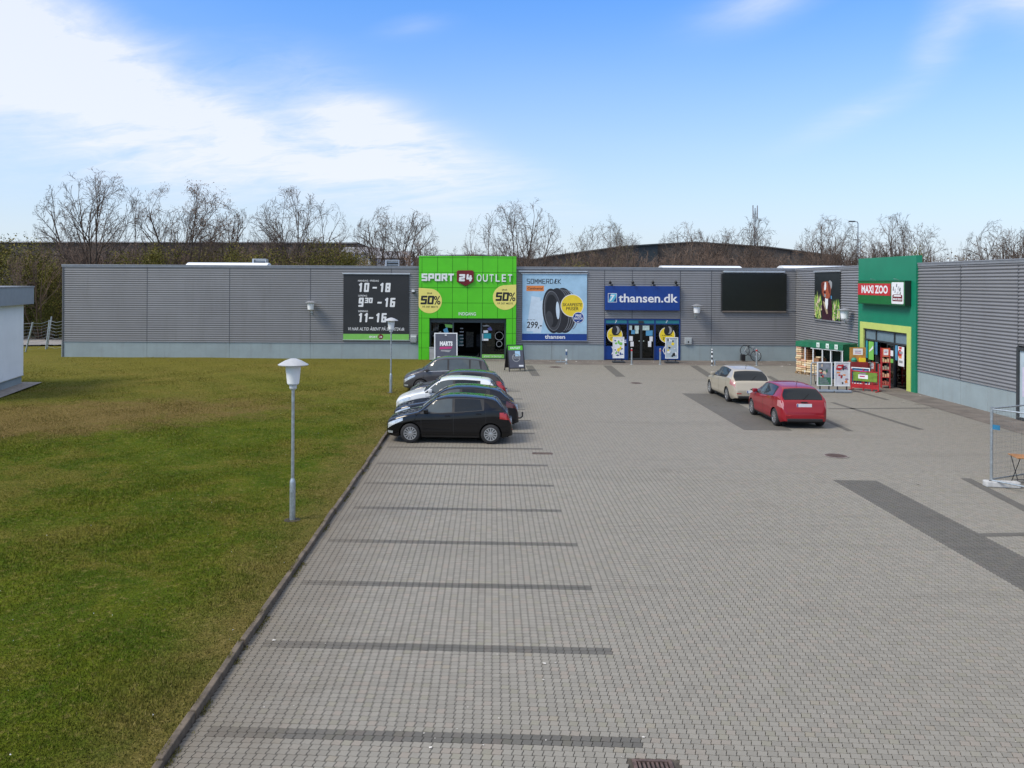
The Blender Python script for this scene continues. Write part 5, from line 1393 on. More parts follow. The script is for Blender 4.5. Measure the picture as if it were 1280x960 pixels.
# --- bicycle leaning on the wall
def bicycle(px, py):
    p = G(px, py); y = FY - .45
    t = thing('bicycle', 'old dark bicycle tipped over its front wheel against the plinth', 'bicycle', T(p.x, y, .008))
    bl = mat('bicycle_frame', (.10, .10, .13), .4, .3, var=.3)
    def wheel(M_, r_=.33):
        m = MB(); n = 26; vs = []; fs = []
        for i in range(n):
            a = 2 * math.pi * i / n
            for j in range(6):
                b = 2 * math.pi * j / 6; rr = r_ + .022 * math.cos(b); vs.append((rr * math.cos(a), .022 * math.sin(b), rr * math.sin(a)))
        for i in range(n):
            for j in range(6): fs.append((i * 6 + j, ((i + 1) % n) * 6 + j, ((i + 1) % n) * 6 + (j + 1) % 6, i * 6 + (j + 1) % 6))
        m.add(vs, fs); wt = m.build('wheel', RUBBER, t, M_, smooth=True)
        m = MB()
        for k in range(12):
            a = 2 * math.pi * k / 12; m.tube([(0, .02 * (-1) ** k, 0), (r_ * .96 * math.cos(a), 0, r_ * .96 * math.sin(a))], .004, 4)
        m.cyl((0, -.05, 0), (0, .05, 0), .03, 10); m.build('spokes', ALU, wt)
    wheel(T(-.32, .1, .70) @ Matrix.Rotation(R(18), 4, 'Z'), .34)
    wheel(T(.38, .05, .34) @ Matrix.Rotation(R(-35), 4, 'Z'), .33)
    m = MB()
    for a, b in [((-.32, .1, .70), (.0, .02, .36)), ((.0, .02, .36), (.22, .0, .78)), ((-.32, .1, .70), (-.02, .0, .92)), ((-.02, .0, .92), (.22, 0, .78)), ((.0, .02, .36), (-.12, .0, .98)), ((.22, 0, .78), (.38, .05, .34)), ((.22, 0, .78), (.26, -.02, .9))]: m.tube([a, b], .018, 8)
    m.build('frame', bl, t, smooth=True)
    m = MB(); m.tube([(.05, -.24, .86), (.22, -.08, .92), (.28, .02, .92), (.30, .14, .95), (.18, .28, .9)], .013, 8); m.build('handlebar', ALU, t, smooth=True)
    m = MB(); m.prism([(-.14, -.03), (.0, -.09), (.10, -.08), (.12, 0), (.10, .08), (.0, .09), (-.14, .03)], 0, .06, M=T(-.14, 0, .97)); m.build('saddle', BLACK, t, bevel=.015)
    m = MB(); m.tube([(.0, -.10, .36), (.12, -.10, .30)], .012, 6); m.tube([(.0, .13, .36), (-.12, .13, .42)], .012, 6); m.box(.08, .17, -.17, -.10, .28, .31); m.box(-.17, -.08, .13, .20, .41, .44); m.build('crank', DGREY, t)
    m = MB(); m.box(-.62, -.36, -.18, .10, .05, .46); m.build('basket', BLACK, t, bevel=.03)
    m = MB(); m.tube([(.3, .14, .5), (.52, .0, .58), (.62, -.1, .46), (.5, -.1, .32)], .016, 6); m.build('mudguard', ALU, t, smooth=True)
bicycle(949, 455)

# ================================================================== IN FRONT OF THE PET SHOP
# small shelter with a green canopy, standing askew in the inner corner
SP0 = G(994.5, 466.5); SP0.z = 0
M_TARP = mat('dark_green_tarpaulin', (.008, .125, .058), .5, var=.18, scale=2.5, bump=.4, bscale=5)
SE = Vector((.376, -.9266, 0)); SN = Vector((-.9266, -.376, 0)); DEP = 1.0
SO = SP0 - SN * DEP
SF = frame(SO, tuple(SE), (0, 0, 1), tuple(SN))
def wl(px, py, off):
    k, d = ray(px, py); o = SO + SN * off
    s_ = (k * o.y - o.x) / (SE.x - k * SE.y); y = o.y + s_ * SE.y
    return s_, CAM_H - d * y
LEN = wl(1054, 440, DEP)[0]
zl1, zr1 = wl(994.5, 426.0, DEP)[1], wl(1054, 431.0, DEP)[1]; zl0, zr0 = wl(994.5, 432.2, DEP)[1], wl(1052, 438.3, DEP)[1]
t = thing('canopy_shelter', 'low display shelter with dark green canopy and pale posts in the inner corner', 'shelter', SF)
top = lambda f: zl1 + (zr1 - zl1) * f
low = lambda f: zl0 + (zr0 - zl0) * f
m = MB(); m.add([(0, top(0), DEP), (LEN, top(1), DEP), (LEN, top(1) + .05, .0), (0, top(0) + .05, .0)], [(0, 1, 2, 3)])
for k in range(12):
    f0, f1 = k / 12, (k + 1) / 12; w0, w1 = .02 + .02 * (k % 2), .02 + .02 * ((k + 1) % 2)
    m.add([(LEN * f0, low(f0), DEP + w0), (LEN * f1, low(f1), DEP + w1), (LEN * f1, top(f1), DEP + .004), (LEN * f0, top(f0), DEP + .004)], [(0, 1, 2, 3)])
m.build('canopy', M_TARP, t)
m = MB(); m.box(0.02, LEN - .02, .05, min(zl1, zr1) - .01, .02, .04); m.build('back_sheet', mat('black_green_sheet', (.006, .022, .014), .7, var=.3), t)
m = MB(); m.add([(LEN + .01, 0.05, .02), (LEN + .01, .05, DEP - .05), (LEN + .01, top(1) - .01, DEP), (LEN + .01, top(1) + .04, .02)], [(0, 1, 2, 3)]); m.build('end_sheet', M_TARP, t)
for px_ in (1006.5, 1016.5, 1028, 1038.5, 1053):
    x = wl(px_, 450, DEP - .04)[0]; m = MB(); m.box(x - .028, x + .028, .0, low(x / LEN) + .05, DEP - .07, DEP - .02); m.build('post', WPAINT, t)
for k in range(5):
    x = LEN * (.14 + .19 * k); m = MB(); m.box(x - .022, x + .022, 0, low(.5) + .1, .10, .14); m.build('rear_post', WPAINT, t)
m = MB(); m.box(LEN * .33, LEN, low(.6) - .05, low(.6) - .01, DEP - .019, DEP + .005); m.build('front_rail', WPAINT, t)
for px_, py_ in ((1022.3, 431.2), (1034, 432.6), (1045, 433.8)):
    x, z = wl(px_, py_, DEP + .06)
    m = MB(); m.box(x - .11, x + .11, z - .13, z + .13, DEP + .045, DEP + .052); cd = m.build('price_card', mat('mint_card', (.62, .74, .68), .5, var=.06), t)
    m = MB(); m.poly(rect(x - .06, x + .05, z - .04, z + .04), DEP + .054); m.poly(rect(x - .08, x + .08, z - .10, z - .08), DEP + .0542); m.build('print', GREY, cd)
# stacked sacks and boxes of fuel on pallets
M_BAG = [mat('tan_sack', (.60, .42, .23), .7, var=.2, scale=5), mat('cream_sack', (.66, .54, .34), .7, var=.14, scale=5), mat('pinkish_sack', (.62, .36, .22), .7, var=.18, scale=5), mat('kraft_box', (.30, .15, .07), .75, var=.2, scale=5)]
M_WOOD = mat('pallet_wood', (.30, .20, .11), .8, var=.3, scale=6, stretch=(1, 6, 6))
def pallet(x, zoff, hw, label):
    t = thing('pallet', label, 'pallet', SF @ T(x, 0.008, zoff), 'wooden pallets under the canopy')
    for z in (-.34, 0, .34):
        m = MB(); m.box(-hw, hw, .0, .02, z - .05, z + .05); m.build('runner', M_WOOD, t)
        for xx in (-hw + .07, 0, hw - .07): m = MB(); m.box(xx - .06, xx + .06, .021, .085, z - .05, z + .05); m.build('block', M_WOOD, t)
    for k in range(6): xx = -hw + .06 + k * (2 * hw - .12) / 5.0; m = MB(); m.box(xx - .045, xx + .045, .086, .108, -.40, .40); m.build('deck_board', M_WOOD, t)
def sack(x, z, off, w_, d_, h_, k, label, grp):
    m = MB(); m.box(-w_ / 2, w_ / 2, 0, h_, -d_ / 2, d_ / 2)
    o = m.build('sack', M_BAG[k], None, SF @ T(x + rng.gauss(0, .012), z, off + rng.gauss(0, .015)) @ Matrix.Rotation(rng.gauss(0, .04), 4, 'Y'), bevel=min(.04, h_ * .33), smooth=True, angle=60); tag(o, label, 'sack', grp)
pallet(.36, DEP - .38, .40, 'wooden pallet under the tall stack at the canopy corner'); pallet(1.22, DEP - .38, .42, 'wooden pallet under the lower stacks beside the tall one')
hs = (low(.05) - .118) / 12.2
ORD6 = ['lowest', 'second lowest', 'third lowest', 'third highest', 'second highest', 'topmost']; ORD5 = ['lowest', 'second lowest', 'middle', 'second highest', 'topmost']
for k in range(12): sack(.20, .118 + k * hs, DEP - .36, .40, .70, hs - .006, (0, 2, 1)[(k * 2) % 3], '%s sack in the %s quarter of the tall corner stack under the canopy' % (('lowest', 'middle', 'upper')[k % 3], ('bottom', 'second lowest', 'second highest', 'top')[k // 3]), 'fuel sacks stacked under the canopy')
for k in range(6): sack(.60, .118 + k * hs, DEP - .36, .36, .70, hs - .006, (1, 0, 2)[k % 3], ORD6[k] + ' sack in the second column, between tall stack and low stack', 'fuel sacks stacked under the canopy')
for k in range(5):
    m = MB(); m.box(-.15, .15, 0, hs - .02, -.3, .3); o = m.build('wood_bundle', M_BAG[3], None, SF @ T(.60, .118 + (6 + k) * hs, DEP - .42), bevel=.012); tag(o, ORD5[k] + ' brown bundle on the second column, beside the tall stack top', 'bundle', 'brown bundles beside the tall sack stack')
for k in range(6): sack(1.02, .118 + k * hs, DEP - .34, .38, .70, hs - .006, (1, 1, 0)[k % 3], ORD6[k] + ' sack in the low stack next to the first canopy post', 'fuel sacks stacked under the canopy')
for k in range(5): sack(1.43, .118 + k * hs, DEP - .34, .38, .70, hs - .006, (1, 0, 1)[k % 3], ORD5[k] + ' sack in the low stack carrying two brown boxes', 'fuel sacks stacked under the canopy')
for k in range(2):
    m = MB(); m.box(-.18, .18, 0, hs * 1.1 - .006, -.28, .28); o = m.build('box', M_BAG[3], None, SF @ T(1.43, .118 + (5 + 1.1 * k) * hs, DEP - .36), bevel=.008); tag(o, ('lower' if k == 0 else 'upper') + ' brown box on the low cream stack under the canopy', 'box')
sack(1.43, .118 + 7.3 * hs, DEP - .36, .30, .4, .07, 1, 'small pale parcel lying on the two brown boxes', 'fuel sacks stacked under the canopy')
for k in range(2): sack(1.85, .01 + k * .15, DEP + .02, .36, .4, .145, 1 if k else 2, ('upper' if k else 'lower') + ' of two round white sacks on the ground by the poster stand', 'sacks on the ground by the canopy')

# trolley rail of bent galvanised tube
def gp(px, py): p = G(px, py); return p
a = gp(1026, 485.5); b = gp(1098, 486.5)
ta = Vector((a.x + .1, a.y + 1.4, 0)); 
zr = at(1060, 453.5, a.y + 1.4).z
tb = Vector(at(1100, 453, a.y + 1.4)); tb.z = 0
t = thing('trolley_rail', 'long bent galvanised rail fencing the trolleys by the pet shop', 'rail', T(ta.x, ta.y, .008))
W_ = tb.x - ta.x
m = MB(); m.tube([(0, 0, 0), (0, 0, zr - .12), (.04, 0, zr - .03), (.14, 0, zr), (W_ - .1, 0, zr), (W_, 0, zr - .05), (W_, 0, 0)], .032, 10); m.build('top_tube', GALV, t, smooth=True)
for k in (.09, .46, .86):
    m = MB(); m.cyl((W_ * k, 0, 0), (W_ * k, 0, zr - .03), .028, 10); m.build('upright', GALV, t, smooth=True)
m = MB(); m.tube([(0.04, 0, zr * .45), (W_ - .04, 0, zr * .45)], .02, 8); m.build('mid_tube', GALV, t, smooth=True)
# shopping trolleys behind and in front of the rail
M_TR = mat('red_trolley_paint', (.40, .022, .028), .4, var=.2, scale=5)
M_WIRE = mat('chrome_wire', (.5, .52, .54), .3, .9, var=.1)
def trolley(x, y, yaw, label, pan, board=None):
    t = thing('shopping_trolley', label, 'trolley', T(x, y, .008) @ RZ(yaw), 'shopping trolleys at the pet shop')
    m = MB()
    for s in (-.24, .24):
        m.tube([(s, -.42, .12), (s, .40, .12), (s, .46, .5), (s, .5, .98)], .016, 6)
    m.tube([(-.24, -.42, .12), (.24, -.42, .12)], .016, 6); m.tube([(-.24, .40, .12), (.24, .40, .12)], .016, 6); m.build('chassis', pan, t)
    m = MB(); m.tube([(-.27, .52, 1.0), (.27, .52, 1.0)], .022, 8); m.build('handle', pan, t)
    m = MB()
    for z in (.45, .6, .75, .88):
        e = .40 + .1 * (z - .45)
        m.tube([(-.25, -e, z), (.25, -e, z), (.25, .42, z), (-.25, .42, z), (-.25, -e, z)], .007, 4)
    for k in range(7):
        xx = -.25 + .5 * k / 6; m.tube([(xx, -.42, .88), (xx, -.40, .45), (xx, .42, .45), (xx, .42, .88)], .005, 4)
    for k in range(5):
        yy = -.36 + .75 * k / 4; m.tube([(-.25, yy, .88), (-.25, yy, .45)], .005, 4); m.tube([(.25, yy, .88), (.25, yy, .45)], .005, 4)
    m.build('basket', M_WIRE, t)
    for sx in (-.22, .22):
        for sy in (-.38, .36):
            m = MB(); m.lathe([(.055, -.015), (.055, .015)], 12, M=T(sx, sy, .055) @ Matrix.Rotation(R(90), 4, 'Y')); m.build('wheel', RUBBER, t)
    if board:
        m = MB(); m.box(-.27, .27, -.47, -.455, .30, .95); m.build('board', board, t)
for k in range(3): trolley(ta.x + .55 + k * .5, ta.y - .05 + .25 * k, R(4 * k - 3), ['blue-panelled trolley behind the two poster stands', 'middle blue-panelled trolley behind the two poster stands', 'blue-panelled trolley next to the red display, behind the rail'][k], DGREY, mat('deep_blue_panel', (.008, .06, .16), .5, var=.15))
# red display fence with green banner and poster
p0 = G(1064, 487); p1 = G(1098, 490)
t = thing('display_barrier', 'red steel barrier carrying a green banner by the trolley rail', 'barrier', T((p0.x + p1.x) / 2, (p0.y + p1.y) / 2, .008) @ RZ(math.atan2(p1.y - p0.y, p1.x - p0.x)))
hw = (p1 - p0).length / 2; ppm = FPX / p0.y
hb = (487 - 462) / ppm
for x in (-hw, -hw * .1, hw * .55, hw):
    m = MB(); m.box(x - .025, x + .025, -.025, .025, 0, hb + (.35 if x > hw * .9 else .05)); m.build('post', M_TR, t)
m = MB(); m.box(-hw + .026, hw - .026, -.02, .02, .10, .30); m.box(-hw + .026, hw - .026, -.02, .02, hb - .08, hb - .03)
for k in range(9): x = -hw + .1 + k * (2 * hw - .2) / 8; m.box(x - .01, x + .01, -.012, .012, .301, hb - .081)
m.build('rails', M_TR, t)
for x in (-hw, hw): m = MB(); m.box(x - .03, x + .03, -.35, .35, 0, .03); m.build('foot', M_TR, t)
zb0, zb1 = (487 - 475.5) / ppm, (487 - 464.3) / ppm
m = MB(); m.box(-hw + .1, hw - .05, -.045, -.03, zb0, zb1); bn = m.build('green_banner', mat('moss_green_banner', (.14, .25, .03), .5, var=.3, scale=5), t)
upb = Matrix.Rotation(R(90), 4, 'X')
m = MB(); m.poly(rect(-.28, .16, zb0 + .12, zb1 - .12), .047, 0)
for j in range(3): m.poly(rect(-.22, .02 + .04 * j, zb0 + .20 + .12 * j, zb0 + .26 + .12 * j), .049, 1 + j % 2)
m.build('white_card', [WHITE, PINK, PUR], bn, upb)
m = MB(); m.box(-.62, .22, .02, .035, .30, hb + .12); ps_ = m.build('poster_frame', WPAINT, t)
m = MB(); m.poly(rect(-.58, .18, .34, hb + .08), -.015, 0); m.poly(rect(-.52, .12, hb - .18, hb + .0), -.0135, 1); m.poly(rect(-.52, .12, hb - .30, hb - .26), -.0135, 2); m.build('poster', [mat('ink_blue_print', (.01, .06, .14), .5), MIDB, WHITE], ps_, upb)
# red wire racks and display bins
def rack(px, py, w_, h_, yaw, label, shelves=5):
    p = G(px, py); t = thing('display_rack', label, 'display rack', T(p.x, p.y, .008) @ RZ(yaw), 'red display racks by the pet shop door')
    for x in (-w_ / 2, w_ / 2):
        for y in (-.2, .2): m = MB(); m.box(x - .02, x + .02, y - .02, y + .02, 0, h_); m.build('post', M_TR, t)
    for k in range(shelves):
        z = .15 + (h_ - .5) * k / (shelves - 1)
        m = MB(); m.box(-w_ / 2 + .021, w_ / 2 - .021, -.22, .22, z, z + .025); m.build('shelf', M_TR, t)
        if k < shelves:
            m = MB()
            for j in range(3): m.box(-w_ / 2 + .04 + j * w_ / 3.4, -w_ / 2 + .02 + (j + .9) * w_ / 3.4, -.17, .15, z + .026, z + .16 + .05 * ((j + k) % 2))
            m.build('goods', M_BAG[(k + 1) % 4] if k % 2 else mat('goods_%d' % (k % 4), (.3, .3, .3)), t)
    m = MB(); m.box(-w_ / 2, w_ / 2, -.215, -.2, h_ - .42, h_); hd = m.build('header', mat('orange_red_board', (.5, .1, .04), .5, var=.2), t)
    m = MB(); m.poly(rect(-w_ * .28, w_ * .28, h_ - .36, h_ - .06), .2165, 0); m.poly(rect(-w_ * .2, w_ * .16, h_ - .24, h_ - .2), .2175, 1); m.poly(rect(-w_ * .2, w_ * .2, h_ - .16, h_ - .12), .2175, 2); m.build('card', [WHITE, PINK, PUR], hd, upb)
rack(1106.5, 485, .36, 1.95, R(-20), 'narrow red rack of goods at the edge of the shop door')
rack(1088, 481, .30, 1.15, R(-10), 'low red rack half hidden behind the barrier', 4)
p = G(1072, 481); t = thing('display_bin', 'tall brown-orange cardboard display with white card behind the rail', 'display bin', T(p.x, p.y, .008) @ RZ(R(-8)))
zb_ = at(1072, 434.5, p.y).z
m = MB(); m.box(-.40, .40, -.3, .3, .0, zb_ * .62); m.build('bin', mat('dark_red_board', (.22, .02, .02), .6), t); m = MB(); m.box(-.38, .38, .0, .04, zb_ * .621, zb_); bd = m.build('back_board', mat('amber_board', (.45, .22, .05), .5, var=.3, scale=3), t)
m = MB(); m.poly(rect(-.22, .24, zb_ * .80, zb_ * .97), .002, 0); m.poly(rect(-.14, .16, zb_ * .84, zb_ * .86), .004, 1); m.poly(rect(-.14, .16, zb_ * .89, zb_ * .91), .004, 2); m.build('card', [WHITE, PINK, PUR], bd, upb)
m = MB(); m.lathe([(.13, 0), (.15, .1), (.08, .2)], 12, M=T(-.2, -.1, zb_ * .621)); m.build('green_pack', mat('green_pack', (.02, .22, .14), .5), t); m = MB(); m.box(.05, .32, -.2, 0, zb_ * .621, zb_ * .72); m.build('yellow_pack', YEL2, t)

# ================================================================== SITE FENCE AND FOLDING FURNITURE AT THE RIGHT
fpst = G(1238.5, 608)
def fence_panel(p, q, label, tagged=False):
    d = (q - p); L_ = d.length; t = thing('mesh_barrier', label, 'fence', T(p.x, p.y, .0) @ RZ(math.atan2(d.y, d.x)), 'temporary mesh fence panels')
    zt = at(1239, 510.5, fpst.y).z; zb = .16
    for x in (.02, L_ - .02):
        m = MB(); m.cyl((x, 0, .05), (x, 0, zt + .03), .024, 10); m.build('upright', GALV, t, smooth=True)
    for z in (zb, zt - .015):
        m = MB(); m.cyl((.04, 0, z), (L_ - .04, 0, z), .02, 10); m.build('rail', GALV, t, smooth=True)
    m = MB()
    for k in range(1, 14): m.cyl((.04, 0, zb + (zt - zb) * k / 14), (L_ - .04, 0, zb + (zt - zb) * k / 14), .0022, 4)
    for k in range(1, int(L_ / .12)): m.cyl((k * .12, 0, zb), (k * .12, 0, zt - .02), .0015, 4)
    m.build('mesh_wire', mat('dull_wire', (.20, .21, .21), .6, .4), t)
    if tagged:
        m = MB(); m.box(.04, .22, -.012, -.006, zt - .52, zt - .40); m.build('blue_tag', mat('petrol_tag', (.02, .16, .30), .5), t)
    return t
q_near = Vector((fpst.x + 1.9, fpst.y - 2.6, 0)); q_far = Vector((fpst.x + 3.4, fpst.y + .9, 0))
k1 = G(1283, 617.0); dn = (k1 - fpst).normalized(); q_near = fpst + dn * 3.4
k2 = G(1272, 599); 
q_far = fpst + Vector((1, .52, 0)).normalized() * 3.4
fence_panel(fpst.copy(), q_near, 'wire mesh site fence panel running toward the viewer, blue-tagged', True)
fence_panel(fpst + Vector((.03, .07, 0)), q_far, 'wire mesh site fence panel running back toward the wall')
def fence_foot(p, yaw, label):
    t = thing('ballast_block', label, 'concrete block', T(p.x, p.y, .004) @ RZ(yaw), 'concrete fence feet')
    m = MB(); m.prism([(-.12, -.13), (.62, -.13), (.66, -.09), (.66, .09), (.62, .13), (-.12, .13), (-.16, .09), (-.16, -.09)], 0, .14); m.build('block', mat('pale_concrete', (.48, .48, .47), .8, var=.15, scale=9), t, bevel=.02)
    m = MB(); m.lathe([(.045, .141), (.045, .15)], 12, M=T(.0, 0, 0)); m.build('socket', DGREY, t)
fence_foot(fpst, R(-12), 'pale concrete foot carrying the fence corner post')
fence_foot(q_near, R(-12), 'pale concrete foot at the near end of the fence'); fence_foot(q_far, R(20), 'pale concrete foot at the far end of the fence')
M_SLAT = mat('oiled_wood_slat', (.42, .19, .06), .5, var=.25, scale=8, stretch=(2, 14, 14))
M_STEEL = mat('black_steel_strip', (.02, .02, .022), .45, .4)
def folding_table(p, yaw, label):
    t = thing('folding_table', label, 'table', T(p.x, p.y, .004) @ RZ(yaw))
    for k in range(6): m = MB(); m.box(-.36, .36, -.28 + k * .097, -.28 + k * .097 + .085, .70, .722); m.build('slat', M_SLAT, t, bevel=.006)
    for s in (-.30, .30):
        m = MB(); m.tube([(s, -.27, .0), (s, .25, .69)], .011, 6); m.build('leg', M_STEEL, t); m = MB(); m.tube([(s * .93, .27, .0), (s * .93, -.25, .69)], .011, 6); m.build('leg', M_STEEL, t)
        m = MB(); m.box(s - .012, s + .012, -.28, .29, .688, .699); m.build('bearer', M_STEEL, t)
    for y in (-.22, .22): m = MB(); m.tube([(-.30, y * .9, .08), (.30, y * .9, .08)], .008, 6); m.build('stretcher', M_STEEL, t)
def folding_chair(p, yaw, label):
    t = thing('folding_chair', label, 'chair', T(p.x, p.y, .004) @ RZ(yaw))
    for k in range(5): m = MB(); m.box(-.20, .20, -.18 + k * .078, -.18 + k * .078 + .062, .44, .458); m.build('seat_slat', M_SLAT, t, bevel=.005)
    for k in range(2): m = MB(); m.box(-.20, .20, .235, .25, .66 + k * .12, .74 + k * .12); m.build('back_slat', mat('reddish_slat', (.36, .12, .06), .5, var=.2), t, bevel=.004)
    for s in (-.19, .19):
        m = MB(); m.tube([(s, -.25, 0), (s, .23, .86)], .011, 6); m.build('leg', M_STEEL, t); m = MB(); m.tube([(s * .9, .22, 0), (s * .9, -.17, .44)], .011, 6); m.build('leg', M_STEEL, t)
    m = MB(); m.tube([(-.19, -.2, .08), (.19, -.2, .08)], .008, 6); m.build('stretcher', M_STEEL, t)
pt_ = G(1285, 606); folding_table(pt_, R(-12), 'folding table with orange-brown wooden slats behind the fence foot')
pc_ = G(1294, 600); folding_chair(pc_, R(160), 'folding chair with reddish slats beside the wooden table')
# ================================================================== CARS
def pchip(pts):
    xs = np.array([p[0] for p in pts], float); ys = np.array([p[1] for p in pts], float)
    h = np.diff(xs); d = np.diff(ys) / h
    m = np.zeros(len(xs)); m[0], m[-1] = d[0], d[-1]
    for i in range(1, len(xs) - 1):
        if d[i - 1] * d[i] > 0:
            w1, w2 = 2 * h[i] + h[i - 1], h[i] + 2 * h[i - 1]
            m[i] = (w1 + w2) / (w1 / d[i - 1] + w2 / d[i])
    def f(x):
        x = min(max(x, xs[0]), xs[-1]); i = min(int(np.searchsorted(xs, x, 'right')) - 1, len(h) - 1); i = max(i, 0)
        t = (x - xs[i]) / h[i]
        return ((2 * t ** 3 - 3 * t ** 2 + 1) * ys[i] + (t ** 3 - 2 * t ** 2 + t) * h[i] * m[i] + (-2 * t ** 3 + 3 * t ** 2) * ys[i + 1] + (t ** 3 - t ** 2) * h[i] * m[i + 1])
    return f
def sstep(x): x = min(1, max(0, x)); return x * x * (3 - 2 * x)

def paint(name, col, metal=.0, flake=.1):
    m = mat(name, col, .45, metal, var=flake, scale=180, coat=.8, spec=.06 if max(col) < .1 else .25)
    m.node_tree.nodes['Principled BSDF'].inputs['Coat IOR'].default_value = 1.5
    return m
M_CGLASS = mat('car_glass', (.010, .013, .015), .03, var=.1, spec=.45)
M_CGLASSL = mat('car_glass_light', (.06, .075, .08), .03, var=.1, spec=.7)
M_TYRE = RUBBER
M_RIM = mat('alloy_rim', (.55, .56, .57), .3, .85, var=.08)
M_TRIM = mat('black_trim', (.015, .015, .016), .5, var=.15)
M_HLAMP = mat('headlamp_glass', (.55, .58, .60), .08, .35, var=.2, scale=14, coat=1)
M_TAIL = mat('tail_lamp_red', (.42, .008, .012), .15, var=.2, scale=10, coat=1)
M_TAILD = mat('tail_lamp_dark', (.10, .006, .01), .12, var=.2, scale=10, coat=1)
M_TAILC = mat('tail_lamp_clear', (.46, .20, .20), .12, var=.06, scale=2, coat=1)
M_PLATE = mat('number_plate_white', (.68, .70, .74), .4, var=.05)
M_UNDER = mat('underbody', (.01, .01, .01), .9, var=.2)

def make_car(label, M, L=4.0, W=1.74, H=1.46, col=None, wb=(.195, .83), rw=.31, prof='hatch', spokes=12, tail=None, tail_z=(.74, .98), tail_x=(.90, .988), plate_z=.80, glass_m=None, tow=False, rails=False, trim=None, hubcap=True, chrome_line=False, group='cars parked in front of the shops', plate=True):
    tail = tail or M_TAIL; gm = glass_m or M_CGLASS
    t = thing('parked_car', label, 'car', M, group)
    if prof == 'hatch':
        tp = [(0, .60), (.012, .68), (.05, .76), (.13, .86), (.245, .97), (.33, 1.20), (.42, 1.395), (.50, 1.452), (.60, 1.46), (.74, 1.43), (.85, 1.375), (.872, 1.335), (.952, .985), (.966, .94), (.985, .72), (1.0, .56)]
        bl = [(0, .55), (.03, .64), (.12, .78), (.25, .90), (.45, .93), (.70, 1.0), (.86, 1.05), (.95, .96), (.985, .70), (1, .52)]
        win = [(.285, .525, .02, .0), (.545, .765, .0, -.02)]; ws = (.262, .405); rg = (.868, .952); roofend = .85
    elif prof == 'mpv':
        tp = [(0, .64), (.012, .74), (.05, .84), (.12, .95), (.20, 1.06), (.30, 1.36), (.39, 1.60), (.50, 1.67), (.62, 1.675), (.78, 1.64), (.90, 1.55), (.925, 1.46), (.965, 1.10), (.978, 1.04), (.99, .80), (1.0, .60)]
        bl = [(0, .58), (.03, .68), (.12, .85), (.22, .98), (.45, 1.03), (.72, 1.08), (.90, 1.10), (.96, 1.02), (.985, .75), (1, .55)]
        win = [(.235, .50, .02, .0), (.52, .745, .0, .0), (.765, .875, .0, -.02)]; ws = (.215, .37); rg = (.922, .965); roofend = .90
    else:  # longer hatch with a sloping tail
        tp = [(0, .58), (.012, .66), (.05, .74), (.13, .83), (.265, .95), (.35, 1.18), (.44, 1.38), (.52, 1.445), (.62, 1.45), (.72, 1.415), (.83, 1.345), (.85, 1.31), (.95, .96), (.968, .92), (.985, .74), (1.0, .58)]
        bl = [(0, .53), (.03, .62), (.12, .76), (.27, .88), (.45, .92), (.70, .985), (.85, 1.03), (.95, .92), (.985, .72), (1, .54)]
        win = [(.305, .53, .02, .0), (.55, .76, .0, -.02)]; ws = (.282, .425); rg = (.846, .95); roofend = .83
    k = H / max(z for _, z in tp)
    zt_ = pchip([(a * L, z * k) for a, z in tp]); zb_ = pchip([(a * L, z * k) for a, z in bl])
    wd_ = pchip([(0, .30 * W), (.010 * L, .36 * W), (.03 * L, .415 * W), (.07 * L, .456 * W), (.13 * L, .485 * W), (.3 * L, .5 * W), (.72 * L, .5 * W), (.88 * L, .488 * W), (.95 * L, .466 * W), (.982 * L, .435 * W), (1.0 * L, .38 * W)])
    xw = [wb[0] * L, wb[1] * L]; ra = rw + .045
    def zt(x): return zt_(x)
    def zb(x): return min(zb_(x), zt_(x) - .025)
    def zbot(x):
        b = .19 + .05 * sstep((.09 * L - x) / (.09 * L)) + .07 * sstep((x - .92 * L) / (.08 * L))
        for c in xw:
            if abs(x - c) < ra: b = max(b, rw + math.sqrt(ra * ra - (x - c) ** 2))
        return min(b, zb(x) - .06)
    def rail(x):
        g = sstep((zt(x) - zb(x) - .10 * k) / .30)
        w_ = wd_(x)
        return w_ * (.90 - .235 * g), zb(x) + (zt(x) - zb(x)) * (.50 + .40 * g)
    def side(x, z):
        w_ = wd_(x); b = zb(x)
        if z <= b:
            q = (z - .19) / max(.05, b - .19)
            y = w_ * (1 - .085 * max(0, (.30 - q) / .30) ** 2 - .035 * max(0, (q - .62) / .38) ** 2)
            # a shallow crease along the doors
            y -= .012 * math.exp(-((z - .48 * k) / .07) ** 2) * sstep((x - .22 * L) / (.1 * L)) * sstep((.80 * L - x) / (.1 * L))
            return y
        wr, zr = rail(x); q = (z - b) / max(.01, zr - b)
        w0 = w_ * (.965 - .035 * min(1, q * 6))
        return w0 + (wr - w0) * (q + .10 * q * (q - 1))
    def top(x, a):
        wr, zr = rail(x)
        return wr * max(0, math.cos(a)) ** .85, zr + (zt(x) - zr) * math.sin(a)
    xs = set(np.linspace(0, L, 64)) | set(L * (np.linspace(0, 1, 14) ** 2) * .12) | set(L - L * (np.linspace(0, 1, 22) ** 1.5) * .14)
    for c in xw: xs |= {c + ra * math.cos(a) for a in np.linspace(0, math.pi, 21)}
    xs = sorted(xs); xs = [x for i, x in enumerate(xs) if i == 0 or x - xs[i - 1] > .002]
    NL, NG, NTp = 10, 6, 8
    rows = []
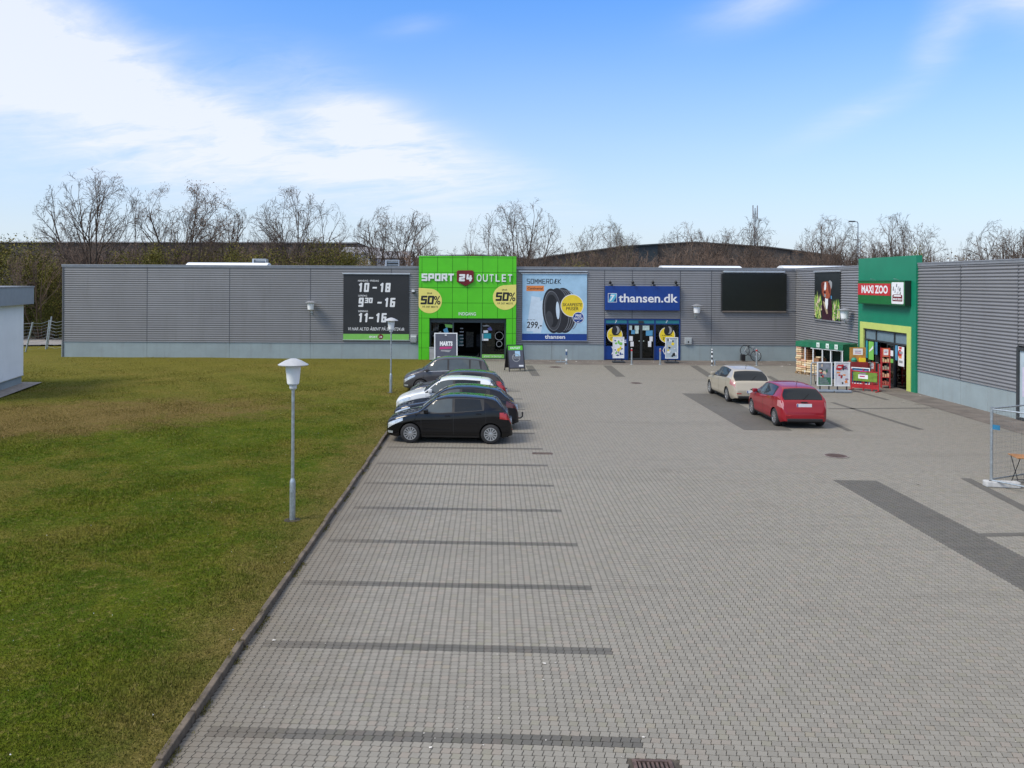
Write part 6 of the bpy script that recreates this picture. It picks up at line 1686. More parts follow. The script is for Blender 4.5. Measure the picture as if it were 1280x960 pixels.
    for x in xs:
        b0, b1 = zbot(x), zb(x); wr, zr = rail(x); sec = []
        for j in range(NL + 1): z = b0 + (b1 - b0) * j / NL; sec.append((x, side(x, z), z))
        for j in range(1, NG + 1): z = b1 + (zr - b1) * j / NG; sec.append((x, side(x, z), z))
        for j in range(1, NTp + 1): y, z = top(x, math.pi / 2 * j / NTp); sec.append((x, y if j < NTp else 0, z))
        rows.append(sec)
    n = len(rows[0]); m = MB()
    for sg in (1, -1):
        vs = [(x, sg * y, z) for sec in rows for x, y, z in sec]
        m.add(vs, [(i * n + j, i * n + j + 1, (i + 1) * n + j + 1, (i + 1) * n + j) for i in range(len(rows) - 1) for j in range(n - 1)])
    for sec in (rows[0], rows[-1]):
        pl = sec + [(x, -y, z) for x, y, z in reversed(sec[:-1])]; m.add(pl, [tuple(range(len(pl)))])
    body = m.build('body', col, t, smooth=True, angle=32)
    # glazing
    def patch(name, fn, nu, nv, mm, both=True, par=None):
        for sg in ((1, -1) if both else (1,)):
            m = MB(); vs = []
            for i in range(nu + 1):
                for j in range(nv + 1):
                    x, y, z = fn(i / nu, j / nv); vs.append((x, sg * y, z))
            m.add(vs, [(i * (nv + 1) + j, (i + 1) * (nv + 1) + j, (i + 1) * (nv + 1) + j + 1, i * (nv + 1) + j + 1) for i in range(nu) for j in range(nv)])
            o = m.build(name, mm, par or t, smooth=True, angle=80)
        return o
    def sidefn(x0, x1, lo, hi, off=.006, s0=0, s1=0):
        def f(u, v):
            x = (x0 + (x1 - x0) * u) + (s0 * (1 - u) + s1 * u) * v
            z0, z1 = lo(x), hi(x); z1 = max(z1, z0 + .004); z = z0 + (z1 - z0) * v
            return x, side(x, z) + off, z
        return f
    # black surround behind the side glass, then each window
    allx0, allx1 = win[0][0] * L, win[-1][1] * L
    patch('window_surround', sidefn(allx0 - .05, allx1 + .05, lambda x: zb(x) + .012, lambda x: rail(x)[1] - .02, .004), 30, 4, M_TRIM)
    for x0, x1, s0, s1 in win:
        patch('side_window', sidefn(x0 * L, x1 * L, lambda x: zb(x) + .03, lambda x: rail(x)[1] - .038, .008, s0 * L, s1 * L), 16, 5, M_CGLASSL if x0 == win[0][0] else gm)
    def topfn(x0, x1, a0, ox, oz):
        def f(u, v):
            a = a0 + (math.pi - 2 * a0) * v
            x = x0 + (x1 - x0) * u; y, z = top(x, a if a <= math.pi / 2 else math.pi - a)
            return x + ox, (y if a <= math.pi / 2 else -y), z + oz
        return f
    patch('windscreen', topfn(ws[0] * L, ws[1] * L, R(13), -.005, .007), 12, 16, gm, False)
    patch('rear_window', topfn(rg[0] * L, rg[1] * L, R(25), .009, .006), 12, 18, gm, False)
    # lamps
    patch('headlight', sidefn(.012 * L, .135 * L, lambda x: zb(x) - (.17 - .07 * x / (.13 * L)) * k, lambda x: zb(x) - .01, .006), 10, 4, M_HLAMP)
    patch('taillight', sidefn(tail_x[0] * L, tail_x[1] * L, lambda x: min(tail_z[0] * k, zb(x) - .05) + .05 * (1 - (x / L - tail_x[0]) / (tail_x[1] - tail_x[0])), lambda x: min(tail_z[1] * k, zt(x) - .03), .007), 10, 4, tail)
    # seams and handles
    for xf in (win[0][0] - .005, win[0][1] + .01, win[1][1] + .025):
        x = xf * L
        lo_ = .30 if xf < win[1][1] else max(.3, zbot(x) + .05)
        patch('door_seam', lambda u, v, x=x, lo_=lo_: (x + .010 * u, side(x, lo_ + (zb(x) + .01 - lo_) * v) + .003, lo_ + (zb(x) + .01 - lo_) * v), 1, 8, M_TRIM)
    patch('sill_trim', sidefn(xw[0] + ra + .02, xw[1] - ra - .02, lambda x: .19, lambda x: .255, .006), 10, 1, trim or M_TRIM)
    for xf in (win[0][1] - .035, win[1][1] - .03):
        for sg in (1, -1):
            x = xf * L; z = zb(x) - .075; m = MB(); m.box(x - .09, x + .09, sg * side(x, z) - .012, sg * side(x, z) + .022, z - .016, z + .016); m.build('door_handle', col, t, bevel=.008)
    if chrome_line: patch('chrome_strip', sidefn(allx0, allx1, lambda x: zb(x) + .004, lambda x: zb(x) + .018, .010), 14, 1, ALU)
    # mirrors
    for sg in (1, -1):
        x = (win[0][0] + .035) * L; z = zb(x) + .09
        m = MB(); m.box(x - .07, x + .07, sg * (side(x, z) + .05) - .0, sg * (side(x, z) + .05) + sg * .17, z - .06, z + .07); m.box(x - .02, x + .03, sg * (side(x, z) - .03), sg * (side(x, z) + .049), z - .05, z - .015)
        m.build('mirror', col, t, bevel=.03, smooth=True, angle=60)
    # nose and tail details
    m = MB(); m.box(-.012, .04, -.28 * W, .28 * W, .27, .27 + .17 * k); gl_ = m.build('grille', M_TRIM, t, bevel=.012)
    m = MB()
    for j in range(3): m.box(-.018, -.0125, -.24 * W, .24 * W, .30 + j * .05, .315 + j * .05)
    m.build('grille_bar', ALU, gl_)
    m = MB(); m.box(-.022, -.0185, -.26, .26, .43, .54); m.build('number_plate', M_PLATE, t)
    patch('fog_lamp_bezel', sidefn(.012 * L, .055 * L, lambda x: .30, lambda x: .37, .008), 4, 2, ALU)
    def xrear(z):
        for x in np.linspace(L * .88, L, 240):
            if zt(x) < z: return x
        return L
    if plate:
        x = xrear(plate_z * k + .02); m = MB(); m.box(x - .05, x + .022, -.26, .26, plate_z * k - .055, plate_z * k + .055); pl_ = m.build('number_plate', M_PLATE, t)
        m = MB(); m.box(x + .0222, x + .0235, -.255, -.215, plate_z * k - .05, plate_z * k + .05, 0); m.build('blue_band', BLUE, pl_)
        m = MB(); m.box(x - .05, x + .018, -.11, .11, plate_z * k + .10, plate_z * k + .125); m.build('tailgate_handle', ALU if chrome_line else M_TRIM, t)
    patch('rear_bumper_trim', topfn(.9995 * L, 1.0 * L, 0, .0, .0), 1, 2, M_TRIM, False) if False else None
    m = MB(); m.box(L - .10, L + .012, -.36 * W, .36 * W, .24, .36); m.build('rear_valance', M_TRIM, t, bevel=.03)
    for sg in (1, -1): m = MB(); m.box(L - .06, L + .008, sg * .33 * W - .10, sg * .33 * W + .10, .43, .465); m.build('reflector', M_TAIL, t, bevel=.008)
    m = MB(); z = zt(rg[0] * L) + .0; 
    m.tube([(roofend * L - .28, 0, zt(roofend * L - .28) - .01), (roofend * L - .16, 0, zt(roofend * L - .28) + .17)], .009, 6); m.build('aerial', M_TRIM, t)
    m = MB(); xx = .5 * (rg[0] + rg[1]) * L; m.tube([(rg[1] * L + .012, .0, zt(rg[1] * L) + .02), (xx + .025, .25, zt(xx) + .0)], .010, 5); m.build('rear_wiper', M_TRIM, t)
    m = MB()
    for y0, y1 in ((-.35, .1), (.1, .55)):
        xa = ws[0] * L + .03; m.tube([(xa - .02, y0, zt(xa) + .006), (xa + .07, y1, zt(xa + .07) - .01)], .009, 5)
    m.build('wipers', M_TRIM, t)
    if rails:
        for sg in (1, -1):
            pts = []
            for q in np.linspace(.46, .82, 8): y, z = top(q * L, R(14)); pts.append((q * L, sg * y, z + (.045 if .47 < q < .81 else .0)))
            m = MB(); m.tube(pts, .016, 6); m.build('roof_rail', ALU, t, smooth=True)
    if tow:
        m = MB(); m.tube([(L - .2, 0, .30), (L + .10, 0, .30), (L + .17, 0, .36), (L + .17, 0, .47)], .024, 8); m.lathe([(.0, .45), (.035, .47), (.035, .50), (0, .52)], 12, M=T(L + .17, 0, 0)); m.build('tow_bar', M_TRIM, t, smooth=True)
    # underside and wheels
    m = MB(); m.box(.10 * L, .97 * L, -W / 2 + .25, W / 2 - .25, .19, .70); m.box(xw[0] + ra + .03, xw[1] - ra - .03, -W / 2 + .10, W / 2 - .10, .195, .6); m.build('underbody', M_UNDER, t)
    tw_ = .20
    for xi in xw:
        for sg in (1, -1):
            yw = sg * (W / 2 - .115)
            Mx = T(xi, yw, rw) @ (Matrix.Rotation(R(-90 * sg), 4, 'X'))
            m = MB(); m.lathe([(rw * .62, -tw_ / 2), (rw * .9, -tw_ / 2), (rw * .975, -tw_ / 2 + .02), (rw, -tw_ / 2 + .05), (rw, tw_ / 2 - .05), (rw * .975, tw_ / 2 - .02), (rw * .9, tw_ / 2), (rw * .64, tw_ / 2)], 36, cap=False)
            wh = m.build('wheel', M_TYRE, t, Mx, smooth=True, angle=50)
            m = MB(); m.lathe([(rw * .66, tw_ / 2 - .012), (rw * .62, tw_ / 2 - .03), (rw * .60, tw_ / 2 - .06), (0, tw_ / 2 - .06)], 30, 1); m.lathe([(rw * .665, tw_ / 2 - .02), (rw * .665, tw_ / 2 + .002), (rw * .60, tw_ / 2 + .002), (rw * .59, tw_ / 2 - .03)], 30, 0, cap=False)
            for q in range(spokes):
                a = 2 * math.pi * q / spokes; w0 = (.55 if spokes > 8 else .8) * rw * math.pi * .3 / spokes * .95; w1 = w0 * 1.6
                c_, s_ = math.cos(a), math.sin(a)
                pl = [(rw * .10, -w0), (rw * .62, -w1), (rw * .62, w1), (rw * .10, w0)]
                m.prism([(x_ * c_ - y_ * s_, x_ * s_ + y_ * c_) for x_, y_ in pl], tw_ / 2 - .03, tw_ / 2 - .006 + .0005 * (q % 2), 0)
            m.lathe([(rw * .17, tw_ / 2 - .03), (rw * .16, tw_ / 2 + .002), (rw * .08, tw_ / 2 + .006), (0, tw_ / 2 + .006)], 16, 0)
            m.build('rim', [M_RIM, DGREY], wh, smooth=True, angle=30)
    return t

def lotcar(px_nose, Yc, yaw=0.0):
    """nose toward the lawn"""
    x = at(px_nose, 500, Yc).x
    return T(x, Yc, .002) @ RZ(-TH + yaw)
P_BLACK = paint('black_car_paint', (.004, .004, .005)); P_BLACK2 = paint('blue_black_car_paint', (.007, .008, .013)); P_WHITE = paint('white_car_paint', (.66, .68, .69), flake=.02)
P_BROWN = paint('dark_brown_grey_car_paint', (.050, .044, .040), .35); P_GREY = paint('warm_grey_car_paint', (.085, .080, .084), .4); P_RED = paint('red_car_paint', (.27, .004, .012), .2); P_SILVER = paint('champagne_car_paint', (.46, .41, .32), .35, .04)
GP = 'cars parked nose to the lawn'
make_car('glossy black small hatchback with many-spoked wheels, nearest in the row by the lawn', lotcar(486.5, 28.05, R(-.6)), 3.98, 1.74, 1.47, P_BLACK, spokes=12, group=GP, plate_z=.62)
make_car('black sloping hatchback with tow bar and dark tail lamps, second car from the viewer', lotcar(494.5, 30.5, R(.6)), 4.30, 1.80, 1.47, P_BLACK2, prof='long', spokes=10, tail=M_TAILD, tow=True, group=GP, chrome_line=True, plate_z=.62)
make_car('white hatchback with white roof, wedged between black and brown cars', lotcar(497.5, 32.9, R(-.4)), 4.05, 1.76, 1.50, P_WHITE, spokes=8, group=GP, plate_z=.62)
make_car('dark brown hatchback with large red tail lamp behind the white car', lotcar(512, 35.3, R(.4)), 3.98, 1.76, 1.50, P_BROWN, spokes=8, tail_z=(.74, 1.08), tail_x=(.885, .988), group=GP, plate_z=.62)
make_car('warm grey people carrier with tall glass, farthest in the row by the lawn', lotcar(505.5, 40.2, R(1.5)), 4.02, 1.76, 1.62, P_GREY, prof='mpv', wb=(.20, .84), spokes=8, glass_m=M_CGLASSL, chrome_line=True, group=GP, plate_z=.66)
def upcar(px, py, W, L, rear_oh, yaw=0.0):
    """nose away from the viewer; (px, py) is where the rear left tyre meets the ground"""
    p = G(px, py); return T(p.x + W / 2 - .02, p.y - rear_oh + L, .002) @ RZ(R(-90) + yaw)
GR = 'cars parked facing the stores on the right'
make_car('bright red small hatchback with white number plate, parked beside the dark lane', upcar(970, 532, 1.74, 3.98, .68, R(-1.2)), 3.98, 1.74, 1.47, P_RED, spokes=9, tail=M_TAILC, tail_z=(.70, .96), tail_x=(.905, .985), group=GR, plate_z=.80)
make_car('champagne silver hatchback parked ahead of the red car', upcar(910, 502, 1.76, 4.42, .86, R(-1.0)), 4.42, 1.76, 1.47, P_SILVER, prof='long', wb=(.20, .805), spokes=10, tail=M_TAILC, group=GR, plate_z=.52)
# ================================================================== BEYOND THE STORE
M_BARK = mat('grey_brown_bark', (.085, .064, .050), .9, var=.3, scale=3)
M_TWIG = mat('dark_twig', (.092, .066, .050), .9, var=.3, scale=2)
M_TWIGB = mat('red_brown_twig', (.125, .084, .060), .9, var=.35, scale=1)
def leafy(name, cols):
    m = bpy.data.materials.new(name); m.use_nodes = True; t = NT(m.node_tree); b = t.n['Principled BSDF']
    r = t.node('ShaderNodeNewGeometry').outputs['Random Per Island']
    c = t.mix(t.ramp(r, 0, 1, 0, 1, smooth=False), cols[0], cols[1]); c = t.mix(t.ramp(r, .8, .95, 0, .7), c, cols[2])
    t.l.new(c, b.inputs['Base Color']); b.inputs['Roughness'].default_value = .75; b.inputs['Specular IOR Level'].default_value = .2
    return m
M_OLIVE = leafy('olive_spring_leaf', [(.085, .088, .016), (.165, .145, .028), (.21, .15, .04)])
M_DGREEN = leafy('dark_ivy_leaf', [(.040, .052, .010), (.095, .100, .020), (.13, .11, .03)])
M_DRYLEAF = leafy('dry_brown_leaf', [(.16, .085, .045), (.24, .14, .08), (.10, .06, .035)])
M_CATKIN = leafy('budding_twig_leaf', [(.14, .13, .05), (.20, .17, .07), (.11, .10, .05)])

def branch_geo(seed, H, stems=1, spread=.75, levels=4, kids=(7, 6, 6, 5), r0=.16, minr=.011, up=.25, first=.18, side=.9, stemlean=.25):
    """trunk and crown as tapered tubes; returns (trunk MB, crown MB, twig ends)"""
    r_ = random.Random(seed); trunk, crown = MB(), MB(); ends = []
    def grow(p, d, ln, rad, lev):
        n = 5 if lev == 0 else (4 if lev < 3 else 3)
        pts = [p.copy()]; rs = [rad]; dirs = [d.copy()]
        for i in range(n):
            d = (d + Vector((r_.gauss(0, 1), r_.gauss(0, 1), r_.gauss(0, 1))) * (.06 + .05 * lev) + Vector((0, 0, up * .35 * (1 if lev else .3)))).normalized()
            p = p + d * ln / n; pts.append(p.copy()); dirs.append(d.copy()); rs.append(max(minr * .8, rad * (1 - .78 * (i + 1) / n)))
        (trunk if lev == 0 else crown).tube(pts, rs, 7 if lev == 0 else (5 if lev == 1 else 3), cap=False)
        if lev >= levels: ends.append(pts[-1]); return
        kk = kids[min(lev, len(kids) - 1)]
        for c in range(kk):
            f = (first if lev == 0 else .22) + (1 - (first if lev == 0 else .22)) * (c + r_.random() * .8) / kk
            x = min(.999, f) * n; i = min(n - 1, int(x)); q = pts[i].lerp(pts[i + 1], x - i)
            a = r_.uniform(0, 2 * math.pi); b = dirs[i + 1].orthogonal().normalized(); b.rotate(__import__('mathutils').Quaternion(dirs[i + 1], a))
            nd = (dirs[i + 1] + b * (side * r_.uniform(.65, 1.2)) * (spread if lev == 0 else .75)).normalized()
            l2 = ln * r_.uniform(.42, .66) * (1.05 - .45 * f if lev == 0 else 1.0 - .25 * f)
            grow(q, nd, l2, max(minr, rad * (1 - .7 * f) * .62), lev + 1)
    for s in range(stems):
        a = 2 * math.pi * s / max(1, stems) + r_.random(); le = 0 if stems == 1 else stemlean * r_.uniform(.5, 1.3)
        grow(Vector((.15 * math.cos(a), .15 * math.sin(a), 0)) if stems > 1 else Vector((0, 0, -.1)), Vector((math.cos(a) * le, math.sin(a) * le, 1)).normalized(), H * r_.uniform(.72, .9) if stems > 1 else H * .72, r0 if stems == 1 else r0 * .7, 0)
    return trunk, crown, ends
def fit(mbs, H):
    zs = sorted(v[2] for m in mbs for v in m.v); k = H / zs[int(len(zs) * .96)]
    def shape(x, y, z):
        # round the crown off inside an egg-shaped outline, a few twigs standing proud
        x, y, z = x * k, y * k, z * k
        cz = H * .56; u = math.sqrt((x * x + y * y) / (H * .40) ** 2 + ((z - cz) / (H * .44)) ** 2)
        if u > 1 and z > H * .3:
            f = (1 + .22 * (u - 1)) / u; x, y, z = x * f, y * f, cz + (z - cz) * f
        return (x, y, z)
    for m in mbs: m.v = [shape(*v) for v in m.v]
    return k, shape
TREES = []
for seed, stems, spread, kids, leaf in [(1, 5, .8, (9, 5, 4, 3), 0), (2, 5, .8, (9, 5, 4, 3), 1), (3, 4, .8, (10, 5, 4, 3), 0), (4, 5, .9, (9, 5, 4, 3), 0), (5, 4, .7, (9, 5, 3, 3), 2)]:
    tr, cr, en = branch_geo(seed, 10, stems, spread, 4, kids, r0=.17, minr=.0100, first=.25, side=.9, stemlean=.40, up=.07)
    k, shp_ = fit([tr, cr], 10.0); lv = None
    if leaf:
        r_ = random.Random(seed); lm_ = MB()
        for e in en:
            e = Vector(shp_(*e))
            if leaf == 1 and not (e.z > 6.2 and abs(e.x + .3) < 1.6 and r_.random() < .8): continue
            if leaf == 2 and r_.random() < .35: continue
            for j in range(3 if leaf == 1 else 2):
                c = e + Vector((r_.gauss(0, .12), r_.gauss(0, .12), r_.gauss(0, .12))); s = r_.uniform(.03, .07)
                a, b = Vector((r_.gauss(0, 1), r_.gauss(0, 1), r_.gauss(0, 1))).normalized() * s, Vector((r_.gauss(0, 1), r_.gauss(0, 1), r_.gauss(0, 1))).normalized() * s
                lm_.add([c - a, c + b, c + a], [(0, 1, 2)])
        lv = lm_.mesh('leaves', M_DRYLEAF if leaf == 1 else M_CATKIN)
    TREES.append((tr.mesh('trunk', M_BARK, True, angle=80), cr.mesh('crown', M_TWIG, True, angle=80), lv))
def tree(px, ptop, y, kind, label, sx=1.0, rz=0.0):
    """crown top at (px, ptop) in the photograph"""
    p = at(px, ptop, y)
    h = p.z + .1
    t = thing('bare_tree', label, 'tree', T(p.x, y, -.1) @ RZ(rz) @ Matrix.Diagonal((h / 10 * sx, h / 10 * sx, h / 10, 1)), 'leafless trees behind the store')
    a, b, c = TREES[kind]
    link('trunk', a, t); link('crown', b, t)
    if c: link('leaves', c, t)
for px_, pt_, y_, k_, lb, sx_, rz_ in [
    (122, 214, 78, 0, 'tallest wide leafless tree above the left end of the store', .92, 0.4),
    (240, 229, 80, 1, 'leafless tree with a clump of dry brown leaves in its top', .92, 1.1),
    (308, 262, 84, 4, 'thin budding tree between two larger bare trees, left stretch of roof', .8, 2.0),
    (373, 235, 78, 2, 'vase-shaped leafless tree above the wall lamp left of the hours board', .88, .2),
    (492, 252, 82, 3, 'round-topped leafless tree just left of the green portal', .82, .9),
    (645, 249, 80, 0, 'broad leafless tree rising behind the green portal', .85, 3.2),
    (745, 272, 84, 4, 'slender leafless tree above the tyre banner, before the dark hall', .75, .1),
    (775, 279, 88, 2, 'sparse leaning leafless tree right of the slender one', .7, 5.0),
    (872, 275, 86, 3, 'leafless tree whose crown stands over the peak of the dark hall', .8, 2.6),
    (932, 270, 84, 2, 'leafless tree beside the phone mast', .8, 1.9),
    (1040, 269, 78, 0, 'leafless tree over the inner corner, left of the pet shop portal', .78, 5.4),
    (1062, 288, 82, 3, 'low spreading leafless tree at the left edge of the pet shop portal', .8, 3.7),
    (1133, 266, 80, 2, 'leafless tree standing above the pet shop portal', .8, 4.6),
    (1262, 270, 74, 3, 'leafless tree at the far right above the side wing', .8, .5),
    ]:
    tree(px_, pt_, y_, k_, lb, sx_, rz_)

# bare scrub along the back of the roof, and leafy bushes
SHRUB = []
for seed in (21, 22, 23):
    tr, cr, en = branch_geo(seed, 5, 7, .8, 3, (6, 5, 5), r0=.06, minr=.010, stemlean=.5)
    fit([tr, cr], 5.0); cr.v, cr.f, cr.m = cr.v, cr.f, cr.m
    o = len(cr.v); cr.v += tr.v; cr.f += [tuple(i + o for i in f) for f in tr.f]; cr.m += tr.m
    SHRUB.append(cr.mesh('branches', M_TWIGB, True, angle=80))
BUSH = []
def bush_mesh(seed, m_, n=8500, dens=1.0):
    r_ = np.random.RandomState(seed); clumps = []
    for i in range(26):
        a = r_.uniform(0, 2 * np.pi); rad = r_.uniform(.1, 1.0) ** .5 * 1.5; z = r_.uniform(.4, 4.6) 
        rad *= 1.0 - .55 * max(0, z - 2.6) / 2.0
        clumps.append((rad * np.cos(a), rad * np.sin(a), z, r_.uniform(.35, .75)))
    ci = r_.randint(0, len(clumps), n); cl = np.array(clumps)[ci]
    c = cl[:, :3] + r_.normal(0, 1, (n, 3)) * cl[:, 3:4] * [.62, .62, .55]
    c[:, 2] = np.abs(c[:, 2])
    a = r_.normal(0, 1, (n, 3)); a /= np.linalg.norm(a, axis=1)[:, None]; b = r_.normal(0, 1, (n, 3)); b /= np.linalg.norm(b, axis=1)[:, None]
    s = r_.uniform(.028, .062, n)[:, None]
    V = np.stack([c - a * s, c + b * s * .8, c + a * s, c - b * s * .8], 1).reshape(-1, 3)
    me = bpy.data.meshes.new('foliage'); me.from_pydata(V.tolist(), [], [(4 * i, 4 * i + 1, 4 * i + 2, 4 * i + 3) for i in range(n)]); me.materials.append(m_)
    return me
BUSH = [bush_mesh(31, M_OLIVE), bush_mesh(32, M_OLIVE), bush_mesh(33, M_DGREEN, 6500)]
STEM = MB()
for i in range(6): STEM.tube([(.1 * math.cos(i), .1 * math.sin(i), 0), (.5 * math.cos(i), .5 * math.sin(i), 1.8), (.9 * math.cos(i * 1.1), .9 * math.sin(i * 1.1), 3.8)], [.05, .035, .012], 4, cap=False)
STEM = STEM.mesh('stems', M_BARK)
ZONES = [(100, 'beyond the left corner of the store'), (184, 'above the first wall bay from the left'), (236, 'just left of the left rooflight'), (336, 'behind the left rooflight'), (388, 'between left rooflight and wall lamp'), (428, 'just left of the hours board'), (512, 'above the hours board'), (560, 'behind the left half of the green portal'), (645, 'behind the right half of the green portal'), (734, 'above the tyre banner'), (790, 'before the blue-black hall panel'), (850, 'above the blue shop sign'), (902, 'above the wall lamp by the screen'), (982, 'above the black screen'), (1020, 'over the inner corner'), (1072, 'above the dog banner'), (1200, 'by the pet shop portal')]
def shrub(px, ptop, y, k, sx=1.0):
    p = at(px, ptop, y); h = p.z + .1
    zn = next(z for lim, z in ZONES if px < lim); how = ('taller ' if ptop < 309 else 'lower ') + ('nearer' if y < 82 else 'farther')
    t = thing('bare_shrub', how + ' leafless brown shrub ' + zn, 'shrub', T(p.x, y, -.1) @ RZ(rng.uniform(0, 6)) @ Matrix.Diagonal((h / 5 * sx, h / 5 * sx, h / 5, 1)), 'leafless scrub behind the store')
    link('branches', SHRUB[k], t)
def bush(px, ptop, y, k, label, sx=1.0):
    p = at(px, ptop, y); h = p.z + .1
    t = thing('leafy_bush', label, 'bush', T(p.x, y, -.1) @ RZ(rng.uniform(0, 6)) @ Matrix.Diagonal((h / 5 * sx, h / 5 * sx, h / 5, 1)), 'leafy bushes behind the store')
    link('foliage', BUSH[k], t); link('stems', STEM, t)
for i in range(44):
    px_ = 60 + i * 24 + rng.uniform(-8, 8)
    shrub(px_, rng.uniform(302, 320), rng.uniform(70, 94), i % 3, rng.uniform(.8, 1.1))
for i in range(15):
    shrub(66 + i * 26 + rng.uniform(-6, 6), rng.uniform(295, 305), rng.uniform(84, 98), i % 3, rng.uniform(.9, 1.2))
from collections import defaultdict
same = defaultdict(list)
for o_ in C.objects:
    if o_.name.startswith('bare_shrub'): same[o_['label']].append(o_)
for lb_, os_ in same.items():
    if len(os_) > 1:
        os_.sort(key=lambda o: o.location.x / o.location.y); n_ = len(os_)
        for i, o_ in enumerate(os_): o_['label'] = lb_ + (', leftmost of several' if i == 0 else ', rightmost of several' if i == n_ - 1 else ', second from left' if i == 1 else ', third from left' if i == 2 else ', fourth from left')
for px_, pt_, y_, k_, sx_ in [(5, 292, 80, 0, 1.1), (48, 300, 76, 1, 1.0), (30, 312, 74, 0, .9), (70, 322, 72, 0, .7), (20, 352, 72, 2, 1.4), (55, 340, 73, 2, 1.3), (78, 330, 77, 2, 1.2), (-15, 310, 78, 1, 1.2), (8, 375, 70.5, 2, 1.2), (62, 372, 71, 2, 1.2), (40, 368, 74, 2, 1.3), (85, 360, 75, 2, 1.4)]:
    bush(px_, pt_, y_, k_, ('dark dense bush ' if k_ == 2 else 'yellow-green bush ') + {5: 'topping the hedge at the left picture edge', 48: 'topping the hedge above the fence posts', 30: 'in the second row, over the pavilion roof end', 70: 'beside the store corner, upper row', 20: 'over the middle of the pavilion fascia', 55: 'above the leaning posts, middle row', 78: 'right at the store corner, behind the wall', -15: 'mostly outside the left picture edge', 8: 'hidden low behind the pavilion roof', 62: 'at the foot of the hedge by the leaning posts', 40: 'at the foot of the hedge beside the pavilion wall', 85: 'tucked behind the store corner, low'}[px_], sx_)
for px_, pt_, y_, k_, sx_, lb in [(160, 312, 76, 1, .9, 'yellow-green bush below the tallest tree'), (255, 306, 77, 1, .9, 'yellow-green bush under the dry-leaved tree, right side'), (338, 308, 75, 1, .85, 'olive bush left of the vase-shaped tree'), (372, 312, 76, 0, .8, 'olive bush at the foot of the vase-shaped tree'), (420, 304, 77, 1, .8, 'taller olive bush above the left edge of the hours board'), (205, 300, 76, 0, .8, 'yellow-green bush below the tree with dry leaves'), (288, 304, 78, 1, .9, 'yellow-green bush behind the left rooflight'), (310, 310, 74, 0, .8, 'low yellow-green bush by the small roof vent'), (402, 300, 78, 1, .9, 'olive bush left of the hours board'), (437, 308, 80, 0, .8, 'olive bush behind the hours board'), (463, 318, 76, 1, .7, 'small olive bush by the vent box near the portal'), (718, 324, 74, 0, .6, 'small olive bush peeping over the tyre banner'), (1150, 306, 78, 1, .5, 'thin bush right of the pet shop portal')]:
    bush(px_, pt_, y_, k_, lb, sx_)

# big halls
M_HALL = mat('dark_brown_hall_sheet', (.075, .062, .052), .7, var=.15, scale=.2); M_HALLB = mat('blue_black_hall_sheet', (.022, .034, .042), .6, var=.12, scale=.2)
M_ROOFW = mat('pale_hall_roof', (.30, .30, .30), .5, var=.05)
def hall(name, label, prof, y, depth, m_, roof_m, base=-.1, ribs=5.0):
    """prof = roofline points in the photograph, left to right, at distance y"""
    pts = [at(px, py, y) for px, py in prof]; x0 = pts[0].x; xm = (pts[0].x + pts[-1].x) / 2
    t = thing(name, label, 'building', T(xm, y, base))
    pl = [(p.x - xm, p.z - base) for p in pts]; n = len(pl)
    m = MB(); m.add([(x, 0, z) for x, z in pl] + [(pl[-1][0], 0, 0), (pl[0][0], 0, 0)], [tuple(range(n + 2))[::-1]])
    m.add([(pl[0][0], 0, 0), (pl[0][0], depth, 0), (pl[0][0], depth, pl[0][1]), (pl[0][0], 0, pl[0][1])], [(0, 1, 2, 3)]); m.add([(pl[-1][0], 0, 0), (pl[-1][0], depth, 0), (pl[-1][0], depth, pl[-1][1]), (pl[-1][0], 0, pl[-1][1])], [(3, 2, 1, 0)])
    m.build('wall', m_, t)
    m = MB()
    up = [(x, z + .16) for x, z in pl]
    m.add([(x, -.3, z + .01) for x, z in pl] + [(x, -.3, z) for x, z in up] + [(x, depth, z) for x, z in up], [(i, i + 1, n + i + 1, n + i) for i in range(n - 1)] + [(n + i, n + i + 1, 2 * n + i + 1, 2 * n + i) for i in range(n - 1)])
    m.build('roof_edge', roof_m, t)
    x = pl[0][0] + ribs
    while x < pl[-1][0] - 1:
        zz = min(z for q, z in pl) if False else float(np.interp(x, [p[0] for p in pl], [p[1] for p in pl]))
        m = MB(); m.box(x - .06, x + .06, -.06, -.002, 0, zz - .02); m.build('wall_rib', mat('hall_rib', (.035, .03, .028), .7), t); x += ribs
    return t
hall('warehouse', 'long low dark warehouse with pale roof edge behind the left trees', [(-60, 303.5), (0, 303.5), (250, 303.8), (447, 304.5)], 112, 60, M_HALL, M_ROOFW)
hall('warehouse', 'large dark hall with a shallow gabled roof behind the blue shop', [(622, 334), (690, 320.5), (780, 308.5), (868, 303.2), (960, 309.5), (1053, 321.5)], 118, 70, M_HALL, mat('dark_hall_roof', (.10, .095, .09), .6, var=.1))
h_ = hall('warehouse_annex', 'blue-black panelled hall section right of the slender tree', [(784, 309), (822, 306.2)], 117.2, 1, M_HALLB, M_HALLB)
hall('warehouse', 'pale roofed low building left of the green portal top', [(515, 324), (545, 320), (600, 319), (660, 323)], 125, 30, M_HALL, mat('hazy_roof', (.42, .45, .46), .6, var=.08))
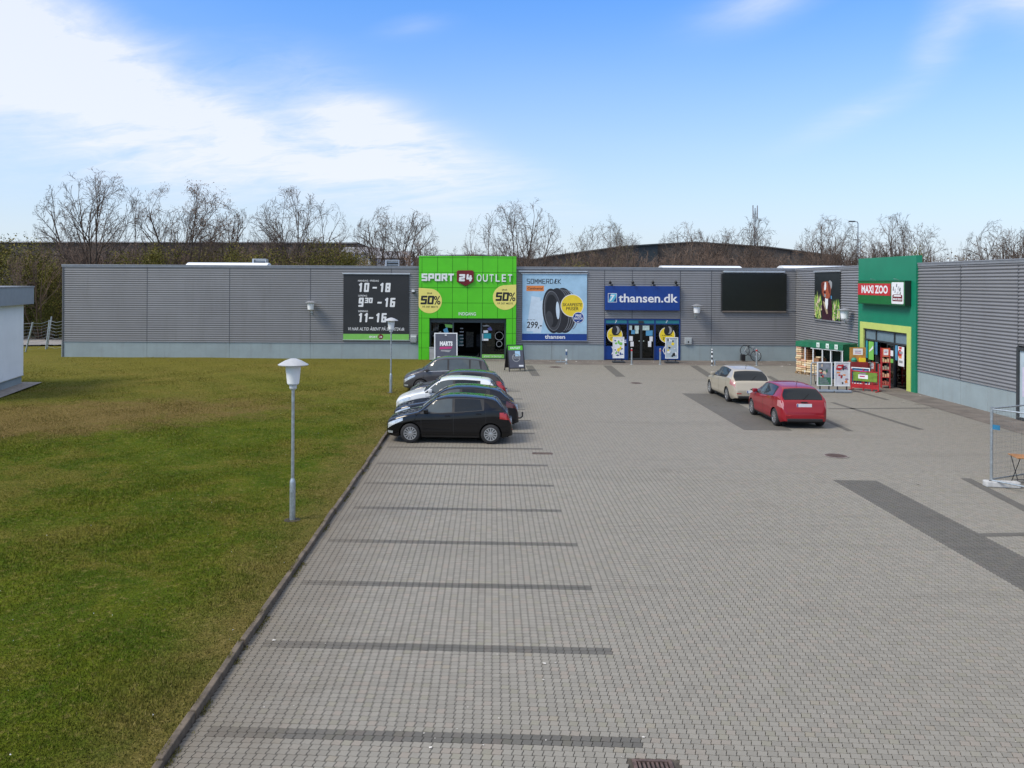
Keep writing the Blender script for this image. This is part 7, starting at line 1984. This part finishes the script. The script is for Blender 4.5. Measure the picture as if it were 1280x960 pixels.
# pale low houses glimpsed between the shrubs
def house(px0, px1, peave, pridge, y, label):
    a = at(px0, peave, y); b = at(px1, peave, y); r_ = at((px0 + px1) / 2, pridge, y)
    t = thing('house', label, 'house', T((a.x + b.x) / 2, y, -.1), 'low houses behind the scrub'); w_ = (b.x - a.x) / 2; h = a.z + .1; hr = r_.z + .1
    m = MB(); m.box(-w_, w_, 0, 8, 0, h); m.add([(-w_, 0.001, h), (w_, .001, h), (w_, 4, hr), (-w_, 4, hr)], [(0, 1, 2, 3)]); wl_ = m.build('wall', WPAINT, t)
    m = MB(); m.add([(-w_ - .3, -.4, h - .05), (w_ + .3, -.4, h - .05), (w_ + .3, 4, hr + .15), (-w_ - .3, 4, hr + .15), (w_ + .3, 8.4, h - .05), (-w_ - .3, 8.4, h - .05)], [(0, 1, 2, 3), (3, 2, 4, 5)]); m.build('roof', mat('grey_house_roof', (.25, .25, .26), .8, var=.15), t)
    for k in (-.5, .1, .6):
        m = MB(); m.box(w_ * k - .5, w_ * k + .5, -.03, .02, h * .45, h * .8); fr_ = m.build('window', WPAINT, t); m = MB(); m.box(w_ * k - .42, w_ * k + .42, -.045, -.031, h * .48, h * .77); m.build('pane', M_CGLASS, fr_)
house(428, 470, 316, 309, 105, 'white low house seen between olive bushes near the hours board')
house(462, 512, 322, 314, 100, 'pale low house by the vent box left of the portal')

# mast, street light columns, far wood
p = at(944, 255, 130); t = thing('phone_mast', 'thin phone mast with antennas above the trees', 'mast', T(p.x, 130, -.1)); hm = p.z + .1
m = MB()
for a in range(3): q = 2 * math.pi * a / 3; m.tube([(.30 * math.cos(q), .30 * math.sin(q), 0), (.07 * math.cos(q), .07 * math.sin(q), hm - .6)], [.045, .025], 5)
for k in range(14):
    z0, z1 = (hm - .7) * k / 14, (hm - .7) * (k + 1) / 14
    for a in range(3):
        q0, q1 = 2 * math.pi * a / 3, 2 * math.pi * (a + 1) / 3; f0, f1 = .30 - .23 * z0 / hm, .30 - .23 * z1 / hm
        m.tube([(f0 * math.cos(q0), f0 * math.sin(q0), z0), (f1 * math.cos(q1), f1 * math.sin(q1), z1)], .02, 3)
m.build('lattice', mat('mast_steel', (.3, .32, .33), .5, .4), t)
for a in range(4):
    q = math.pi / 2 * a + .4; m = MB(); m.box(.42 * math.cos(q) - .07, .42 * math.cos(q) + .07, .42 * math.sin(q) - .05, .42 * math.sin(q) + .05, hm - 2.2, hm - .2 - .8 * (a % 2)); m.tube([(0, 0, hm - 1.5), (.42 * math.cos(q), .42 * math.sin(q), hm - 1.5)], .03, 4); m.build('antenna', GREY, t)
def column(px, pt_, y, label):
    p = at(px, pt_, y); t = thing('street_light', label, 'street light', T(p.x, y, -.1), 'street light columns beyond the corner'); h = p.z + .1
    m = MB(); m.tube([(0, 0, 0), (0, 0, h - .2), (-.1, 0, h - .02), (-.4, 0, h)], [.09, .06, .05, .05], 6); m.build('column', GALV, t)
    m = MB(); m.box(-1.0, -.35, -.13, .13, h - .05, h + .08); m.build('lantern', DGREY, t)
column(1072.5, 277, 96, 'tall street light column beside the pet shop portal edge'); column(1075.5, 300, 120, 'fainter street light column just right of the tall one')
# far wood on the horizon: one mass of bare crowns
def far_wood():
    r_ = np.random.RandomState(77); V = []; F = []; nb = 0
    mb = MB(); rr = random.Random(9)
    for i in range(330):
        px_ = rr.uniform(1040, 1480) if i < 190 else rr.uniform(-200, 1050); y = rr.uniform(120, 185)
        topy = (rr.uniform(298, 322) + 6 * math.sin(px_ / 23)) if px_ > 1040 else rr.uniform(306, 328)
        p = at(px_, topy, y); h = p.z
        for k in range(16):
            a = rr.uniform(0, 6.28); s = rr.uniform(.3, 2.6) ; z0 = h * rr.uniform(.05, .5); z1 = h * rr.uniform(.7, 1.0) * (1 - .07 * s)
            mb.tube([(p.x + .15 * s * math.cos(a), y + .15 * s * math.sin(a), z0), (p.x + s * .7 * math.cos(a), y + s * .7 * math.sin(a), (z0 + z1) / 2), (p.x + s * math.cos(a), y + s * math.sin(a), z1)], [.06, .05, .02], 3, cap=False)
        for k in range(40):
            a = rr.uniform(0, 6.28); s = rr.uniform(0, 2.4); z1 = h * rr.uniform(.25, .97) * (1 - .05 * s); c = Vector((p.x + s * math.cos(a), y + s * math.sin(a), z1)); q = .12
            mb.add([c + Vector((rr.gauss(0, q), rr.gauss(0, q), rr.gauss(0, q))) for _ in range(3)], [(0, 1, 2)], 1)
    me = bpy.data.meshes.new('far_wood'); me.from_pydata(mb.v, [], mb.f); me.materials.append(M_TWIGB); me.materials.append(leafy('far_scrub', [(.085, .060, .040), (.14, .095, .06), (.11, .10, .04)]))
    me.polygons.foreach_set('material_index', mb.m); tag(link('far_wood', me), kind='stuff')
far_wood()
hl = MB(); rr = random.Random(3)
hp = [(x, 4.2 + 2.2 * math.sin(x * .004 + 1) + 1.6 * math.sin(x * .011)) for x in range(-900, 901, 30)]
hl.add([(x, 620, -.2) for x, z in hp] + [(x, 700, z) for x, z in hp] + [(x, 1100, z * .6) for x, z in hp], [(i, i + 1, len(hp) + i + 1, len(hp) + i) for i in range(len(hp) - 1)] + [(len(hp) + i, len(hp) + i + 1, 2 * len(hp) + i + 1, 2 * len(hp) + i) for i in range(len(hp) - 1)])
tag(hl.build('hills', mat('wooded_hill', (.07, .065, .05), .95, var=.3, scale=.03), smooth=True), kind='structure')

# ================================================================== WHITE PAVILION AND CHAIN-LINK FENCE AT THE LEFT
ce = G(29, 481.2); cn_ = G(0, 491.5); dv = (cn_ - ce).normalized()             # side wall runs toward the viewer
ez = dv; side_x = Vector((dv.y, -dv.x, 0))
if side_x.x > 0: side_x = -side_x                                       # points left, into the building
zf1_ = at(29, 357.5, ce.y).z; zf0_ = at(29, 380, ce.y).z; zp_ = at(29, 468.5, ce.y).z
Mp = frame(ce, tuple(dv), tuple(side_x), (0, 0, 1)) 
t = thing('white_pavilion', 'small white flat-roofed building with deep grey fascia at the left edge', 'building', Mp)
Lp, Wp = 6.5, 8.0
m = MB(); m.box(0, Lp, 0, Wp, zp_, zf0_ + .1); m.build('wall', mat('white_render', (.84, .85, .85), .7, var=.04, scale=.7, dirt=((.5, .52, .52), .3)), t)
m = MB(); m.box(.06, Lp, .06, Wp, -.1, zp_ - .002); m.build('plinth', M_PLINTH, t)
m = MB(); m.box(-.03, Lp, -.03, Wp, zp_ - .03, zp_ + .001); m.build('drip_strip', ALU, t)
m = MB(); m.box(-.35, Lp + .3, -.36, Wp, zf0_, zf1_ - .06); m.build('fascia', mat('grey_fascia', (.27, .30, .33), .5, .2, var=.06), t, bevel=.01)
m = MB(); m.box(-.38, Lp + .3, -.39, Wp, zf1_ - .06, zf1_); m.build('roof_edge', M_FLASH, t)
ap = MB(); a0 = G(0, 493.5); a1 = G(48, 483.3)
b = MB(); b.add([(ce.x - .3, ce.y + .4, .10), (ce.x + .75, ce.y + .35, .10), (ce.x + .75 + dv.x * 8, ce.y + .35 + dv.y * 8, .10), (ce.x - .3 + dv.x * 8, ce.y + .4 + dv.y * 8, .10)], [(0, 1, 2, 3)]); tag(b.build('apron', M_CONC), kind='structure')
# fence: leaning galvanised posts with sagging wires
fpp = [(-25, 438), (33, 437), (58, 436), (100, 436)]
pts = [G(px_, py_ - 1.0, .12) for px_, py_ in ((-30, 441), (32, 439), (57.5, 435.5))]
t = thing('chain_link_fence', 'sagging wire fence on leaning galvanised posts past the store end', 'fence', T(pts[0].x, pts[0].y, .0))
tops = []
for p, (tx_, ty_) in zip(pts, ((-22, 401), (41, 401), (62, 398))):
    q = at(tx_, ty_, p.y); m = MB(); m.tube([p - pts[0], q - pts[0]], .06, 8); m.build('post', GALV, t, smooth=True); tops.append((p - pts[0], q - pts[0]))
q = at(64.5, 393.5, pts[2].y + .4); m = MB(); m.tube([pts[2] - pts[0] + Vector((-.05, .3, 0)), q - pts[0]], .05, 8); m.build('post', GALV, t, smooth=True)
tops.append((Vector(at(79, 436, 58)) - pts[0], Vector(at(80, 398, 58)) - pts[0]))
m = MB()
for k in range(9):
    f = (k + 1) / 9.2
    for (a0, b0), (a1, b1) in zip(tops, tops[1:]):
        p0 = a0.lerp(b0, f); p1 = a1.lerp(b1, f); mid = (p0 + p1) / 2 - Vector((0, 0, .12)); m.tube([p0, mid, p1], .012 if k == 8 else .008, 4)
m.build('wire_mesh', GALV, t)
